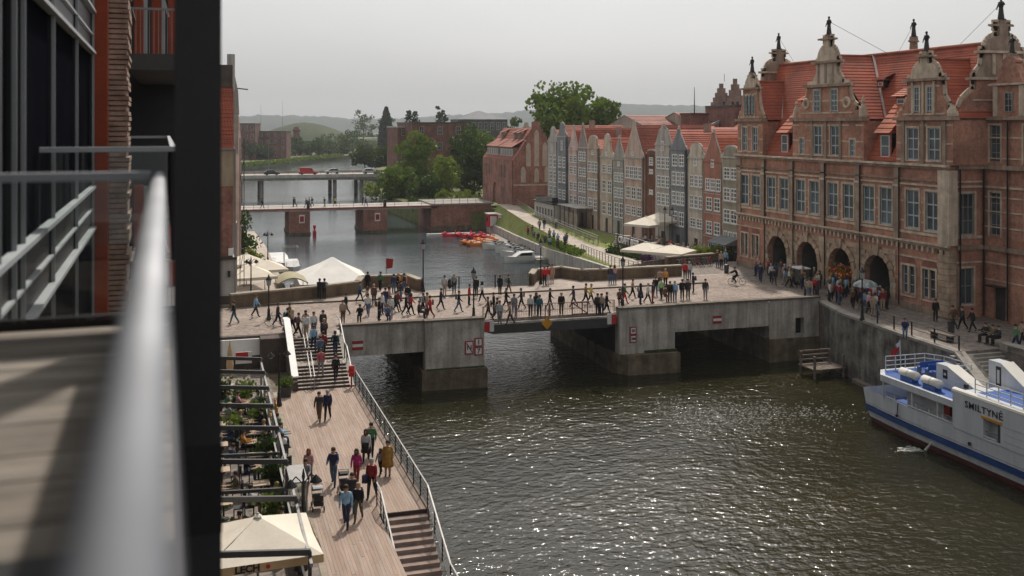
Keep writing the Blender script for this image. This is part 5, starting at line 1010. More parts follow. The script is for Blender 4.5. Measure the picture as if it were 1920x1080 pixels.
MB().box(4.31,4.33,44.43,46.57,1.65,3.4).build('glass_panel', MATS['balcony_glass'], sc_, True); MB().box(3.55,4.37,44.35,46.65,3.4,3.46).build('roof_frame', MATS['galvanised'], sc_, True)
def chair(me_={}):
    pass
mat('table_top', (.42,.31,.21), .6, .2, 3); mat('chair_dark', (.03,.028,.027), .7, .2); mat('chair_wood', (.34,.19,.09), .7, .2); mat('cushion', (.45,.41,.36), .9, .1); mat('orange_seat', (.55,.20,.03), .7, .1)
def make_table(label, group, x, y, z, m='table_top', w_=.75):
    t = thing('table', label, 'table', (x,y,z), 0, group); MB().box(-w_/2,w_/2,-w_/2,w_/2,.71,.75).build('tabletop', MATS[m], t); MB().cyl((0,0,.02),(0,0,.71),.04).build('pedestal', MATS['black_steel'], t); MB().lathe([(.25,0),(.24,.03)], (0,0,0), 10).build('foot', MATS['black_steel'], t); return t
def make_chair(label, group, x, y, z, rz, m='chair_dark'):
    t = thing('chair', label, 'chair', (x,y,z), rz, group); M_ = MATS[m]
    MB().box(-.22,.22,-.22,.22,.42,.47).build('seat', M_, t); MB().box(-.22,.22,-.24,-.19,.5,.88).build('backrest', M_, t)
    for sx in (-.19,.19):
        for sy in (-.19,.19): MB().box(sx-.02,sx+.02,sy-.02,sy+.02,0,.42 if sy > 0 else .9).build('leg', M_, t)
    return t
T0 = make_table('small square wooden table on the glazed restaurant terrace', 'tables on the restaurant terrace', 1.5, 62.4, 1.6); C0 = make_chair('dark chair at a table on the glazed restaurant terrace', 'dark chairs on the restaurant terrace', .8, 62.4, 1.6, -pi/2)
tt = []
ORD = ['first','second','third','fourth','fifth','sixth','seventh','eighth','ninth','tenth','eleventh']
for yi, y in enumerate((62.4, 60.0, 58.2, 56.0, 54.4, 52.2, 50.4, 48.0, 46.0, 43.0, 41.0)):
    for x in (.9, 2.6):
        if (x, y) == (2.6, 60.0): continue
        rowl = 'inner row by the building' if x < 2 else 'outer row by the glass screens'
        tl = f'square wooden table, {rowl}, {ORD[yi]} from the bridge steps'
        if not tt: T0.location = (x, y, 1.6); T0['label'] = tl; tt.append(1)
        else: dup(T0, (x, y, 1.6), 0, tl)
        for dx, r in ((-.62, -pi/2), (.62, pi/2)):
            cl_ = f'dark chair, {"river" if dx > 0 else "building"} side of {ORD[yi]} {"inner" if x < 2 else "outer"} terrace table from the bridge steps'
            if len(tt) == 1 and dx < 0: C0.location = (x+dx, y, 1.6); C0['label'] = cl_; tt.append(2)
            else: dup(C0, (x+dx, y, 1.6), r, cl_)
for k, y in enumerate((61.9, 61.0, 60.1)):
    make_chair('orange seat beside the lamp at the boardwalk edge', 'orange seats by the boardwalk', 3.95, y, 1.6, pi/2, 'orange_seat')
for y in (57.0, 53.2, 51.2, 49.6): dup(C0, (3.95, y, 1.6), .3, 'dark outdoor chair in the narrow strip beside the boardwalk', 'chairs in the strip by the boardwalk')
sd = thing('sofa', 'low dark outdoor sofa with pale cushions on the terrace strip', 'sofa', (3.95,55.2,1.6)); MB().box(-.35,.35,-.8,.8,.1,.4).build('frame', MATS['chair_dark'], sd); MB().box(-.3,.3,-.75,.75,.4,.52).build('cushion', MATS['cushion'], sd); MB().box(-.35,-.22,-.8,.8,.4,.8).build('backrest', MATS['chair_dark'], sd)
fb = thing('menu_board', 'red and white menu board against the brown retaining wall', 'board', (3.0,72.6,1.6)); MB().box(-.8,.3,-.05,0,.7,1.5).build('panel', MATS['sign_white'], fb); MB().box(-.78,.05,-.065,-.051,.95,1.48).build('red_print', MATS['red_paint'], fb); MB().box(-.05,.05,-.06,0,0,.7).build('stand', MATS['dark_steel'], fb)
for i, (x, y) in enumerate(((.35,70.4),(1.75,69.4))):
    u = thing('folded_parasol', 'closed ochre parasol on the terrace near the retaining wall', 'parasol', (x,y,1.6), 0, 'closed parasols by the retaining wall'); MB().lathe([(.02,.9),(.2,1.0),(.24,1.4),(.14,2.4),(.03,2.9)], n=8).build('canopy', MATS['canvas_band'], u); MB().cyl((0,0,0),(0,0,2.95),.03).build('pole', MATS['old_timber'], u); MB().lathe([(.3,0),(.3,.08)], n=10).build('base', MATS['concrete'], u)
# the square parasol with lettering
def square_parasol(label, x, y, z, s, hz, rise, rz=0, group=None, txt=None, band='canvas_band', cm='canvas_cream', valance=.28):
    u = thing('parasol', label, 'parasol', (x,y,z), rz, group); n = 8; cv = MB()
    r = s/2; ap = (0,0,hz+rise)
    cs = [(-r,-r),(r,-r),(r,r),(-r,r)]
    for i in range(4):
        a, b2 = cs[i], cs[(i+1) % 4]; m = ((a[0]+b2[0])/2*.985, (a[1]+b2[1])/2*.985)
        cv.add([(*a,hz),(*m,hz-.05),(*b2,hz),ap,((a[0]*.5+m[0]*.0),a[1]*.5,hz+rise*.47)], [(0,1,4),(1,3,4),(1,2,3)])
    cv.build('canopy', MATS[cm], u)
    vb = MB()
    for i in range(4):
        a, b2 = cs[i], cs[(i+1) % 4]; vb.add([(*a,hz),(*b2,hz),(b2[0]*1.003,b2[1]*1.003,hz-valance),(a[0]*1.003,a[1]*1.003,hz-valance)], [(0,1,2,3)])
    va = vb.build('valance', MATS[band], u)
    MB().cyl((0,0,0),(0,0,hz+rise+.12),.045).build('pole', MATS['galvanised'], u); MB().box(-.45,.45,-.45,.45,0,.12).build('base', MATS['concrete'], u)
    b = MB()
    for c in cs: b.bar((0,0,hz+rise-.06),(c[0],c[1],hz-.03),.04)
    b.build('ribs', MATS['galvanised'], u); MB().lathe([(.16,0),(.1,.05),(.02,.1)], (0,0,hz+rise), 8).build('finial', MATS[cm], u)
    if txt:
        for (px_, py_, rr) in ((-.55,-r*1.012,0),(r*1.012,-.9,pi/2)):
            o = inst('lettering', text_mesh(txt, .34, MATS['black_paint'], .004, bold=.015), va, (px_,py_,hz-valance/2)); o.rotation_euler = (radians(90),0,rr)
            d = inst('lettering_dot', MB().lathe([(.075,0),(.075,.008)], n=12).mesh('lettering_dot', MATS['red_paint']), va, (px_+(.68 if rr == 0 else .0), py_+(0 if rr == 0 else .68), hz-valance/2)); d.rotation_euler = (radians(90),0,rr)
    return u
square_parasol('large cream square parasol lettered LECH at the boardwalk edge', 1.9, 37.2, 1.6, 4.0, 2.42, .85, radians(3), txt='LECH')
for x in (-7.6, -5.2, -2.8):
    for z, h_ in ((1.5,1.7),(4.9,1.8),(7.4,1.8),(10.5,1.7)): window(lh, x, -.06 if z > 9 else -.02, z, 1.1, h_, 2, 3, MATS['white_paint'], MATS['window_glass'])
# ------------------------------------------------------------------ trees and shrubs
def leaves(n, fn, size, seed, flat=.5):
    r = random.Random(seed); b = MB()
    for _ in range(n):
        c = Vector(fn(r)); s = size*r.uniform(.6, 1.35)
        d = Vector((r.gauss(0,1), r.gauss(0,1), r.gauss(0,1)*flat+.25)).normalized(); a = d.orthogonal().normalized(); q = r.uniform(0, 6.28); a = (Matrix.Rotation(q, 3, d) @ a); e = d.cross(a)
        b.add([c-a*s*.5-e*s*.3, c+a*s*.1-e*s*.5, c+a*s*.55+e*s*.1, c-a*s*.1+e*s*.5], [(0,1,2,3)])
    return b
def crown_fn(cx, cy, cz, rx, ry, rz, nclump, seed, spread=.34, taper=None):
    rr = random.Random(seed*7+1); cl = []
    for _ in range(nclump):
        while True:
            v = Vector((rr.uniform(-1,1), rr.uniform(-1,1), rr.uniform(-1,1)))
            if .25 < v.length < 1: break
        v = v*(.55+.45*v.length) if v.length < .7 else v
        k = 1.0
        if taper: k = taper(v.z)
        cl.append((cx+v.x*rx*k, cy+v.y*ry*k, cz+v.z*rz, rr.uniform(.7,1.25)*spread*k))
    def fn(r):
        x, y, z, s = r.choice(cl)
        while True:
            u = Vector((r.uniform(-1,1), r.uniform(-1,1), r.uniform(-1,1)))
            if u.length < 1: break
        u = u.normalized()*(u.length**.5); m = (rx+ry+rz)/3
        return (x+u.x*s*m, y+u.y*s*m, z+u.z*s*m*.8)
    return fn
def tree(name, label, x, y, z, H, rx, rz, lm, seed, n=1800, size=.55, nclump=34, trunk=.25, ry=None, spread=.34, group=None, taper=None, low=None):
    t = thing(name, label, 'tree' if 'tree' in name or 'poplar' in name else 'shrub', (x,y,z), 0, group); ry = ry or rx
    cz = H-rz if low is None else (H+low)/2
    if low is not None: rz = (H-low)/2
    r = random.Random(seed); b = MB(); b.cyl((0,0,-.3),(0,0,max(.5,cz-rz*.2)),trunk,trunk*.55,8)
    for k in range(6):
        a = r.uniform(0,6.28); z0 = max(.4, cz-rz*r.uniform(.3,.9)); b.cyl((0,0,z0),(cos(a)*rx*.6,sin(a)*ry*.6,min(z0+rz*r.uniform(.4,.8),H*.92)),trunk*.45,trunk*.12,6)
    b.build('trunk', MATS['bark'], t)
    leaves(n, crown_fn(0,0,cz,rx,ry,rz,nclump,seed,spread,taper), size, seed).build('crown', MATS[lm], t); return t
GT = 'trees on the right bank beyond the brick bridge'
tree('broadleaf_tree', 'bushy bright green tree leaning over the water by the road bridge', 42.6, 229, 2.2, 7.5, 4.4, 3.6, 'leaf_mid', 1, 2600, .6, 40, group=GT, low=-.5)
tree('broadleaf_tree', 'tall rounded green tree with yellowish top before the brick block', 49.5, 240, 2.4, 14.2, 5.2, 6, 'leaf_mid', 2, 3400, .62, 44, .3, group=GT, low=.8)
tree('broadleaf_tree', 'smaller light green tree beside the brick abutment', 51.6, 221, 2.4, 9.5, 3.6, 4.6, 'leaf_light', 3, 2400, .5, 36, group=GT, low=.6)
tree('broadleaf_tree', 'dense dark green tree next to the brick gatehouse', 59.5, 224, 2.4, 12.2, 3.6, 6, 'leaf_dark', 4, 3400, .52, 44, .3, group=GT, low=.2)
tree('broadleaf_tree', 'dark tree behind the dense one near the far gables', 63.0, 246, 2.4, 16.5, 4.6, 6, 'leaf_dark', 5, 2800, .6, 40, .3, group=GT, low=3)
tree('broadleaf_tree', 'mid green tree filling the gap between brick block and gables', 70.5, 262, 2.4, 15.5, 4.4, 6, 'leaf_mid', 6, 2400, .6, 38, .3, group=GT, low=3)
tree('broadleaf_tree', 'low spreading dark tree at the waterline by the brick bridge', 46.0, 214, 1.8, 6.0, 4.0, 3, 'leaf_dark', 7, 2200, .5, 36, group=GT, low=-.4)
tree('willow_shrub', 'pale green round willow shrub under the road bridge', 44.5, 266, .3, 3.6, 4.2, 2.2, 'leaf_light', 8, 1400, .5, 30, .12, group=GT, low=-.6)
tree('flowering_shrub', 'yellow green shrub behind the brick abutment railing', 47.5, 203.5, 2.4, 3.2, 1.8, 1.5, 'leaf_light', 9, 900, .36, 20, .1, group=GT, low=.1)
tree('flowering_shrub', 'light green shrub between the abutment and the gatehouse', 53.0, 206, 2.4, 2.6, 2.4, 1.3, 'leaf_light', 10, 900, .36, 20, .1, group=GT, low=.1)
GR = 'large trees behind the quay houses'
tree('broadleaf_tree', 'large spreading tree crown rising above the red roofs', 79, 216, 3.3, 24.5, 8.4, 8, 'leaf_mid', 11, 8500, .74, 80, .5, group=GR, low=9)
tree('broadleaf_tree', 'slim tree crown beside the large one above the roofs', 89.5, 218, 3.3, 22.6, 3.5, 6, 'leaf_mid', 12, 3200, .66, 44, .35, group=GR, low=10)
for i, (x, y, h, r_) in enumerate(((113,330,20,5),(121,336,19,4.5),(100,325,18.5,4))): tree('broadleaf_tree', ['distant bushy tree on the skyline left of the mast','second distant skyline tree beside the mast','low distant tree between roofs and hill'][i], x, y, 3, h, r_, 5, 'leaf_far', 20+i, 700, 1.0, 20, .3, group='skyline trees', low=6)
pp_ = tree('poplar', 'tall dense columnar poplar beside the distant orange roof', 112.0, 640, .9, 29, 4.6, 14, 'leaf_poplar', 13, 9000, 1.3, 110, .6, spread=.30, low=0, taper=lambda v: 1.0-.55*max(v,0)**1.5)
for c_ in list(pp_.children):
    if c_.name.startswith('crown'): bpy.data.objects.remove(c_)
def poplar_pt(r):
    t = r.random()**.9; a = r.uniform(0, 6.28); R_ = 5.0*(.35+.65*sin(pi*min(1, .18+t*.82))**.6)*(1-.72*t**2.2)*(1+.16*sin(a*5+t*19)); k = .45+.55*r.random()**.5
    return (cos(a)*R_*k, sin(a)*R_*k, .3+29*t)
leaves(6000, poplar_pt, 1.35, 131).build('crown', MATS['leaf_poplar'], pp_)
tree('tall_tree', 'tall loose airy tree left of the poplar', 128, 840, .9, 31, 10, 10, 'leaf_far', 14, 800, 1.2, 36, .5, low=6, spread=.2)
tree('tall_tree', 'tall loose tree behind the poplar', 158, 900, .9, 28, 8, 9, 'leaf_far', 15, 700, 1.2, 30, .5, low=5, spread=.2)
for i, (x, y, r_, h) in enumerate(((61.5,400,6.2,7.8),(69.5,408,6.0,8.0))): tree('round_shrub', ['round dark green shrub on the bank beyond the road bridge','second round dark shrub on the bank beyond the road bridge'][i], x, y, 2.2, h, r_, 4, 'leaf_dark', 16+i, 2400, .8, 40, .25, group='round shrubs', low=-.3)
rp = random.Random(9)
for i, (px_, y) in enumerate([(49,606),(56,612),(62,620),(70,622),(76,628),(83,640),(92,650),(30,545),(38,566),(44,580),(101,660),(24,540)]):
    h = rp.uniform(7, 15); tree('bank_shrub', 'rounded dark shrub growing along the far river bank', px_, y, .9, h, h*.62, 4, 'leaf_far', 30+i, 800, 1.05, 22, .3, group='shrubs along the far river bank', low=-.3)
for i, (x, y, h) in enumerate(((85,430,24),(88,431,23),(98.5,432,26),(100.5,433,25.2))): tree('slim_poplar', 'slim dark poplar rising over the flat roofed brick block', x+i*.2, y, 2.4, h, 1.7, 9, 'leaf_poplar', 50+i, 700, .8, 24, .25, group='slim poplars behind the brick block', low=3, taper=lambda v: 1-.4*max(v,0))
tree('quay_shrub', 'leafy green shrubbery beside the tiled house on the left bank', 4.3, 131, 1.2, 6.5, 1.9, 3, 'leaf_dark', 60, 2200, .34, 34, .15, ry=5, low=.0)
tree('quay_shrub', 'lower yellowish shrub beside the left bank path', 5.6, 126, 1.2, 2.6, 1.2, 1.3, 'leaf_light', 61, 900, .26, 24, .1, ry=3, low=.0)
def scatter_stuff(name, n, fn, size, m, seed, label=None):
    o = leaves(n, fn, size, seed).build(name, MATS[m]); o['kind'] = 'stuff'; return o
def plain(r):
    y = 520+900*r.random()**1.5; a = r.uniform(-.02, .52); x = a*y+r.uniform(-30,30); k = mnoise.noise((x*.012, y*.006, 0))
    return (x, y, .9+abs(k)*9*r.random()+r.random()*2.5) if not (y < 640+(x-80)*1.2 and x > 10 and y < 760) else (x, y+500, 3+4*r.random())
scatter_stuff('distant_wood', 9000, plain, 4.2, 'leaf_far', 70)
md = MB(); N = 22
for j in range(7):
    for i in range(N): a = 2*pi*i/N; f = 1-j/6; md.v.append((95+60*f*cos(a)*(1+.1*mnoise.noise((i*.7,j,0))), 1000+45*f*sin(a), .9+21*(1-f**1.6)))
md.f = [(j*N+i, j*N+(i+1) % N, (j+1)*N+(i+1) % N, (j+1)*N+i) for j in range(6) for i in range(N)]; md.sm = True; struct(md.build('green_mound', mat('mound_grass', (.055,.07,.032), .95, .35, .05)))
scatter_stuff('reeds', 2600, lambda r: (lambda t: (2+t*76+r.uniform(-2,2) if t > .2 else 2+t*75, 424+t*172+r.uniform(-3,6), .7+r.random()*1.6))(r.random()), .9, 'leaf_mid', 71)
scatter_stuff('lawn_plants', 1500, lambda r: (lambda t: (46.2+t*3.2+r.uniform(-.6,.8), 121+t*24, 1.9+r.uniform(0,.9)-t*.5))(r.random()), .3, 'leaf_mid', 72)
scatter_stuff('bank_undergrowth', 2600, lambda r: (lambda t: (42+t*8+r.uniform(-.8,4), 202+t*92, 1.2+r.random()*2.6))(r.random()), .6, 'leaf_dark', 73)
scatter_stuff('lawn_tufts', 5000, lambda r: (lambda t, u: (44.8+t*6.6+u*1.6, 110+t*72, 2.45-t*1.9+u*(.7+t*2.6)+.03) if True else None)(r.random(), r.random()), .16, 'leaf_light', 74) if False else None
# ------------------------------------------------------------------ haze
mh, nh, lh_, bh = _new('haze_air'); nh.remove(bh); pv = nh.new('ShaderNodeVolumePrincipled'); pv.inputs['Density'].default_value = .00013; pv.inputs['Color'].default_value = (.86,.89,.92,1); pv.inputs['Anisotropy'].default_value = .2
lh_.new(pv.outputs[0], nh['Material Output'].inputs['Volume'])
hz = MB().box(-5500,5500,-150,5500,-4.5,130).build('haze', mh); hz['kind'] = 'stuff'
# ------------------------------------------------------------------ ferry
fe = thing('ferry', 'white river ferry with blue decks lettered SMILTYNE by the quay', 'ferry', (44.6,48,WZ))
mat('ship_white', (.55,.57,.60), .35, .06, .8, streak=.18); mat('ship_blue', (.025,.085,.30), .45, .15, 1); mat('ship_boot', (.10,.025,.025), .6, .3, 1); mat('ship_shade', (.46,.47,.48), .5, .1)
mat('raft_white', (.66,.63,.56), .45, .06)
def fp(name, m, b, par=None, **k): return b.build(name, MATS[m], par or fe, True, **k)
def hull_x(y, z):      # half beam along the hull, stern at y = 58
    t = max(0, min(1, (58.0-y)/5.5)); k = .86+.14*sin(t*pi/2)
    return 2.55*k*(1-.10*max(0, .2-z)/1.2)
def hull(z0, z1, off=0., y1=58.3, n=22, rake=.35):
    b = MB(); CX = 44.95
    for j, z in enumerate((z0, z1)):
        for i in range(n+1):
            y = y1+(z*.28)-i*(y1-24)/n if i < 14 else y1-i*(y1-24)/n
            b.v.append((CX-hull_x(y, z)-off, y, z))
        for i in range(n, -1, -1):
            y = y1+(z*.28)-i*(y1-24)/n if i < 14 else y1-i*(y1-24)/n
            b.v.append((CX+hull_x(y, z)+off, y, z))
    m = 2*(n+1)
    b.f = [(i, (i+1) % m, m+(i+1) % m, m+i) for i in range(m)]; return b
fp('boot_topping', 'ship_boot', hull(-1.6, -.72)); fp('hull', 'ship_white', hull(-.72, -.30)); fp('rubbing_strake', 'ship_blue', hull(-.30, .08, .09)); fp('hull', 'ship_white', hull(.08, 1.1))
dk_ = hull(.2, .22); dk_.f = [tuple(range(len(dk_.v)//2, len(dk_.v)))]; fp('main_deck', 'ship_blue', dk_)
st_ = MB(); 
for k in range(15): st_.box(0,0,0,0,0,0) if False else None
fp('deckhouse', 'ship_shade', MB().box(43.15, 46.75, 30, 54.6, .22, 2.1))
fp('upper_deck', 'ship_white', MB().prism([(42.45,56.4),(42.42,30),(47.45,30),(47.45,56.4),(46.6,57.5),(43.3,57.5)], 2.1, 2.5, 'z')); fp('deck_covering', 'ship_blue', MB().prism([(42.7,56.2),(42.7,30),(47.2,30),(47.2,56.2),(46.5,57.2),(43.4,57.2)], 2.5, 2.512, 'z'))
for y in (56.2, 53.4, 51.1, 48.6): fp('deck_pillar', 'ship_white', MB().cyl((42.55,y,1.0),(42.55,y,2.1),.06,n=8))
fp('bulwark_rail', 'ship_white', MB().bar((42.5,55.8,1.18),(42.42,46.2,1.18),.09,.07)); fp('grab_rail', 'galvanised', MB().bar((42.6,56,1.45),(42.52,46.2,1.45),.05))
for y in (55,53,51.8,50.6,49.6,48.2): fp('rail_post', 'ship_white', MB().bar((42.5,y,1.1),(42.5,y,1.45),.05))
fp('life_box', 'red_paint', MB().box(43.0,43.16,48.5,49.2,1.15,1.8)); fp('life_box', 'sign_red', MB().box(43.0,43.16,50.6,51.1,1.2,1.9))
# forward superstructure with the name
sp_ = fp('superstructure', 'ship_white', MB().wall(0, 26, .9, 3.1, [(2.45,3.75,.95,2.2)], 0, .5)); sp_.data.transform(Matrix.Translation((0,0,0)))
w_ = MB().wall(0, 26, 1.0, 3.1, [(2.45,3.75,1.05,2.2)], 0, .5); w_.v = [(42.36+y, 49.6-x, z) for x, y, z in w_.v]; w_.build('superstructure', MATS['ship_white'], fe, True); bpy.data.objects.remove(sp_)
fp('superstructure_end', 'ship_white', MB().box(42.37, 43.2, 49.55, 49.62, 2.3, 3.1).box(42.37,47.5,24,49.5,3.02,3.1)); fp('coaming', 'raft_white', MB().cyl((42.55,49.7,3.14),(42.55,24,3.2),.2,n=10)); fp('coaming', 'ship_white', MB().box(42.6,47.4,24,49.3,3.1,3.2)); fp('deck_covering', 'ship_blue', MB().box(43.3,47.0,24,48.6,3.2,3.212))
for z in (1.35, 1.75, 2.15): fp('plank_line', 'ship_shade', MB().box(42.345,42.36,24,45.6,z,z+.03))
fp('doorway', 'ship_shade', MB().box(42.82,42.86,45.86,47.14,1.05,2.2)); fp('door_header', 'yellow_paint', MB().box(42.30,42.36,45.75,47.25,2.2,2.32)); fp('open_door', 'window_glass', MB().box(42.5,42.55,45.88,46.2,1.1,2.1))
o = inst('lettering', text_mesh('SMILTYNĖ', .54, MATS['black_paint'], .004, bold=.006, space=1.12), fe); lo = ORG[fe.name][0]; o.location = (42.335-lo[0], 47.1-lo[1], 2.62-lo[2]); o.rotation_euler = (radians(90),0,radians(-90)); o.scale = (1.1,1,1)
fp('porthole', 'black_paint', MB().cyl((42.30,48.2,.42),(42.36,48.2,.42),.11,n=12)); fp('fender_chain', 'black_steel', MB().cyl((42.42,54.6,1.1),(42.36,54.6,.35),.03,n=6)); fp('fender_ball', 'black_steel', MB().ball((42.34,54.6,.3),.1))
for y in (54.3, 52.2):
    fp('liferaft', 'raft_white', MB().cyl((43.05,y+.72,2.98),(43.05,y-.72,2.98),.27,n=14), smooth=True); fp('raft_band', 'ship_shade', MB().cyl((43.05,y+.04,2.98),(43.05,y-.04,2.98),.285,n=14)); fp('raft_cradle', 'ship_blue', MB().box(42.8,43.3,y-.55,y+.55,2.51,2.8))
def fin(y0, zb, zt, Ln, x0, x1):
    f = fp('funnel_casing', 'ship_white', MB().prism([(y0,zb),(y0,zt),(y0-1.0,zt),(y0-Ln,zb+.35),(y0-Ln,zb)], x0, x1, 'x')); MB().bar(((x0+x1)/2,y0-1.0,zt+.02),((x0+x1)/2,y0-Ln,zb+.4),x1-x0+.16,.07,(0,0,1)).build('casing_cap', MATS['raft_white'], f, True); MB().box(x0-.02,x0-.006,y0-1.0,y0-.6,zb+.55,zt-.25).build('emblem', MATS['black_paint'], f, True); MB().box(x0-.035,x0-.021,y0-.9,y0-.7,zb+.75,zt-.45).build('emblem_mark', MATS['ship_shade'], f, True)
    for z in (zb+.25, zb+.5, zb+.75): MB().box(x0-.012,x0-.001,y0-Ln+.6,y0-.02,z,z+.02).build('plank_line', MATS['ship_shade'], f, True)
fin(53.2, 2.5, 3.85, 3.7, 44.2, 44.9); fin(50.3, 2.6, 4.6, 3.9, 45.6, 46.4)
for i, (y, z) in enumerate(((57.0,2.5),(55.4,2.5),(54.2,2.5))):
    pass
rr_ = [(43.4,57.1),(46.5,57.1),(47.15,56.0),(47.15,53.5),(44.9,53.5)]
for p, q in zip(rr_[:-1], rr_[1:]):
    for z in (.35,.65,.95): fp('deck_rail', 'ship_white', MB().bar((*p,2.5+z),(*q,2.5+z),.045))
    n = max(1, round(sqrt((q[0]-p[0])**2+(q[1]-p[1])**2)/.8))
    for k in range(n): fp('rail_post', 'ship_white', MB().bar((p[0]+(q[0]-p[0])*k/n,p[1]+(q[1]-p[1])*k/n,2.5),(p[0]+(q[0]-p[0])*k/n,p[1]+(q[1]-p[1])*k/n,3.47),.05))
for z in (.35,.65,.95): fp('deck_rail', 'ship_white', MB().bar((42.75,48.2,3.2+z),(42.75,26,3.2+z),.045))
for k in range(12): fp('rail_post', 'ship_white', MB().bar((42.75,48.2-k*.9,3.2),(42.75,48.2-k*.9,4.15),.05))
for k in range(3):
    y = 55.9-k*.75; bn = fp('bench', 'ship_blue', MB().box(45.0,46.8,y-.2,y+.2,2.9,2.95)); MB().box(45.0,46.8,y-.24,y-.2,2.95,3.3).build('bench_back', MATS['ship_blue'], bn, True)
    for x in (45.1,46.7): MB().box(x-.03,x+.03,y-.18,y+.18,2.51,2.9).build('bench_leg', MATS['grey_steel'], bn, True)
fp('ensign_staff', 'ship_white', MB().cyl((44.3,56.7,2.5),(44.35,56.9,4.5),.035,n=6)); 
fl = MB(); n = 7
for i in range(n):
    for j in range(2): fl.v.append((44.33-.08*i/n*3, 56.88+.10*i+.06*sin(i*1.5), 4.42-j*.55-.13*i))
fl.f = [(2*i,2*i+1,2*i+3,2*i+2) for i in range(n-1)]; fg = fp('ensign', 'sign_red', fl); MB().box(0,0,0,0,0,0) if False else None
fl2 = MB(); fl2.v = [(x-.012, y, z) for (x, y, z) in [(44.33,56.86,4.44),(44.33,56.86,4.15),(44.26,57.15,3.9),(44.26,57.15,4.2)]]; fl2.f = [(0,1,2,3)]; fp('ensign_canton', 'ship_white', fl2)
fp('vent', 'ship_white', MB().ball((45.3,50.9,3.0),.22)); fp('spotlight', 'black_steel', MB().box(43.5,43.7,49.8,50.0,3.1,3.35))
# foam stirred up by the ferry; its pale flecks also paint in water glints
mf, nf, lf, bf = _new('foam_and_glints'); bf.inputs['Base Color'].default_value = (.45,.45,.41,1); bf.inputs['Roughness'].default_value = .6
rfm = random.Random(2)
def foam(name, label, n, fn, s):
    b = MB()
    for _ in range(n):
        x, y = fn(); q = s*rfm.uniform(.3,1.2); a = rfm.uniform(0,3.1); b.lathe([(q*.5,0),(q*.3,.02)], (x,y,WZ-.005), 5); k = len(b.v)-10
        b.v[k:] = [(x+(vx-x)*2.2, y+(vy-y)*.45, vz) for vx, vy, vz in b.v[k:]]
    o = b.build(name, mf); o['kind'] = 'stuff'; return o
def wash():
    t = rfm.random()**.6; return (43.5-13*t+rfm.gauss(0,.5), 60.2+2.4*t+rfm.gauss(0,1.1+1.3*t))
foam('wake_foam_glints', 'churned foam and painted glints behind the ferry stern', 1200, wash, .095)
foam('outlet_foam', 'small splash', 90, lambda: (42.0-abs(rfm.gauss(0,.6)), 52.2+rfm.gauss(0,.25)), .22)
tag(MB().cyl((42.38,51.4,-.45),(42.15,51.7,-1.0),.05,.1,6).build('water_jet', mf), 'thin cooling water jet spilling from the ferry hull', 'water jet')
# ------------------------------------------------------------------ small boats
mat('pedal_red', (.55,.03,.05), .4, .1); mat('pedal_orange', (.62,.19,.02), .4, .1); mat('boat_white', (.60,.59,.56), .4, .08); mat('boat_dark', (.04,.045,.06), .5, .2)
def pedal_boat(label, x, y, rz, m, group):
    t = thing('pedal_boat', label, 'pedal boat', (x,y,WZ), rz, group)
    for s in (-.55,.55):
        h = MB().prism([(-1.6,.1),(-1.5,.45),(1.1,.5),(1.7,.62),(1.75,.5),(1.3,.05),(1.0,-.1),(-1.4,-.1)], s-.3, s+.3).build('float', MATS[m], t)
    MB().box(-1.3,.9,-.3,.3,.2,.4).build('deck', MATS[m], t)
    for s in (-.4,.4): b = MB().box(-.7,-.2,s-.25,s+.25,.45,.58).build('seat', MATS['boat_white'], t); MB().box(-.8,-.7,s-.25,s+.25,.5,1.05).build('seat_back', MATS[m], b)
    MB().box(-1.5,-1.2,-.8,.8,.45,.7).build('stern_box', MATS[m], t); MB().prism([(.6,.45),(1.0,.8),(1.2,.8),(1.4,.55)], -.6, .6).build('cowl', MATS[m], t); MB().cyl((.55,0,.5),(.5,0,.85),.03).build('steering_lever', MATS['black_steel'], t); return t
for x, y in ((42.6,176.6),(45.0,174.8),(46.4,173.0),(47.6,171.4)): pedal_boat('bright red pedal boat moored at the floating pontoon', x, y, pi+rfm.uniform(-.2,.2), 'pedal_red', 'red pedal boats at the pontoon')
for x, y in ((43.0,164.0),(43.4,162.0),(46.0,166.2),(46.2,164.6)): pedal_boat('orange pedal boat moored beside the red ones', x, y, pi+rfm.uniform(-.15,.15), 'pedal_orange', 'orange pedal boats at the pontoon')
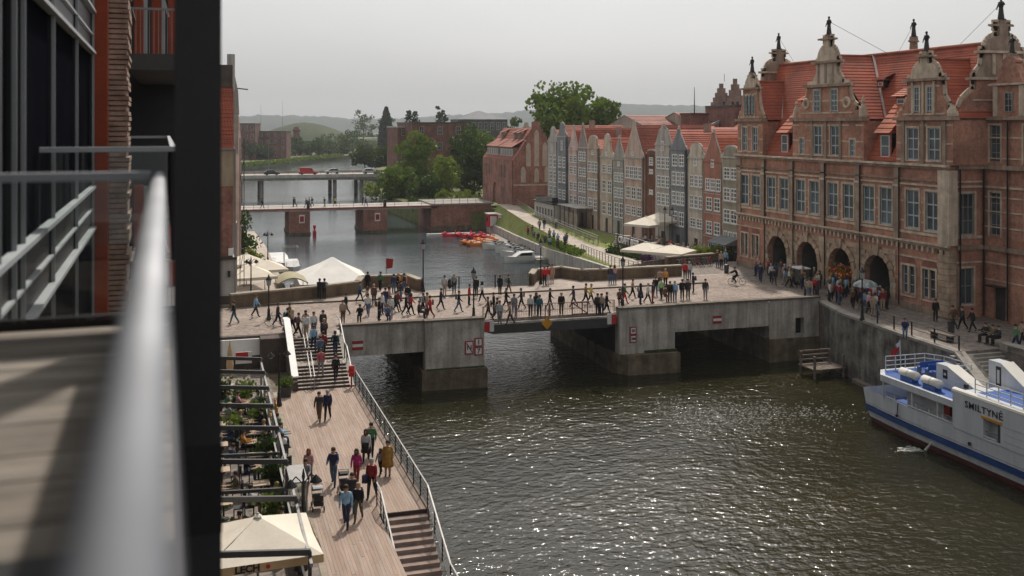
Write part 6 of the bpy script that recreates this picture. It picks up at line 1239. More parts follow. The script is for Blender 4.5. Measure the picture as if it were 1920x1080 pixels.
def motor_boat(name, label, x, y, rz, L_=4.6, B=1.7, cabin=False, hm='boat_white', group=None, z=WZ, cover=None):
    t = thing(name, label, 'boat', (x,y,z), rz, group); n = 10
    def hb(u): return B/2*(1-max(0,(u-.45)/.55)**2.2)
    b = MB()
    for j, (zz, k, dx) in enumerate(((-.25,.72,-.12),(.3,.95,0),(.72,1.0,.06))):
        for i in range(n+1): u = i/n; b.v.append((-L_/2+(L_+dx)*u, -hb(u)*k, zz+(.28*u*u if j else 0)))
        for i in range(n-1,-1,-1): u = i/n; b.v.append((-L_/2+(L_+dx)*u, hb(u)*k, zz+(.28*u*u if j else 0)))
    m = 2*n+1; b.f = [(j*m+i, j*m+(i+1) % m, (j+1)*m+(i+1) % m, (j+1)*m+i) for j in range(2) for i in range(m)]; b.build('hull', MATS[hm], t)
    d = MB(); d.v = [(v[0]*.97, v[1]*.92, v[2]-.06) for v in b.v[2*m:]]; d.f = [tuple(range(m))]; d.build('deck', MATS['boat_white' if cover is None else cover], t)
    if cabin:
        MB().prism([(-L_*.18,.7),(L_*.28,.85),(L_*.14,1.45),(-L_*.16,1.5)], -B*.36, B*.36).build('cabin', MATS['boat_white'], t); MB().prism([(-L_*.10,1.0),(L_*.20,1.02),(L_*.125,1.38),(-L_*.10,1.4)], -B*.366, B*.366).build('cabin_window', MATS['dark_glass'], t)
        for k in range(3): MB().bar((L_*(.2+.1*k),-B*.3,.9),(L_*(.2+.1*k),-B*.3,1.35),.03).build('stanchion', MATS['galvanised'], t)
        MB().bar((L_*.2,-B*.3,1.35),(L_*.42,-B*.22,1.4),.03).build('bow_rail', MATS['galvanised'], t)
    else:
        MB().prism([(-.1,.66),(.5,.7),(.3,1.05),(.22,1.05)], -B*.36, B*.36).build('windscreen', MATS['dark_glass'], t)
        for xx in (-1.2,-.5): s = MB().box(xx-.22,xx+.22,-B*.3,B*.3,.66,.85).build('seat', MATS['boat_dark'], t)
    MB().box(-L_/2-.35,-L_/2,-.18,.18,.1,.95).build('outboard_motor', MATS['boat_dark'], t); return t
motor_boat('cabin_cruiser', 'white cabin cruiser moored bow out below the lawn wall', 45.0, 140.3, pi, 6.6, 2.4, True)
motor_boat('motor_boat', 'grey covered motor boat beside the orange pedal boats', 45.2, 156.5, pi, 4.6, 1.8, False, cover='cushion'); motor_boat('motor_boat', 'dark decked motor boat with white hull at the pontoon', 46.0, 151.5, pi+.1, 5.0, 1.8, False, cover='boat_dark'); motor_boat('motor_boat', 'small white open motor boat next to the cabin cruiser', 45.4, 146.5, pi-.05, 4.8, 1.8); motor_boat('motor_boat', 'white motor boat tucked against the quay beyond the dark one', 47.4, 154.2, pi+.05, 4.2, 1.6)
motor_boat('motor_boat', 'blue decked small motor boat between the white ones', 46.0, 143.6, pi+.04, 4.4, 1.6, False, cover='ship_blue'); motor_boat('motor_boat', 'grey hulled motor boat nearest the pedal boats', 45.8, 159.3, pi, 4.4, 1.7, False, 'cushion'); motor_boat('motor_boat', 'low white boat with dark cover at the pontoon', 46.0, 149.0, pi-.06, 4.6, 1.6, False, cover='boat_dark')
fp_ = thing('pennant', 'small red pennant on a pole beside the white marquee', 'flag', (19.6,112,-1.2)); MB().cyl((0,0,0),(0,0,5.2),.04).build('pole', MATS['galvanised'], fp_); MB().prism([(0,4.0),(0,5.2),(.8,5.1),(.7,4.1)], -.01, .01).build('cloth', MATS['red_paint'], fp_)
motor_boat('tour_boat', 'white tour boat with dark stripe moored at the left quay', 10.3, 148, -pi/2+.05, 12, 3.2, True); motor_boat('motor_boat', 'white flybridge motor boat with rails at the left quay', 11.6, 141, -pi/2, 7, 2.6, True)
fbr = thing('flybridge_frame', 'pale metal canopy frame over the left quay motor boat', 'boat canopy', (11.6,141.6,.3)); 
for x in (-.9,.9):
    for y in (-1.2,0,1.2): MB().bar((x,y,0),(x,y,1.9),.05).build('post', MATS['galvanised'], fbr)
for x in (-.9,.9): MB().bar((x,-1.2,1.9),(x,1.2,1.9),.05).build('rail', MATS['galvanised'], fbr)
for y in (-1.2,0,1.2): MB().bar((-.9,y,1.9),(.9,y,1.9),.05).build('rail', MATS['galvanised'], fbr)
pn = thing('floating_pontoon', 'pale floating pontoon behind the moored boats', 'pontoon', (48,155,WZ))
for k in range(9): y = 138+k*3.9; x = 48.0-.9+(y-138)*.062; MB().box(x-1.1,x+.9,y,y+3.82,WZ-.3,WZ+.55).build('deck_section', MATS['granite'], pn, True)
MB().box(38.6,47,178.2,179.0,WZ,WZ+.35).build('gangway', MATS['boat_white'], pn, True)
for i, (x, y, m, lb) in enumerate(((50.6,178,'pedal_red','red and white ticket kiosk on the lower quay'),(52.2,175.5,'boat_white','white roofed kiosk beside the red ticket kiosk'))):
    t = thing('kiosk', lb, 'kiosk', (x,y,.3)); MB().box(-.9,.9,-.9,.9,0,2.3).build('body', MATS[m], t); MB().box(-1.1,1.1,-1.1,1.1,2.3,2.5).build('roof', MATS['boat_white'], t); MB().box(-.93,-.9,-.5,.5,1.0,1.8).build('hatch', MATS['dark_glass'], t); MB().box(-.6,.6,-.94,-.9,.2,2.0).build('poster', MATS['sign_white'], t)
# ------------------------------------------------------------------ marquee, parasols, lamps, restaurant on the right bank
mq = thing('marquee', 'large white hipped marquee on a pontoon behind the bridge parapet', 'marquee', (14.7,121,-.6))
MB().box(-4.4,4.4,-6,6,-.5,0).build('pontoon', MATS['granite'], mq)
rf_ = MB(); ring0 = [(-4.2,-5.5),(4.0,-5.5),(4.2,5.5),(-4.0,5.5)]
def qs(k, z): return [(a*k, b2*k-(1-k)*.4, z) for a, b2 in ring0]
lv_ = [(1.0,1.35),(.66,2.15),(.33,2.95),(.04,3.8)]; V = []
for k, z in lv_: V += qs(k, z)
rf_.v = V; rf_.f = [(4*j+i, 4*j+(i+1) % 4, 4*(j+1)+(i+1) % 4, 4*(j+1)+i) for j in range(3) for i in range(4)]+[(12,13,14,15)]; rf_.build('roof_canvas', MATS['canvas_white'], mq)
wl = MB()
for i in range(4): a, c = ring0[i], ring0[(i+1) % 4]; wl.poly([(*a,0),(*c,0),(*c,1.5),(*a,1.5)])
wl.build('side_canvas', MATS['canvas_white'], mq)
en = [(-4.6+.9*cos(pi*i/8),1.55+.55*sin(pi*i/8)) for i in range(9)]
for x, y in ring0: MB().cyl((x*.98,y*.98,0),(x*.98,y*.98,1.55),.05).build('pole', MATS['galvanised'], mq)
br_ = thing('arched_canopy', 'olive arched canopy between the marquee and the left parasols', 'canopy', (9.3,113,-.3)); pts = [(-1.6+3.2*i/10, 2.2+.6*sin(pi*i/10)) for i in range(11)]
MB().prism(pts+[(p[0],p[1]-.12) for p in reversed(pts)], -2.5, 2.5).build('canvas', mat('canvas_olive', (.34,.30,.19), .85, .1), br_)
for x in (-1.5,1.5):
    for y in (-2.4,2.4): MB().bar((x,y,-.5),(x,y,2.2),.07).build('post', MATS['galvanised'], br_)
sheet('left_quay', [(-9,92),(7.4,92),(8.6,112),(8.8,150),(8.2,172),(-9,172)], 1.35, MATS['path_paving']); b = MB(); b.prism([(-9,91.5),(7.4,91.5),(8.6,112),(8.8,150),(8.2,172),(-9,172)], -3, 1.34, 'z'); struct(b.build('left_quay_core', MATS['quay_stone']))
g_ = 'cream parasols on the left quay'
square_parasol('large cream parasol beside the tiled house on the left quay', 4.6, 104.0, 1.35, 4.4, 2.6, 1.0, .15, g_, band='canvas_cream'); square_parasol('cream parasol behind the large one on the left quay', 6.3, 109.5, 1.35, 4.2, 2.5, .9, .1, g_, band='canvas_cream'); square_parasol('cream parasol furthest along the left quay shrubs', 4.6, 114.0, 1.35, 4.0, 2.6, .9, .2, g_, band='canvas_cream')
g_ = 'cream parasols on the restaurant terrace'
square_parasol('cream parasol on the raised terrace beside the brown brick house', 53.6, 117.4, 3.9, 4.0, 2.5, .9, .5, g_, band='canvas_cream'); square_parasol('cream parasol on the raised terrace against the house fronts', 55.9, 118.6, 3.9, 4.2, 2.75, 1.0, .4, g_, band='canvas_cream')
g_ = 'cream parasols beside the quay path'
square_parasol('low cream parasol beside the quay path and hedge', 47.4, 104.0, 3.1, 4.2, 1.9, .75, .7, g_, band='canvas_cream'); square_parasol('low cream parasol nearer the bridge parapet', 49.3, 101.4, 3.2, 4.2, 1.8, .7, .7, g_, band='canvas_cream')
rt_ = thing('restaurant_terrace', 'raised restaurant terrace with white railings by the gabled houses', 'terrace', (53,112,2.8))
for k in range(24): MB().box(50.9,57.2,102.4+k*.8,102.4+k*.8+.79,2.8,3.9).build('deck_board', MATS['old_timber'], rt_, True)
for k in range(13): MB().bar((50.95,102.6+k*1.5,3.9),(50.95,102.6+k*1.5,4.85),.07).build('rail_post', MATS['white_paint'], rt_, True)
for z in (4.2,4.5,4.85): MB().bar((50.95,102.5,z),(50.95,121,z),.06).build('white_rail', MATS['white_paint'], rt_, True)
MB().box(50.85,50.9,102.5,121.4,2.8,3.86).build('fascia', MATS['white_render'], rt_, True)
sg_ = thing('letter_sign', 'white letters CRAFT BEER standing in the terrace hedge', 'sign', (49.9,114.5,3.2), radians(-90))
o = inst('lettering', text_mesh('CRAFT BEER', 1.15, MATS['sign_white'], .05, bold=.03), sg_, (0,0,1.3)); o.rotation_euler = (radians(90),0,0)
MB().box(-4,4,.12,.2,.6,1.9).build('backing_board', MATS['brown_wall'], sg_)
for x in (-3.8,0,3.8): MB().bar((x,.2,-.4),(x,.2,1.9),.1).build('post', MATS['old_timber'], sg_)
hd = thing('hedge', 'dense green hedge around the terrace letters', 'hedge', (49.6,114,2.6)); leaves(2600, lambda r: (r.uniform(-.7,.9), r.uniform(-5.4,5.6), abs(r.gauss(0,.45))), .22, 81).build('foliage', MATS['leaf_dark'], hd); MB().box(-.3,.7,-5,5,-.3,.3).build('planter', MATS['brown_wall'], hd)
fw = thing('flower_bush', 'purple flowering bush at the end of the terrace hedge', 'shrub', (49.3,107.6,2.8)); leaves(500, lambda r: (r.gauss(0,.4), r.gauss(0,.4), .5+r.gauss(0,.35)), .16, 82).build('blossom', mat('purple_flower', (.12,.04,.14), .8, .4, 6), fw); MB().box(-.4,.4,-.4,.4,-.2,.35).build('planter', MATS['dark_steel'], fw)
pb = thing('planter_hedge', 'dark planter box with yellow green shrubs near the gate', 'planter', (54.6,102.0,2.85)); MB().box(-2.4,2.4,-.4,.4,0,1.4).build('box', MATS['dark_steel'], pb); leaves(1300, lambda r: (r.uniform(-2.4,2.4), r.gauss(0,.3), 1.5+abs(r.gauss(0,.4))), .24, 83).build('shrubs', MATS['leaf_light'], pb)
# timber steps beside the low parasols
rs_ = thing('timber_ramp', 'pale timber ramp and wall beneath the low cream parasols', 'ramp', (49,101.5,3))
for k in range(8): MB().box(46.4,50.4,100.4+k*.32,100.4+k*.32+.3,2.9,3.55+.04*k).build('board', MATS['old_timber'], rs_, True)
MB().bar((45.4,100.1,3.9),(50.6,99.9,4.3),.15,.5).build('handrail_wall', MATS['old_timber'], rs_, True)
def make_lamp(label, x, y, z, h, group=None, heads=1, low=False):
    t = thing('street_lamp', label, 'street lamp', (x,y,z), 0, group)
    MB().lathe([(.17,0),(.19,.1),(.13,.3),(.10,.75),(.12,.82),(.065,.9),(.05,h-.9),(.075,h-.85),(.04,h-.75)], n=10).build('post', MATS['black_steel'], t)
    if heads == 1:
        MB().lathe([(.04,h-.8),(.16,h-.72),(.2,h-.3)], n=8).build('lantern_glass', mat('lantern_glass', (.30,.31,.30), .3, .1), t); MB().lathe([(.24,h-.3),(.2,h-.2),(.08,h-.06),(.03,h+.12)], n=8).build('lantern_cap', MATS['black_steel'], t)
    else:
        for k in range(heads):
            a = 2*pi*k/heads+.3; c = (.52*cos(a), .52*sin(a)); MB().tube([(0,0,h-.9),(c[0]*.6,c[1]*.6,h-.55),(c[0],c[1],h-.75)], .025).build('bracket', MATS['black_steel'], t)
            MB().lathe([(.02,h-.62),(.1,h-.7),(.23,h-.86),(.24,h-.9)], (*c,0), 12).build('shade', MATS['black_steel'], t); MB().ball((*c,h-.93),.13,.13,.1).build('globe', MATS['lantern_glass'], t)
        MB().lathe([(.04,h-.75),(.07,h-.6),(.02,h-.3)], n=8).build('finial', MATS['black_steel'], t)
    return t
gl_ = 'black lantern posts on the bridge'
make_lamp('black lantern post near the top of the bridge steps', 4.9, 80.1, 3.8, 3.4, gl_); make_lamp('tall black lantern post on the bastion corner by the mesh railing', 18.9, 89.0, 3.9, 4.6, gl_); make_lamp('black lantern post on the left concrete pier', 20.1, 75.9, 3.8, 3.9, gl_); make_lamp('black lantern post on the right concrete pier', 32.6, 75.9, 3.8, 4.3, gl_); make_lamp('black lantern post beside the niche in the far parapet', 30.4, 90.2, 3.9, 4.2, gl_); make_lamp('black lantern post on the quay wall among the crowd', 48.5, 66.6, 3.8, 4.0, gl_)
make_lamp('black lantern post in front of the left cream parasols', 4.4, 98.5, 1.35, 5.4, gl_, 3); make_lamp('black two armed lamp beside the LECH parasol', 3.75, 39.9, 1.6, 4.2, None, 2); make_lamp('black two armed lamp beside the orange terrace seats', 4.5, 63.5, 1.6, 4.0, None, 2); make_lamp('slim lamp post on the left quay beyond the parasols', 7.9, 131, 1.35, 4.5, None, 3)
for x, y, h in ((51.4,105.5,6.5),(52.4,109.5,6.2)): make_lamp('tall thin lantern post rising beside the restaurant terrace', x, y, 2.9, h, 'tall lantern posts by the terrace')
GTc = 'tables on the raised terrace'
Tt = make_table('small square table on the raised terrace among the cream parasols', GTc, 52.2, 120, 3.9); Ct = make_chair('pale chair on the raised terrace among the cream parasols', 'chairs on the raised terrace', 52.9, 120, 3.9, pi/2, 'cushion')
for i, (x, y) in enumerate([(52.2,116),(52.2,112),(52.3,108.5),(54.2,110),(54.2,106.5),(52.3,104.6),(55.6,118),(55.9,108)]):
    dup(Tt, (x,y,3.9)); dup(Ct, (x+.7,y,3.9), pi/2); dup(Ct, (x-.7,y,3.9), -pi/2)
for i, (x, y) in enumerate([(46.6,104.2),(47.4,102.2),(49.2,108.0)]): make_table('dark round edged table under the low cream parasols', 'tables under the low parasols', x, y, 3.05, 'chair_dark', .8)
pls = [(5.05,65.7,'square dark planter with a low shrub at the foot of the steps')]
for x, y, lb in pls: t = thing('planter', lb, 'planter', (x,y,1.6)); MB().box(-.32,.32,-.32,.32,0,.65).build('box', MATS['dark_steel'], t); leaves(260, lambda r: (r.gauss(0,.2), r.gauss(0,.2), .75+abs(r.gauss(0,.18))), .15, 90).build('foliage', MATS['leaf_mid'], t)
for i, (x, y) in enumerate([(-.2,63),(-.3,55),(-.2,50.5),(.3,42.6),(1.8,41.9),(2.6,64.9),(1.2,65.3),(3.1,58.9),(3.15,60.6),(2.2,63.4),(3.1,52.9),(-.5,59),(.1,45),(2.9,44.7),(3.1,48.9),(1.7,57.1)]): t = thing('potted_plant', f'leafy potted plant near {ORD[min(range(11), key=lambda q: abs((62.4,60.0,58.2,56.0,54.4,52.2,50.4,48.0,46.0,43.0,41.0)[q]-y))]} {"inner" if x < 2 else "outer"} terrace table from the bridge steps', 'plant', (x,y,1.6), 0, 'potted plants on the terrace'); MB().lathe([(.2,0),(.28,.5)], n=10).build('pot', MATS['dark_steel'], t); leaves(300, lambda r: (r.gauss(0,.28), r.gauss(0,.28), .85+r.gauss(0,.3)), .2, 91+i).build('foliage', MATS['leaf_mid' if i % 2 else 'leaf_dark'], t)
# bicycles
def bicycle(label, x, y, z, rz, group=None, m='black_steel'):
    t = thing('bicycle', label, 'bicycle', (x,y,z), rz, group)
    for yy in (-.52,.52):
        w2 = MB().torus((0,yy,.34),.32,.022).build('tyre', MATS['black_paint'], t); b = MB()
        for k in range(6): a = pi*k/6; b.bar((0,yy+.3*cos(a),.34+.3*sin(a)),(0,yy-.3*cos(a),.34-.3*sin(a)),.008)
        b.build('spokes', MATS['grey_steel'], w2)
    MB().tube([(0,-.52,.34),(0,-.15,.82),(0,.35,.8),(0,0,.32),(0,-.15,.82)], .018).tube([(0,0,.32),(0,-.52,.34)],.015).tube([(0,.52,.34),(0,.35,.95)],.018).build('frame', MATS[m], t)
    MB().box(-.07,.07,-.3,-.05,.9,.95).cyl((0,-.16,.8),(0,-.17,.92),.015).build('saddle', MATS['black_paint'], t); MB().tube([(-.27,.27,1.0),(0,.36,.97),(.27,.27,1.0)],.015).build('handlebar', MATS['black_steel'], t); return t
for i in range(9): bicycle('parked bicycle in the rack beside the low stone wall', 47.6+i*.55, 96.6+i*.13, 3.8, rfm.uniform(-.15,.2)+.1, 'bicycles parked by the low wall', ['black_steel','galvanised','red_paint'][i % 3])
bicycle('bicycle ridden by the cyclist crossing the open plaza', 48.0, 84.8, 3.8, 1.25); bicycle('bicycle pushed by a walker near the top of the steps', 5.3, 77.6, 3.8, 1.5); bicycle('bicycle leaning beside the orange walkers at the niche', 35.0, 90.3, 3.9, 1.3)
def stroller(label, x, y, z, rz, m):
    t = thing('stroller', label, 'stroller', (x,y,z), rz)
    for sx in (-.25,.25):
        for sy in (-.3,.35): MB().torus((sx,sy,.12),.1,.025,n=12).build('wheel', MATS['black_paint'], t)
    MB().tube([(-.24,.35,.12),(-.24,-.35,1.0),(.24,-.35,1.0),(.24,.35,.12)],.016).tube([(-.24,-.3,.12),(-.24,.2,.6)],.016).tube([(.24,-.3,.12),(.24,.2,.6)],.016).build('frame', MATS['grey_steel'], t)
    MB().prism([(-.28,.45),(.45,.5),(.5,.75),(.2,.62),(-.25,.62)], -.2, .2, 'x').build('seat', MATS['black_paint'], t)
    h_ = MB(); N = 6
    for i in range(N+1):
        a = radians(10+110*i/N)
        for x_ in (-.22,.22): h_.v.append((x_, .02-.38*cos(a), .62+.42*sin(a)))
    h_.f = [(2*i,2*i+1,2*i+3,2*i+2) for i in range(N)]; h_.build('hood', MATS[m], t); MB().box(-.18,.18,-.2,.25,.2,.38).build('basket', MATS['chair_dark'], t); return t
mat('cloth_lightgrey', (.40,.40,.42), .9, .1)
stroller('stroller with pale grey hood pushed along the boardwalk edge', 4.95, 46.0, 1.6, pi, 'cloth_lightgrey'); stroller('black stroller pushed along the middle of the boardwalk', 6.35, 47.6, 1.6, pi, 'chair_dark')
dn = thing('rowing_boats', 'yellow and red inflatable boats stacked on the quay edge', 'inflatable boat', (46.5,107,3.1)); del dn['label'], dn['category']; bpy.data.objects.remove(dn)
def inflatable(label, x, y, z, m):
    t = thing('inflatable_boat', label, 'inflatable boat', (x,y,z), .4); MB().torus((0,0,.18),.55,.18,'z',16,8).build('tube', MATS[m], t, smooth=True); MB().lathe([(.5,.05),(.5,.1)], n=16).build('floor', MATS['black_paint'], t)
inflatable('yellow inflatable ring boat on the quay behind the niche', 37.5, 94.5, -.4, 'yellow_paint') if False else None
fo = thing('flower_stall', 'colourful flower stall with red canopy under the third gate arch', 'stall', (55.0,78.6,3.8)); MB().box(-.7,.7,-.9,.9,.0,.9).build('counter', MATS['dark_steel'], fo)
for m_, sd_ in (('red_paint',1),('yellow_paint',2),('leaf_mid',3)): leaves(220, lambda r: (r.gauss(0,.4), r.gauss(0,.6), 1.5+r.gauss(0,.45)), .2, 100+sd_).build('flowers', MATS[m_], fo, kind='stuff')
MB().bar((0,-.8,.9),(0,-.8,2.6),.06).bar((0,.8,.9),(0,.8,2.6),.06).build('posts', MATS['dark_steel'], fo)
cr = thing('vendor_cart', 'grey vendor cart with white lid before the second gate arch', 'cart', (54.0,83.6,3.8)); MB().box(-.5,.5,-.8,.8,.25,1.5).build('body', MATS['grey_steel'], cr); MB().box(-.6,.6,-.9,.9,1.5,1.6).build('lid', MATS['white_paint'], cr)
for sx in (-.4,.4): MB().cyl((sx-.05,0,.25),(sx+.05,0,.25),.25,n=12).build('wheel', MATS['black_paint'], cr)
gu = thing('dome_umbrella', 'patterned open umbrella held beside the fourth arch', 'umbrella', (51.5,70.3,5.75)); MB().lathe([(1.0,0),(.85,.25),(.5,.45),(.05,.55)], n=10).build('canopy', mat('umbrella_print', (.30,.34,.33), .7, .6, 3), gu); MB().cyl((0,0,-.9),(0,0,.6),.015).build('shaft', MATS['black_steel'], gu)
for i, (x, y) in enumerate([(49.2,59.0),(49.6,53.9)]): t = thing('bench', ['dark bench beside the quay railing in front of the gate','stone bench with seated group near the quay steps'][i], 'bench', (x+(1.6 if i else .3),y,3.8)); MB().box(-.25,.25,-1.1,1.1,.4,.48).build('seat', MATS['granite'] if i else MATS['old_timber'], t); [MB().box(-.22,.22,s*.8-.12,s*.8+.12,0,.4).build('leg', MATS['granite'] if i else MATS['black_steel'], t) for s in (-1,1)]
for i, (x, y) in enumerate([(51.0,92.2),(51.8,60.8)]): t = thing('litter_bin', ['dark litter bin near the quay path end','dark litter bin near the gate corner pier'][i], 'bin', (x,y,3.8)); MB().lathe([(.22,0),(.25,.75)], n=12).build('body', MATS['dark_steel'], t); MB().lathe([(.27,.75),(.27,.82),(.1,.9)], n=12).build('lid', MATS['black_steel'], t)
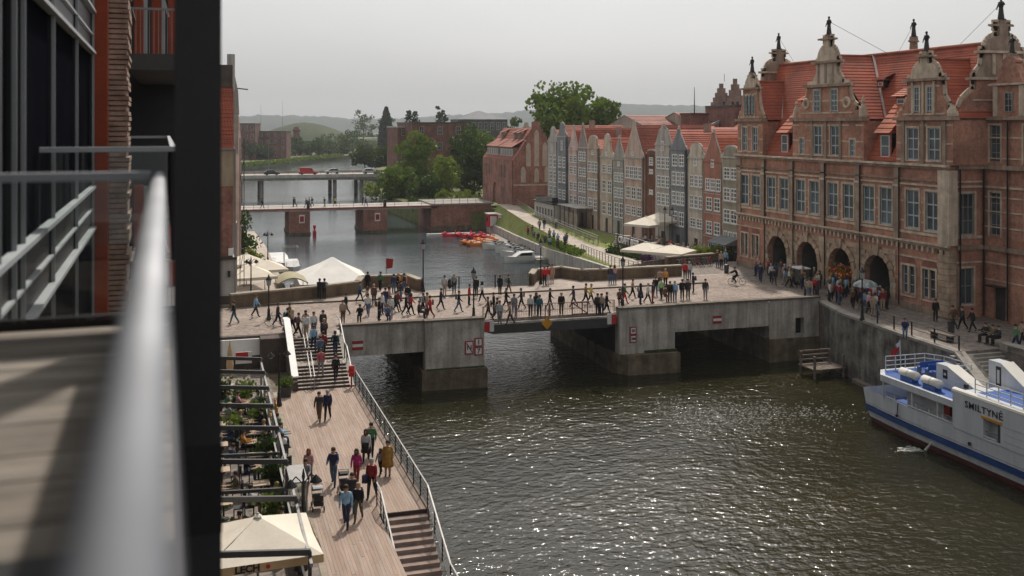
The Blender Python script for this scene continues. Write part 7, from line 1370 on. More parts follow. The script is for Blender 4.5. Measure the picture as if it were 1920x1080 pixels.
PEOPLE = [
 (5.9, 43.6, 1.6, -3.44, 'walk_a', 'light blue', 'navy', 'brown', 'on the boardwalk beside the woman in black', 1.05, ''),
 (6.5, 44.1, 1.6, -3.53, 'walk_b', 'black', 'olive', 'blonde', 'on the boardwalk beside the man in light blue', 0.97, ''),
 (6.4, 45.3, 1.6, -3.44, 'walk_a', 'charcoal', 'denim', 'brown', 'on the boardwalk behind the couple', 1.0, ''),
 (7.5, 46.7, 1.6, -3.61, 'walk_b', 'dark red', 'black', 'grey', 'on the boardwalk carrying a blue bag', 1.05, 'bag'),
 (7.1, 48.8, 1.6, -3.44, 'walk_a', 'magenta', 'dark red', 'brown', 'on the boardwalk between the strollers and the railing', 0.95, 'long'),
 (8.7, 49.3, 1.6, -3.35, 'stand', 'mustard', 'tan', 'brown', 'by the railing in a long mustard coat', 1.0, 'coat'),
 (8.4, 49.6, 1.6, -3.79, 'walk_a', 'grey', 'black', 'brown', 'holding hands by the railing, a child', 0.75, 'long'),
 (8.0, 51.7, 1.6, -3.44, 'walk_b', 'light grey', 'black', 'brown', 'on the boardwalk with long hair and a skirt', 0.97, 'longskirt'),
 (8.4, 52.5, 1.6, -3.44, 'walk_a', 'green', 'black', 'black', 'on the boardwalk beside the person with the skirt', 1.02, ''),
 (4.6, 47.8, 1.6, -3.44, 'push', 'grey', 'charcoal', 'brown', 'pushing the pale grey stroller', 1.0, ''),
 (4.9, 49.5, 1.6, -3.44, 'walk_b', 'pink', 'denim', 'red', 'behind the pale grey stroller', 0.95, 'long'),
 (6.0, 48.8, 1.6, -3.44, 'push', 'navy', 'denim', 'brown', 'pushing the black stroller', 1.05, ''),
 (6.5, 59.6, 1.6, -3.44, 'walk_a', 'charcoal', 'brown', 'black', 'at the foot of the steps, left of a couple', 1.0, ''),
 (7.0, 59.7, 1.6, -3.44, 'walk_b', 'navy', 'black', 'grey', 'at the foot of the steps, right of a couple', 1.03, ''),
 (7.55, 68.2, 2.228, -3.14, 'walk_a', 'red striped', 'grey', 'brown', 'on the steps between promenade and bridge', 1.0, ''),
 (8.45, 67.5, 1.914, -3.14, 'walk_b', 'black', 'black', 'brown', 'on the steps between promenade and bridge', 1.0, ''),
 (7.7, 69.9, 2.7, -3.14, 'walk_a', 'denim', 'black', 'black', 'on the steps between promenade and bridge', 1.0, ''),
 (8.0, 70.7, 2.857, -0.0, 'walk_b', 'dark red', 'black', 'brown', 'on the steps between promenade and bridge', 1.0, ''),
 (8.8, 70.6, 2.857, -0.0, 'walk_b', 'teal', 'navy', 'brown', 'on the steps between promenade and bridge', 1.0, ''),
 (7.4, 71.4, 3.171, -3.14, 'walk_a', 'light blue', 'navy', 'brown', 'on the steps between promenade and bridge', 1.0, ''),
 (8.2, 72.0, 3.485, -0.0, 'walk_a', 'navy', 'black', 'blonde', 'on the steps between promenade and bridge', 1.0, ''),
 (7.6, 73.2, 3.8, -3.14, 'walk_a', 'white', 'denim', 'brown', 'on the steps between promenade and bridge', 1.0, ''),
 (8.3, 73.6, 3.8, -3.14, 'walk_a', 'charcoal', 'black', 'black', 'on the steps between promenade and bridge', 1.0, ''),
 (7.1, 73.9, 3.8, -0.0, 'walk_b', 'tan', 'black', 'brown', 'on the steps between promenade and bridge', 1.0, ''),
 (2.3, 79.4, 3.8, -5.01, 'walk_a', 'black', 'teal', 'brown', 'near the top of the steps', 1.0, ''),
 (4.0, 81.8, 3.8, -1.87, 'walk_b', 'light blue', 'navy', 'brown', 'near the top of the steps', 1.0, ''),
 (5.4, 77.6, 3.8, -1.87, 'walk_a', 'charcoal', 'navy', 'brown', 'near the top of the steps', 1.0, ''),
 (5.9, 75.2, 3.8, -1.87, 'walk_b', 'black', 'brown', 'black', 'near the top of the steps', 1.0, ''),
 (6.2, 74.5, 3.8, -1.87, 'walk_a', 'tan', 'black', 'blonde', 'near the top of the steps', 1.0, 'long'),
 (6.5, 73.1, 3.8, -1.87, 'walk_b', 'brown', 'black', 'brown', 'near the top of the steps', 1.0, ''),
 (7.0, 72.6, 3.8, -3.44, 'stand', 'white', 'tan', 'brown', 'near the top of the steps', 1.0, ''),
 (6.2, 77.1, 3.8, -2.04, 'stand', 'olive', 'charcoal', 'brown', 'near the top of the steps', 1.0, ''),
 (9.6, 87.9, 3.9, -0.3, 'lean', 'black', 'black', 'brown', 'leaning on the parapet by the marquee, left one', 1.0, ''),
 (10.0, 87.8, 3.9, -0.3, 'lean', 'grey', 'black', 'black', 'leaning on the parapet by the marquee, right one', 1.0, ''),
 (12.8, 86.1, 3.8, -1.87, 'walk_a', 'teal', 'navy', 'brown', 'in the crowd by the bastion', 1.0, ''),
 (13.0, 83.2, 3.8, -5.01, 'walk_b', 'tan', 'black', 'brown', 'in the crowd by the bastion', 1.0, 'long'),
 (13.7, 84.2, 3.8, -3.44, 'stand', 'brown', 'charcoal', 'blonde', 'in the crowd by the bastion', 1.0, ''),
 (13.0, 77.5, 3.8, -1.87, 'stand', 'black', 'black', 'brown', 'in the crowd by the bastion', 1.0, ''),
 (13.6, 79.8, 3.8, -2.39, 'stand', 'white', 'navy', 'brown', 'in the crowd by the bastion', 1.0, ''),
 (14.3, 82.0, 3.8, -3.79, 'stand', 'navy', 'denim', 'black', 'in the crowd by the bastion', 1.0, ''),
 (14.8, 83.1, 3.8, -5.01, 'walk_b', 'pink', 'grey', 'brown', 'in the crowd by the bastion', 1.0, 'long'),
 (14.8, 80.4, 3.8, -1.87, 'walk_a', 'charcoal', 'black', 'brown', 'in the crowd by the bastion', 1.0, ''),
 (15.1, 81.0, 3.8, -1.87, 'walk_b', 'dark red', 'black', 'black', 'in the crowd by the bastion', 1.0, ''),
 (14.3, 91.4, 3.8, -0.47, 'stand', 'black', 'black', 'brown', 'in the crowd by the bastion', 1.0, ''),
 (15.4, 91.1, 3.8, -0.82, 'stand', 'green', 'black', 'brown', 'in the crowd by the bastion', 1.0, ''),
 (16.3, 89.3, 3.8, -0.3, 'stand', 'navy', 'denim', 'black', 'in the crowd by the bastion', 1.0, ''),
 (16.8, 89.8, 3.8, -0.65, 'stand', 'orange', 'black', 'blonde', 'in the crowd by the bastion', 1.0, ''),
 (17.3, 89.6, 3.8, -6.41, 'stand', 'orange', 'denim', 'brown', 'in the crowd by the bastion', 1.0, ''),
 (13.5, 76.6, 3.8, -3.09, 'sit', 'denim', 'navy', 'red', 'in the crowd by the bastion', 1.0, ''),
 (14.0, 78.0, 3.8, -3.44, 'stand', 'white', 'grey', 'brown', 'in the crowd by the bastion', 1.0, ''),
 (15.4, 79.0, 3.8, -1.87, 'walk_a', 'black', 'black', 'brown', 'on the roadway near the left concrete pier', 1.0, ''),
 (15.8, 79.1, 3.8, -1.87, 'walk_b', 'red', 'black', 'brown', 'on the roadway near the left concrete pier', 1.0, 'long'),
 (16.1, 77.4, 3.8, -2.04, 'sit', 'charcoal', 'black', 'brown', 'on the roadway near the left concrete pier', 1.0, ''),
 (16.7, 78.8, 3.8, -1.87, 'walk_a', 'grey', 'black', 'black', 'on the roadway near the left concrete pier', 1.0, ''),
 (17.0, 78.7, 3.8, -2.04, 'stand', 'tan', 'charcoal', 'brown', 'on the roadway near the left concrete pier', 1.0, ''),
 (17.0, 77.4, 3.8, -5.01, 'walk_b', 'red', 'dark red', 'black', 'on the roadway near the left concrete pier', 1.0, ''),
 (10.2, 77.2, 3.8, -3.44, 'stand', 'tan', 'brown', 'brown', 'on the roadway near the left concrete pier', 1.0, ''),
 (11.5, 77.2, 3.8, -3.44, 'sit', 'black', 'black', 'brown', 'on the roadway near the left concrete pier', 1.0, ''),
 (20.3, 86.6, 3.9, -0.3, 'stand', 'light grey', 'tan', 'brown', 'by the mesh railing on the far pavement', 1.0, ''),
 (21.3, 87.2, 3.9, -6.41, 'stand', 'grey', 'black', 'blonde', 'by the mesh railing on the far pavement', 1.0, ''),
 (25.0, 85.4, 3.9, -0.65, 'stand', 'black', 'black', 'brown', 'by the mesh railing on the far pavement', 1.0, ''),
 (25.9, 85.8, 3.9, -1.87, 'walk_a', 'charcoal', 'brown', 'brown', 'by the mesh railing on the far pavement', 1.0, ''),
 (22.8, 85.2, 3.9, -3.79, 'stand', 'black', 'charcoal', 'black', 'by the mesh railing on the far pavement', 1.0, ''),
 (22.6, 82.5, 3.9, -5.01, 'walk_b', 'white', 'black', 'black', 'by the mesh railing on the far pavement', 1.0, 'long'),
 (21.2, 75.6, 3.8, -5.01, 'walk_a', 'brown', 'black', 'brown', 'on the steel middle span', 1.0, ''),
 (21.7, 75.0, 3.8, -1.87, 'walk_b', 'charcoal', 'black', 'brown', 'on the steel middle span', 1.0, ''),
 (21.5, 73.5, 3.8, -3.44, 'stand', 'light grey', 'grey', 'brown', 'on the steel middle span', 1.0, ''),
 (22.2, 73.1, 3.8, -5.01, 'walk_a', 'tan', 'charcoal', 'brown', 'on the steel middle span', 1.0, ''),
 (23.7, 79.2, 3.8, -1.87, 'walk_b', 'black', 'black', 'black', 'on the steel middle span', 1.0, ''),
 (24.9, 78.8, 3.8, -5.01, 'walk_a', 'black', 'black', 'brown', 'on the steel middle span', 1.0, ''),
 (24.6, 75.5, 3.8, -3.44, 'stand', 'white', 'charcoal', 'grey', 'on the steel middle span', 1.0, ''),
 (25.3, 76.2, 3.8, -3.44, 'stand', 'black', 'teal', 'brown', 'on the steel middle span', 1.0, 'long'),
 (25.2, 75.1, 3.8, -3.09, 'stand', 'teal', 'black', 'brown', 'on the steel middle span', 1.0, ''),
 (27.2, 75.6, 3.8, -3.44, 'stand', 'black', 'black', 'blonde', 'on the steel middle span', 1.0, ''),
 (30.8, 79.6, 3.8, -1.87, 'walk_a', 'mustard', 'black', 'brown', 'on the steel middle span', 1.0, ''),
 (31.2, 79.4, 3.8, -1.87, 'walk_b', 'yellow', 'black', 'blonde', 'on the steel middle span', 1.0, ''),
 (29.8, 74.4, 3.8, -3.44, 'stand', 'charcoal', 'black', 'brown', 'on the steel middle span', 1.0, ''),
 (30.1, 74.3, 3.8, -3.61, 'stand', 'tan', 'navy', 'brown', 'on the steel middle span', 1.0, ''),
 (30.8, 75.0, 3.8, -1.87, 'walk_a', 'black', 'black', 'brown', 'on the steel middle span', 1.0, ''),
 (30.5, 89.4, 3.9, -3.44, 'stand', 'red', 'black', 'brown', 'by the curved niche in the far parapet', 1.0, ''),
 (30.9, 89.6, 3.9, -3.79, 'stand', 'red', 'white', 'black', 'by the curved niche in the far parapet', 1.0, ''),
 (31.7, 90.7, 3.9, -3.44, 'stand', 'tan', 'tan', 'brown', 'by the curved niche in the far parapet', 1.0, ''),
 (36.6, 88.2, 3.9, -3.44, 'stand', 'charcoal', 'denim', 'black', 'beside the straight far parapet', 1.0, ''),
 (37.1, 88.3, 3.9, -0.3, 'lean', 'pink', 'denim', 'brown', 'beside the straight far parapet', 1.0, 'long'),
 (40.1, 84.8, 3.9, -3.44, 'stand', 'tan', 'black', 'brown', 'beside the straight far parapet', 1.0, ''),
 (40.6, 84.7, 3.9, -3.44, 'stand', 'orange', 'black', 'blonde', 'beside the straight far parapet', 1.0, ''),
 (44.5, 88.5, 3.9, -3.44, 'stand', 'red', 'black', 'brown', 'beside the straight far parapet', 1.0, ''),
 (44.9, 88.4, 3.9, -3.44, 'stand', 'light grey', 'denim', 'grey', 'beside the straight far parapet', 1.0, ''),
 (33.3, 78.2, 3.8, -3.44, 'sit', 'brown', 'black', 'brown', 'on the roadway near the right concrete pier', 1.0, ''),
 (33.9, 78.6, 3.8, -1.87, 'walk_a', 'green', 'red', 'brown', 'on the roadway near the right concrete pier', 1.0, ''),
 (35.1, 78.0, 3.8, -2.04, 'stand', 'black', 'navy', 'black', 'on the roadway near the right concrete pier', 1.0, 'longskirt'),
 (35.9, 78.3, 3.8, -1.87, 'walk_b', 'white', 'black', 'grey', 'on the roadway near the right concrete pier', 1.0, ''),
 (36.4, 78.4, 3.8, -1.87, 'stand', 'charcoal', 'dark red', 'black', 'on the roadway near the right concrete pier', 1.0, ''),
 (38.0, 80.1, 3.8, -3.79, 'walk_a', 'light green', 'charcoal', 'brown', 'on the roadway near the right concrete pier', 1.0, ''),
 (37.6, 78.5, 3.8, -3.09, 'sit', 'brown', 'brown', 'brown', 'on the roadway near the right concrete pier', 1.0, ''),
 (38.0, 78.4, 3.8, -3.44, 'stand', 'black', 'black', 'brown', 'on the roadway near the right concrete pier', 1.0, ''),
 (38.5, 78.5, 3.8, -3.44, 'stand', 'light blue', 'denim', 'grey', 'on the roadway near the right concrete pier', 1.0, ''),
 (39.5, 79.1, 3.8, -3.44, 'stand', 'black', 'black', 'black', 'on the roadway near the right concrete pier', 1.0, ''),
 (40.1, 79.2, 3.8, -3.44, 'stand', 'charcoal', 'black', 'brown', 'on the roadway near the right concrete pier', 1.0, ''),
 (41.5, 78.7, 3.8, -3.44, 'stand', 'charcoal', 'grey', 'brown', 'on the roadway near the right concrete pier', 1.0, ''),
 (48.0, 84.75, 4.22, 1.25, 'cycle', 'black', 'black', 'brown', 'riding a bicycle over the open plaza', 1.0, ''),
 (54.3, 91.7, 3.8, -1.92, 'walk_a', 'pink', 'denim', 'blonde', 'in the crowd before the first arch', 1, ''),
 (51.1, 85.8, 3.8, -3.8, 'walk_a', 'navy', 'navy', 'black', 'in the crowd before the first arch', 1.04, ''),
 (54.0, 89.2, 3.8, -1.54, 'stand', 'red', 'charcoal', 'blonde', 'in the crowd before the first arch', 1, 'long'),
 (52.1, 87.7, 3.8, -1.8, 'stand', 'denim', 'tan', 'blonde', 'in the crowd before the first arch', 0.95, ''),
 (54.5, 89.9, 3.8, -5.25, 'stand', 'tan', 'navy', 'black', 'in the crowd before the first arch', 1, ''),
 (53.7, 90.5, 3.8, -3.61, 'stand', 'pink', 'navy', 'blonde', 'in the crowd before the first arch', 1, ''),
 (53.0, 87.1, 3.8, -4.5, 'stand', 'black', 'denim', 'brown', 'in the crowd before the first arch', 1.04, 'long'),
 (52.1, 81.7, 3.8, -5.45, 'walk_b', 'olive', 'black', 'brown', 'in the crowd before the second arch', 1.04, 'long'),
 (52.5, 81.0, 3.8, -3.33, 'walk_b', 'olive', 'navy', 'blonde', 'in the crowd before the second arch', 1, ''),
 (53.9, 83.0, 3.8, -3.54, 'stand', 'charcoal', 'charcoal', 'black', 'in the crowd before the second arch', 0.95, ''),
 (53.2, 84.9, 3.8, 0.1, 'stand', 'pink', 'denim', 'grey', 'in the crowd before the second arch', 1, ''),
 (53.0, 83.7, 3.8, -2.06, 'stand', 'denim', 'navy', 'grey', 'in the crowd before the second arch', 1, ''),
 (52.5, 82.8, 3.8, -0.77, 'stand', 'tan', 'tan', 'brown', 'in the crowd before the second arch', 0.95, 'long'),
 (53.6, 82.5, 3.8, -1.71, 'phone', 'navy', 'black', 'grey', 'in the crowd before the second arch', 1.04, ''),
 (54.6, 85.5, 3.8, -4.56, 'stand', 'navy', 'black', 'black', 'in the crowd before the second arch', 1, ''),
 (54.6, 84.3, 3.8, -0.73, 'stand', 'white', 'black', 'grey', 'in the crowd before the second arch', 0.95, 'long'),
 (52.1, 82.4, 3.8, -2.37, 'walk_a', 'white', 'black', 'blonde', 'in the crowd before the second arch', 1, ''),
 (52.3, 83.4, 3.8, 0.19, 'walk_a', 'light blue', 'tan', 'brown', 'in the crowd before the second arch', 0.95, 'long'),
 (53.1, 81.6, 3.8, -0.1, 'phone', 'tan', 'black', 'brown', 'in the crowd before the second arch', 0.95, ''),
 (50.4, 77.2, 3.8, -2.18, 'stand', 'grey', 'charcoal', 'brown', 'in the crowd before the second arch', 1, ''),
 (51.5, 77.4, 3.8, -0.47, 'stand', 'red', 'black', 'blonde', 'in the crowd before the third arch', 0.95, ''),
 (53.4, 76.6, 3.8, -1.54, 'stand', 'light blue', 'navy', 'blonde', 'in the crowd before the third arch', 0.95, ''),
 (54.4, 78.5, 3.8, -0.37, 'stand', 'charcoal', 'charcoal', 'grey', 'in the crowd before the third arch', 1, 'long'),
 (51.1, 74.6, 3.8, -2.2, 'stand', 'white', 'black', 'brown', 'in the crowd before the third arch', 1, 'long'),
 (53.0, 79.1, 3.8, -4.92, 'phone', 'white', 'denim', 'blonde', 'in the crowd before the third arch', 1.04, ''),
 (51.9, 77.8, 3.8, -1.66, 'phone', 'tan', 'navy', 'blonde', 'in the crowd before the third arch', 1, ''),
 (50.2, 76.3, 3.8, -3.63, 'walk_b', 'tan', 'denim', 'black', 'in the crowd before the third arch', 1.04, ''),
 (54.2, 80.7, 3.8, -3.8, 'walk_a', 'charcoal', 'navy', 'black', 'in the crowd before the third arch', 0.95, 'long'),
 (54.6, 82.1, 3.8, -5.46, 'stand', 'olive', 'navy', 'grey', 'in the crowd before the third arch', 1, ''),
 (51.1, 76.4, 3.8, -5.48, 'phone', 'dark red', 'charcoal', 'grey', 'in the crowd before the third arch', 1.04, ''),
 (52.3, 78.3, 3.8, -5.53, 'stand', 'denim', 'tan', 'brown', 'in the crowd before the third arch', 1, 'long'),
 (54.4, 75.6, 3.8, -3.93, 'stand', 'charcoal', 'denim', 'grey', 'in the crowd before the third arch', 1, 'long'),
 (52.7, 76.9, 3.8, -1.78, 'walk_a', 'dark red', 'tan', 'blonde', 'in the crowd before the third arch', 1, 'long'),
 (51.5, 75.1, 3.8, -0.82, 'walk_b', 'tan', 'black', 'brown', 'in the crowd before the third arch', 1.04, ''),
 (53.4, 77.5, 3.8, -2.32, 'stand', 'light blue', 'black', 'brown', 'in the crowd before the third arch', 1.04, 'long'),
 (52.2, 74.6, 3.8, -5.08, 'phone', 'brown', 'denim', 'grey', 'in the crowd before the third arch', 1.04, ''),
 (50.9, 71.1, 3.8, -3.89, 'walk_a', 'brown', 'black', 'blonde', 'in the crowd on the quay corner', 1, ''),
 (50.8, 68.9, 3.8, -1.59, 'walk_a', 'pink', 'black', 'grey', 'in the crowd on the quay corner', 1, ''),
 (53.6, 72.1, 3.8, -3.86, 'stand', 'white', 'tan', 'black', 'in the crowd on the quay corner', 1, ''),
 (53.8, 76.1, 3.8, -5.15, 'stand', 'light blue', 'black', 'black', 'in the crowd on the quay corner', 1.04, 'long'),
 (53.1, 73.9, 3.8, -2.34, 'walk_a', 'tan', 'black', 'brown', 'in the crowd on the quay corner', 1.04, 'long'),
 (53.3, 72.9, 3.8, -5.06, 'walk_a', 'pink', 'tan', 'black', 'in the crowd on the quay corner', 1, ''),
 (53.5, 74.3, 3.8, -2.11, 'phone', 'navy', 'black', 'brown', 'in the crowd on the quay corner', 1, ''),
 (52.9, 71.6, 3.8, -1.75, 'walk_b', 'red', 'black', 'blonde', 'in the crowd on the quay corner', 1.04, ''),
 (51.3, 70.1, 3.8, -3.53, 'walk_a', 'light blue', 'denim', 'black', 'in the crowd on the quay corner', 0.95, ''),
 (52.3, 72.0, 3.8, -3.28, 'stand', 'dark red', 'charcoal', 'grey', 'in the crowd on the quay corner', 1.04, 'long'),
 (51.4, 70.7, 3.8, -0.21, 'walk_a', 'navy', 'tan', 'blonde', 'in the crowd on the quay corner', 1, 'long'),
 (53.0, 72.4, 3.8, -2.37, 'walk_a', 'navy', 'black', 'black', 'in the crowd on the quay corner', 0.95, ''),
 (52.5, 73.1, 3.8, -1.92, 'walk_a', 'charcoal', 'black', 'blonde', 'in the crowd on the quay corner', 1.04, 'long'),
 (53.2, 70.8, 3.8, -2.34, 'walk_a', 'light blue', 'black', 'brown', 'before the fourth arch', 1, 'long'),
 (52.7, 69.7, 3.8, -3.74, 'stand', 'dark red', 'tan', 'blonde', 'before the fourth arch', 1, ''),
 (53.8, 71.5, 3.8, -0.72, 'stand', 'red', 'navy', 'grey', 'before the fourth arch', 0.95, 'long'),
 (50.8, 68.1, 3.8, 0.03, 'walk_a', 'white', 'denim', 'black', 'before the fourth arch', 1.04, ''),
 (50.3, 67.7, 3.8, -3.33, 'phone', 'tan', 'tan', 'brown', 'before the fourth arch', 1, ''),
 (53.4, 70.1, 3.8, -1.36, 'phone', 'black', 'black', 'black', 'before the fourth arch', 1.04, 'long'),
 (53.6, 64.6, 3.8, -3.44, 'stand', 'black', 'black', 'brown', 'leaning near the gate corner pier', 1.0, ''),
 (53.0, 62.0, 3.8, -5.01, 'walk_a', 'brown', 'charcoal', 'brown', 'walking past the gate corner, first of three', 1.0, ''),
 (53.4, 61.5, 3.8, -5.01, 'walk_b', 'charcoal', 'black', 'brown', 'walking past the gate corner, second of three', 1.0, ''),
 (53.5, 60.6, 3.8, -5.01, 'walk_a', 'black', 'black', 'black', 'walking past the gate corner, third of three', 1.0, ''),
 (47.6, 60.5, 3.8, -3.79, 'sit', 'navy', 'denim', 'brown', 'sitting at the quay railing before the gate', 1.0, ''),
 (51.8, 57.4, 3.8, -5.01, 'sit', 'black', 'black', 'brown', 'on the stone bench near the quay steps', 1.0, ''),
 (51.8, 56.7, 3.8, -5.01, 'sit', 'olive', 'black', 'brown', 'on the stone bench near the quay steps', 1.0, ''),
 (51.9, 56.3, 3.8, -5.01, 'sit', 'charcoal', 'black', 'brown', 'on the stone bench near the quay steps', 1.0, ''),
 (52.0, 54.9, 3.8, -5.01, 'walk_b', 'green', 'navy', 'black', 'walking by the wing wall of the gate', 1.0, ''),
 (53.2, 55.6, 3.8, -5.01, 'walk_a', 'tan', 'black', 'brown', 'walking by the wing wall of the gate', 1.0, ''),
 (48.8, 145.4, 2.9, -3.79, 'walk_a', 'tan', 'denim', 'black', 'on the lawn and ramp path', 1.0, ''),
 (50.0, 146.7, 2.9, -0.3, 'walk_b', 'navy', 'denim', 'black', 'on the lawn and ramp path', 1.0, ''),
 (52.6, 148.6, 2.8, -0.3, 'walk_a', 'white', 'navy', 'blonde', 'on the lawn and ramp path', 1.0, ''),
 (48.4, 139.6, 2.4, -3.44, 'sit', 'tan', 'navy', 'brown', 'on the lawn and ramp path', 1.0, ''),
 (48.4, 137.7, 2.3, -3.44, 'sit', 'light blue', 'black', 'black', 'on the lawn and ramp path', 1.0, ''),
 (47.9, 134.6, 2.2, -0.3, 'sit', 'light blue', 'denim', 'blonde', 'on the lawn and ramp path', 1.0, ''),
 (49.0, 151.7, 1.6, -3.44, 'sit', 'red', 'black', 'black', 'on the lawn and ramp path', 1.0, ''),
 (49.6, 151.2, 1.8, -3.44, 'sit', 'olive', 'denim', 'brown', 'on the lawn and ramp path', 1.0, ''),
 (48.5, 147.3, 1.5, -0.3, 'sit', 'grey', 'black', 'blonde', 'on the lawn and ramp path', 1.0, ''),
 (47.8, 142.9, 1.6, -3.79, 'sit', 'black', 'black', 'blonde', 'on the lawn and ramp path', 1.0, ''),
 (47.9, 140.2, 1.5, -0.3, 'sit', 'olive', 'navy', 'blonde', 'on the lawn and ramp path', 1.0, ''),
 (46.9, 135.3, 1.7, -0.3, 'sit', 'light blue', 'denim', 'brown', 'on the lawn and ramp path', 1.0, ''),
 (47.1, 129.4, 2.3, -3.44, 'stand', 'denim', 'black', 'blonde', 'on the lawn and ramp path', 1.0, ''),
 (49.0, 134.0, 2.3, -0.3, 'sit', 'olive', 'black', 'brown', 'on the lawn and ramp path', 1.0, ''),
 (46.9, 131.9, 1.8, -0.3, 'sit', 'olive', 'navy', 'brown', 'on the lawn and ramp path', 1.0, ''),
 (53.1, 96.2, 3.8, -3.44, 'stand', 'light blue', 'navy', 'blonde', 'beside the parked bicycles', 1.0, ''),
 (52.1, 95.3, 3.8, -3.79, 'stand', 'tan', 'black', 'blonde', 'beside the parked bicycles', 1.0, ''),
 (52.3, 96.5, 3.8, -3.44, 'stand', 'brown', 'denim', 'blonde', 'beside the parked bicycles', 1.0, ''),
 (10.44, 189.0, 3.75, -1.57, 'walk_b', 'navy', 'black', 'brown', 'on the brick pier bridge', 1.0, ''),
 (16.05, 190.2, 3.75, -1.57, 'stand', 'black', 'black', 'brown', 'on the brick pier bridge', 1.0, ''),
 (16.44, 191.4, 3.75, 1.57, 'walk_b', 'navy', 'black', 'brown', 'on the brick pier bridge', 1.0, ''),
 (18.25, 189.0, 3.75, 1.57, 'walk_b', 'charcoal', 'black', 'brown', 'on the brick pier bridge', 1.0, ''),
 (18.95, 190.2, 3.75, 1.57, 'walk_a', 'navy', 'black', 'brown', 'on the brick pier bridge', 1.0, ''),
 (19.56, 191.4, 3.75, 1.57, 'walk_a', 'black', 'black', 'brown', 'on the brick pier bridge', 1.0, ''),
 (21.55, 189.0, 3.75, 1.57, 'stand', 'black', 'black', 'brown', 'on the brick pier bridge', 1.0, ''),
 (23.65, 190.2, 3.75, -1.57, 'walk_a', 'yellow', 'black', 'brown', 'on the brick pier bridge', 1.0, ''),
 (29.0, 191.4, 3.75, 1.57, 'stand', 'black', 'black', 'brown', 'on the brick pier bridge', 1.0, ''),
 (29.24, 189.0, 3.75, 1.57, 'walk_b', 'navy', 'black', 'brown', 'on the brick pier bridge', 1.0, ''),
 (0.28, 60, 1.6, -1.57, 'sit', 'white', 'black', 'black', 'at a table on the glazed terrace', 1.0, ''),
 (3.2, 58.2, 1.6, 1.57, 'sit', 'black', 'navy', 'black', 'at a table on the glazed terrace', 1.0, ''),
 (2.0, 58.2, 1.6, -1.57, 'sit', 'tan', 'black', 'blonde', 'at a table on the glazed terrace', 1.0, ''),
 (0.3, 56, 1.6, -1.57, 'sit', 'black', 'navy', 'black', 'at a table on the glazed terrace', 1.0, ''),
 (1.5, 56, 1.6, 1.57, 'sit', 'navy', 'denim', 'blonde', 'at a table on the glazed terrace', 1.0, ''),
 (2.0, 54.4, 1.6, -1.57, 'sit', 'orange', 'black', 'brown', 'at a table on the glazed terrace', 1.0, ''),
 (3.2, 62.4, 1.6, 1.57, 'sit', 'light grey', 'navy', 'black', 'at a table on the glazed terrace', 1.0, ''),
 (1.5, 62.4, 1.6, 1.57, 'sit', 'green', 'black', 'brown', 'at a table on the glazed terrace', 1.0, ''),
 (0.3, 52.2, 1.6, -1.57, 'sit', 'white', 'navy', 'blonde', 'at a table on the glazed terrace', 1.0, ''),
 (2.0, 50.4, 1.6, -1.57, 'sit', 'black', 'denim', 'black', 'at a table on the glazed terrace', 1.0, ''),
 (0.3, 48, 1.6, -1.57, 'sit', 'tan', 'black', 'brown', 'at a table on the glazed terrace', 1.0, ''),
 (3.2, 46, 1.6, 1.57, 'sit', 'black', 'navy', 'blonde', 'at a table on the glazed terrace', 1.0, ''),
 (1.5, 43, 1.6, 1.57, 'sit', 'red', 'black', 'black', 'at a table on the glazed terrace', 1.0, ''),
 (2.0, 41, 1.6, -1.57, 'sit', 'black', 'black', 'black', 'at a table on the glazed terrace', 1.0, ''),
 (3.2, 41, 1.6, 1.57, 'sit', 'brown', 'black', 'blonde', 'at a table on the glazed terrace', 1.0, ''),
 (3.95, 57.0, 1.6, 0.3, 'sit', 'green', 'navy', 'brown', 'on outdoor seating beside the boardwalk', 1.0, ''),
 (3.95, 55.2, 1.6, -1.57, 'sit', 'light blue', 'navy', 'brown', 'on outdoor seating beside the boardwalk', 1.0, ''),
 (3.95, 53.2, 1.6, 0.3, 'sit', 'white', 'navy', 'brown', 'on outdoor seating beside the boardwalk', 1.0, ''),
 (52.9, 116, 3.9, 1.57, 'sit', 'white', 'black', 'brown', 'at a table on the raised terrace', 1.0, ''),
 (51.5, 112, 3.9, 1.57, 'sit', 'charcoal', 'black', 'brown', 'at a table on the raised terrace', 1.0, ''),
 (52.9, 112, 3.9, 1.57, 'sit', 'tan', 'black', 'brown', 'at a table on the raised terrace', 1.0, ''),
 (53, 108.5, 3.9, 1.57, 'sit', 'black', 'black', 'brown', 'at a table on the raised terrace', 1.0, ''),
 (53.5, 110, 3.9, 1.57, 'sit', 'red', 'black', 'brown', 'at a table on the raised terrace', 1.0, ''),
 (53.0, 104.6, 3.9, 1.57, 'sit', 'white', 'black', 'brown', 'at a table on the raised terrace', 1.0, ''),
 (54.9, 106.5, 3.9, 1.57, 'sit', 'navy', 'black', 'brown', 'at a table on the raised terrace', 1.0, ''),
 (0.28, 58.2, 1.6, -1.57, 'sit', 'black', 'navy', 'blonde', 'dining at a wooden terrace table', 1.0, ''),
 (1.5, 60, 1.6, 1.57, 'sit', 'grey', 'tan', 'blonde', 'dining at a wooden terrace table', 1.0, ''),
 (2.0, 62.4, 1.6, -1.57, 'sit', 'pink', 'navy', 'brown', 'dining at a wooden terrace table', 1.0, ''),
 (3.2, 56, 1.6, 1.57, 'sit', 'white', 'black', 'blonde', 'dining at a wooden terrace table', 1.0, ''),
 (2.0, 56, 1.6, -1.57, 'sit', 'charcoal', 'tan', 'black', 'dining at a wooden terrace table', 1.0, ''),
 (3.2, 54.4, 1.6, 1.57, 'sit', 'black', 'tan', 'brown', 'dining at a wooden terrace table', 1.0, ''),
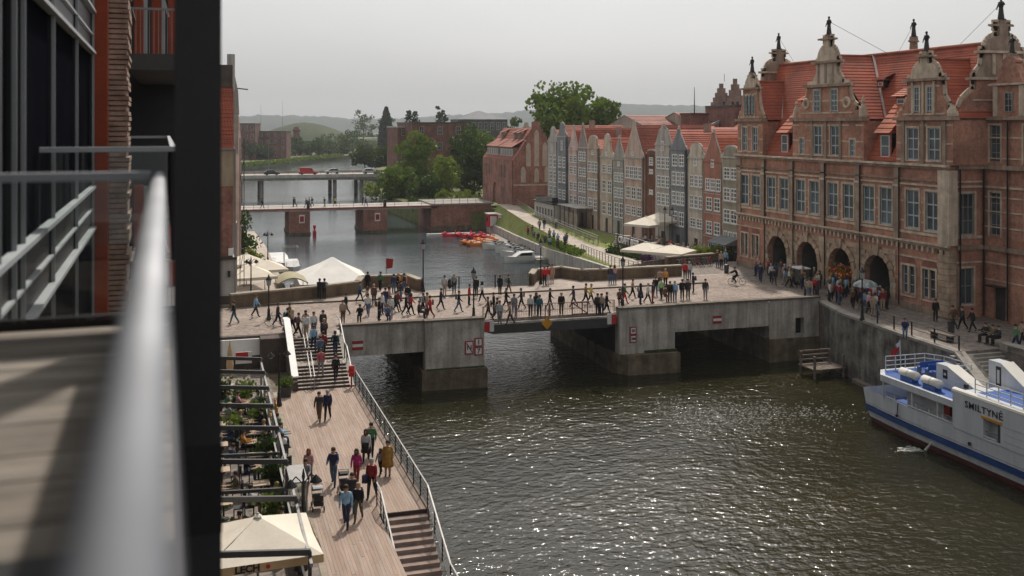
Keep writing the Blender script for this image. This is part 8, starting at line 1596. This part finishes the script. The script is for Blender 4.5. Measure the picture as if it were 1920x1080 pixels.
 (1.5, 52.2, 1.6, 1.57, 'sit', 'denim', 'tan', 'brown', 'dining at a wooden terrace table', 1.0, ''),
 (3.2, 50.4, 1.6, 1.57, 'sit', 'light blue', 'tan', 'blonde', 'dining at a wooden terrace table', 1.0, ''),
 (1.5, 48, 1.6, 1.57, 'sit', 'olive', 'tan', 'brown', 'dining at a wooden terrace table', 1.0, ''),
 (2.0, 46, 1.6, -1.57, 'sit', 'white', 'tan', 'brown', 'dining at a wooden terrace table', 1.0, ''),
 (0.3, 43, 1.6, -1.57, 'sit', 'navy', 'black', 'brown', 'dining at a wooden terrace table', 1.0, ''),
 (3.2, 43, 1.6, 1.57, 'sit', 'tan', 'navy', 'brown', 'dining at a wooden terrace table', 1.0, ''),
 (54.4, 87.5, 3.8, -0.42, 'phone', 'brown', 'tan', 'brown', 'in the crowd between the first two arches', 1, ''),
 (53.4, 84.3, 3.8, -2.02, 'stand', 'grey', 'navy', 'grey', 'in the crowd between the first two arches', 1, 'long'),
 (52.7, 89.4, 3.8, -5.53, 'stand', 'tan', 'navy', 'blonde', 'in the crowd between the first two arches', 1, ''),
 (54.0, 85.1, 3.8, -1.54, 'stand', 'grey', 'black', 'blonde', 'in the crowd between the first two arches', 1, 'long'),
 (53.6, 87.1, 3.8, -3.63, 'walk_b', 'denim', 'charcoal', 'black', 'in the crowd between the first two arches', 0.95, 'long'),
 (52.1, 85.5, 3.8, 0.12, 'stand', 'white', 'black', 'grey', 'in the crowd between the first two arches', 1, ''),
 (51.3, 83.7, 3.8, -3.32, 'walk_a', 'charcoal', 'charcoal', 'black', 'in the crowd between the first two arches', 0.95, ''),
 (54.5, 77.0, 3.8, -4.9, 'walk_a', 'pink', 'navy', 'brown', 'in the crowd between the last two arches', 1, ''),
 (51.7, 74.1, 3.8, -0.66, 'stand', 'tan', 'charcoal', 'brown', 'in the crowd between the last two arches', 0.95, ''),
 (54.2, 74.8, 3.8, -2.37, 'walk_b', 'denim', 'denim', 'brown', 'in the crowd between the last two arches', 1.04, 'long'),
 (54.4, 73.4, 3.8, -2.2, 'walk_b', 'grey', 'navy', 'blonde', 'in the crowd between the last two arches', 0.95, ''),
 (54.4, 74.2, 3.8, -5.46, 'stand', 'light blue', 'black', 'blonde', 'in the crowd between the last two arches', 1, ''),
 (51.2, 73.6, 3.8, -0.59, 'phone', 'dark red', 'black', 'grey', 'in the crowd between the last two arches', 1.04, 'long'),
 (53.0, 75.9, 3.8, 0.19, 'walk_a', 'grey', 'black', 'black', 'in the crowd between the last two arches', 1, ''),
 (50.9, 73.0, 3.8, -2.13, 'phone', 'dark red', 'denim', 'brown', 'in the crowd between the last two arches', 1.04, ''),
 (19.7, 79.1, 3.8, -1.87, 'walk_a', 'black', 'denim', 'brown', 'strolling on the bridge roadway', 1.0, ''),
 (18.6, 80.7, 3.8, -1.87, 'walk_b', 'navy', 'black', 'brown', 'strolling on the bridge roadway', 1.0, ''),
 (29.4, 78.7, 3.8, -5.01, 'walk_a', 'charcoal', 'charcoal', 'black', 'strolling on the bridge roadway', 1.0, ''),
 (27.1, 78.1, 3.8, -1.87, 'walk_b', 'black', 'charcoal', 'brown', 'strolling on the bridge roadway', 1.0, ''),
 (23.5, 76.3, 3.8, -3.44, 'walk_a', 'grey', 'denim', 'black', 'strolling on the bridge roadway', 1.0, ''),
 (22.1, 77.2, 3.8, -5.01, 'stand', 'black', 'charcoal', 'brown', 'strolling on the bridge roadway', 1.0, ''),
 (35.6, 80.8, 3.8, -1.87, 'walk_a', 'tan', 'black', 'brown', 'strolling on the bridge roadway', 1.0, ''),
 (42.2, 82.3, 3.8, -5.01, 'stand', 'navy', 'charcoal', 'black', 'strolling on the bridge roadway', 1.0, ''),
 (10.9, 80.6, 3.8, -5.01, 'walk_b', 'black', 'charcoal', 'black', 'strolling on the bridge roadway', 1.0, ''),
 (12.5, 79.7, 3.8, -3.44, 'walk_a', 'white', 'denim', 'black', 'strolling on the bridge roadway', 1.0, ''),
 (16.2, 85.4, 3.8, -1.87, 'stand', 'charcoal', 'denim', 'black', 'strolling on the bridge roadway', 1.0, ''),
 (16.4, 83.4, 3.8, -3.44, 'stand', 'black', 'denim', 'black', 'strolling on the bridge roadway', 1.0, ''),
 (21.3, 81.9, 3.8, -1.87, 'stand', 'red', 'black', 'brown', 'strolling on the bridge roadway', 1.0, ''),
 (38.1, 81.5, 3.8, -3.44, 'walk_a', 'black', 'denim', 'brown', 'strolling on the bridge roadway', 1.0, '')]
# ------------------------------------------------------------------ people
CLOTH = {'light blue':(.24,.42,.58),'navy':(.022,.032,.075),'black':(.012,.012,.013),'charcoal':(.04,.04,.043),'denim':(.075,.11,.18),'dark red':(.22,.018,.022),'magenta':(.36,.02,.13),'mustard':(.30,.165,.035),
 'tan':(.36,.27,.19),'grey':(.20,.20,.21),'light grey':(.42,.42,.43),'green':(.06,.16,.07),'light green':(.38,.56,.28),'pink':(.52,.28,.28),'brown':(.12,.065,.04),'olive':(.10,.095,.05),'teal':(.03,.13,.16),'white':(.62,.61,.59),
 'red':(.50,.025,.03),'red striped':(.42,.10,.11),'orange':(.55,.26,.06),'yellow':(.60,.50,.10)}
for k, c in CLOTH.items(): mat('cloth_'+k.replace(' ','_'), c, .9, .22, 7)
HAIR = {'brown':(.06,.035,.02),'black':(.012,.011,.010),'blonde':(.38,.27,.14),'grey':(.35,.34,.33),'red':(.22,.07,.025)}
for k, c in HAIR.items(): mat('hair_'+k, c, .7, .25, 20)
mat('skin', (.48,.28,.205), .6, .1, 9); mat('shoe', (.03,.028,.027), .6, .3, 9); mat('eye', (.01,.01,.01), .3, .1)
def rot(v, a):      # rotate about the sideways axis: forward swing
    return Vector((v[0], v[1]*cos(a)-v[2]*sin(a)*-1 if False else v[1]*cos(a)+(-v[2])*sin(a), v[2]*cos(a)+v[1]*sin(a)))
def limb(p, L_, a, out=0): return Vector((p[0]+out*L_, p[1]+sin(a)*L_, p[2]-cos(a)*L_*sqrt(max(0, 1-out*out))))
POSES = dict(stand=dict(l=(3,4),r=(-3,2),la=(4,14),ra=(-2,12)), walk_a=dict(l=(20,5),r=(-15,20),la=(-16,18),ra=(17,26)), walk_b=dict(l=(-15,20),r=(20,5),la=(17,26),ra=(-16,18)),
 push=dict(l=(18,6),r=(-16,18),la=(38,42),ra=(38,42)), sit=dict(l=(84,86),r=(82,80),la=(30,60),ra=(34,58)), lean=dict(l=(2,4),r=(-4,4),la=(50,45),ra=(50,45),t=14), phone=dict(l=(2,3),r=(-3,3),la=(20,100),ra=(4,12)),
 cycle=dict(l=(70,72),r=(35,60),la=(58,12),ra=(58,12),t=22))
def make_body(pose):
    q = POSES[pose]; t = radians(q.get('t', 3)); pel = Vector((0,0,.95)); up = Vector((0, sin(t), cos(t)))
    V = []; E = []; Rr = []; T = []
    def v(p, r, tag_, par=None):
        V.append(tuple(p)); Rr.append(r if isinstance(r, tuple) else (r, r)); T.append(tag_)
        if par is not None: E.append((par, len(V)-1))
        return len(V)-1
    a = v(pel, (.185,.135), 1); w_ = v(pel+up*.14, (.175,.13), 0, a); c = v(pel+up*.33, (.205,.145), 0, w_); nb = v(pel+up*.46, (.115,.10), 0, c); nk = v(pel+up*.53, .062, 2, nb); h1 = v(pel+up*.63+Vector((0,.015,0)), (.095,.11), 2, nk); h2 = v(pel+up*.75+Vector((0,.01,0)), (.09,.105), 3, h1)
    hands = []
    for s, leg, arm in ((-1, q['l'], q['la']), (1, q['r'], q['ra'])):
        hp = pel+Vector((s*.095,0,-.05)); kn = limb(hp, .43, radians(leg[0])); an = limb(kn, .42, radians(leg[0]-leg[1])); f = radians(leg[0]-leg[1])
        i = v(hp, (.108,.11), 1, a); i = v(hp*.5+kn*.5, .096, 1, i); i = v(kn, .078, 1, i); i = v(kn*.55+an*.45, .072, 1, i); i = v(an, .056, 1, i); toe = an+Vector((s*.02, .16*max(cos(f), .5), -.045-.06*max(0, -sin(f)))); i = v(an+Vector((0,.03,-.045)), .052, 4, i); v(toe, (.05,.038), 4, i)
        sh = pel+up*.43+Vector((s*.185,0,0)); el = limb(sh, .29, radians(arm[0]), s*.16); wr = limb(el, .25, radians(arm[0]+arm[1]), -s*.04); hd = limb(wr, .08, radians(arm[0]+arm[1]))
        i = v(sh, .082, 0, c); i = v(sh*.5+el*.5, .070, 0, i); i = v(el, .060, 0, i); i = v(wr, .045, 0, i); v(hd, (.045,.028), 2, i); hands.append((s, wr, hd, radians(arm[0]+arm[1])))
    me = bpy.data.meshes.new('body'); me.from_pydata(V, E, []); o = bpy.data.objects.new('body', me); COL.objects.link(o)
    m = o.modifiers.new('skin', 'SKIN'); m.use_smooth_shade = True
    for k, sv in enumerate(me.skin_vertices[0].data): sv.radius = Rr[k]; sv.use_root = (k == 0)
    sb = o.modifiers.new('sub', 'SUBSURF'); sb.levels = 1
    bpy.context.view_layer.update(); me2 = bpy.data.meshes.new_from_object(o.evaluated_get(bpy.context.evaluated_depsgraph_get())); bpy.data.objects.remove(o)
    vs = [x.co.copy() for x in me2.vertices]; fs = [tuple(p.vertices) for p in me2.polygons]; mi = []
    VV = [Vector(p) for p in V]
    for p in me2.polygons:
        c_ = p.center; best = (9, 0)
        for (i, j) in E:
            d = VV[j]-VV[i]; u = max(0, min(1, (c_-VV[i]).dot(d)/max(d.length_squared, 1e-6))); ds = (c_-(VV[i]+d*u)).length
            if ds < best[0]: best = (ds, T[j] if u > .35 else T[i] if T[i] != 1 or T[j] == 1 else T[j])
        g = best[1]; hc = VV[6]
        if g in (2, 3) and (c_-VV[5]).length < .22: g = 3 if (c_.z > VV[5].z+.075 or (c_.y < VV[5].y-.03 and c_.z > VV[5].z-.06)) else 2
        mi.append(g)
    ex = MB()
    for s, wr, hd, an_ in hands:                                    # fingers and thumb
        d = (hd-wr).normalized(); sd = Vector((0,1,0)) if abs(d.y) < .8 else Vector((0,0,1)); side = (sd-d*sd.dot(d)).normalized()
        for k, (o_, ln) in enumerate(((-.026,.060),(-.009,.072),(.009,.068),(.026,.052))):
            b0 = hd+side*o_*-1+d*.01; b1 = b0+d*ln*.55; ex.cyl(b0, b1, .0095, .009, 5); ex.cyl(b1, b1+(d*.8+Vector((-s*.5,0,0))).normalized()*ln*.5, .009, .007, 5)
        ex.cyl(wr+d*.035+side*.02, wr+d*.075+side*.055, .011, .009, 5)
    n0 = len(ex.f); hc = VV[5]; ex.cyl(hc+Vector((0,.09,-.01)), hc+Vector((0,.135,-.03)), .012, .016, 5)
    for s in (-1,1): ex.ball(hc+Vector((s*.1,.0,-.005)), .015, .02, .03, 6, 4)
    n1 = len(ex.f)
    for s in (-1,1): ex.ball(hc+Vector((s*.035,.105,.012)), .011, .008, .007, 6, 4)
    ex.box(hc.x-.022, hc.x+.022, hc.y+.092, hc.y+.108, hc.z-.058, hc.z-.05); n2 = len(ex.f)
    o_ = len(vs); vs += [Vector(p) for p in ex.v]; fs += [tuple(i+o_ for i in f) for f in ex.f]; mi += [2]*n1+[5]*(n2-n1)
    z0 = min(p.z for p in vs); dz = -z0 if pose != 'sit' else 0
    if pose == 'sit': dz = -z0
    if pose == 'cycle': dz = -.95+.58
    out = bpy.data.meshes.new('person_body'); out.from_pydata([(p.x, p.y, p.z+dz) for p in vs], [], fs)
    for k in range(6): out.materials.append(MATS['skin'])
    for p, g in zip(out.polygons, mi): p.material_index = g
    out.shade_smooth(); out.update()
    return out, VV[5]+Vector((0,0,dz)), VV[0]+Vector((0,0,dz))
BODY = {k: make_body(k) for k in POSES}
_hm = {}
def part_mesh(kind, m):
    if (kind, m) not in _hm:
        b = MB()
        if kind == 'hair': b.lathe([(.07,-.3),(.115,-.22),(.125,-.05),(.118,.07),(.08,.135),(.02,.16)], (0,-.035,0), 10)
        elif kind == 'short': b.lathe([(.10,.0),(.112,.05),(.092,.12),(.03,.15)], (0,-.012,0), 10)
        elif kind == 'skirt': b.lathe([(.19,.1),(.215,-.05),(.27,-.42),(.265,-.42)], (0,0,0), 12)
        elif kind == 'coat': b.lathe([(.17,.42),(.235,.25),(.215,.08),(.26,-.2),(.30,-.5),(.29,-.5)], (0,0,0), 12)
        elif kind == 'backpack': b.prism([(-.27,-.2),(-.14,-.2),(-.14,.2),(-.2,.22),(-.27,.14)], -.14, .14, 'x')
        elif kind == 'bag': b.box(.2,.42,-.1,.12,-.32,.02).bar((.3,0,0),(.22,0,.35),.02)
        _hm[(kind, m)] = b.mesh(kind, MATS[m], True)
    return _hm[(kind, m)]
PV = dict(stand='standing', walk_a='walking', walk_b='walking', push='walking', sit='sitting', lean='leaning', phone='standing', cycle='sitting')
for (x, y, z, rz, pose, top, bot, hair, place, sc, fl) in PEOPLE:
    me, hp, pv_ = BODY[pose]; wh = 'skirt' if 'skirt' in fl else 'trousers'
    lab = f'person in {top} top and {bot} {wh} {PV[pose]} {place}' if 'coat' not in fl else 'person with a long mustard coat standing by the boardwalk railing'
    lw = lab.split()
    if len(lw) > 16: lab = f'person in {top} and {bot} {place}'
    o = bpy.data.objects.new('person', me); COL.objects.link(o); o.location = (x, y, z); o.rotation_euler = (0,0,rz); o.scale = (sc,)*3; tag(o, lab, 'person', 'people '+place.split(',')[0])
    ms = ['cloth_'+top.replace(' ','_'), 'cloth_'+bot.replace(' ','_'), 'skin', 'hair_'+hair, 'shoe', 'eye']
    for k in range(6): o.material_slots[k].link = 'OBJECT'; o.material_slots[k].material = MATS[ms[k]]
    inst('hair', part_mesh('hair' if 'long' in fl else 'short', 'hair_'+hair), o, hp+Vector((0,0,.02)))
    if 'skirt' in fl: inst('skirt', part_mesh('skirt', ms[1]), o, pv_)
    if 'coat' in fl: inst('coat', part_mesh('coat', ms[0]), o, pv_)
    if (x*7.3+y*3.1) % 1 < .22 and pose != 'cycle': inst('backpack', part_mesh('backpack', ['cloth_black','cloth_navy','cloth_brown','cloth_teal'][int(x*10) % 4]), o, pv_+Vector((0, 0, .28)))
    if 'bag' in fl: inst('bag', part_mesh('bag', 'cloth_navy'), o, pv_)
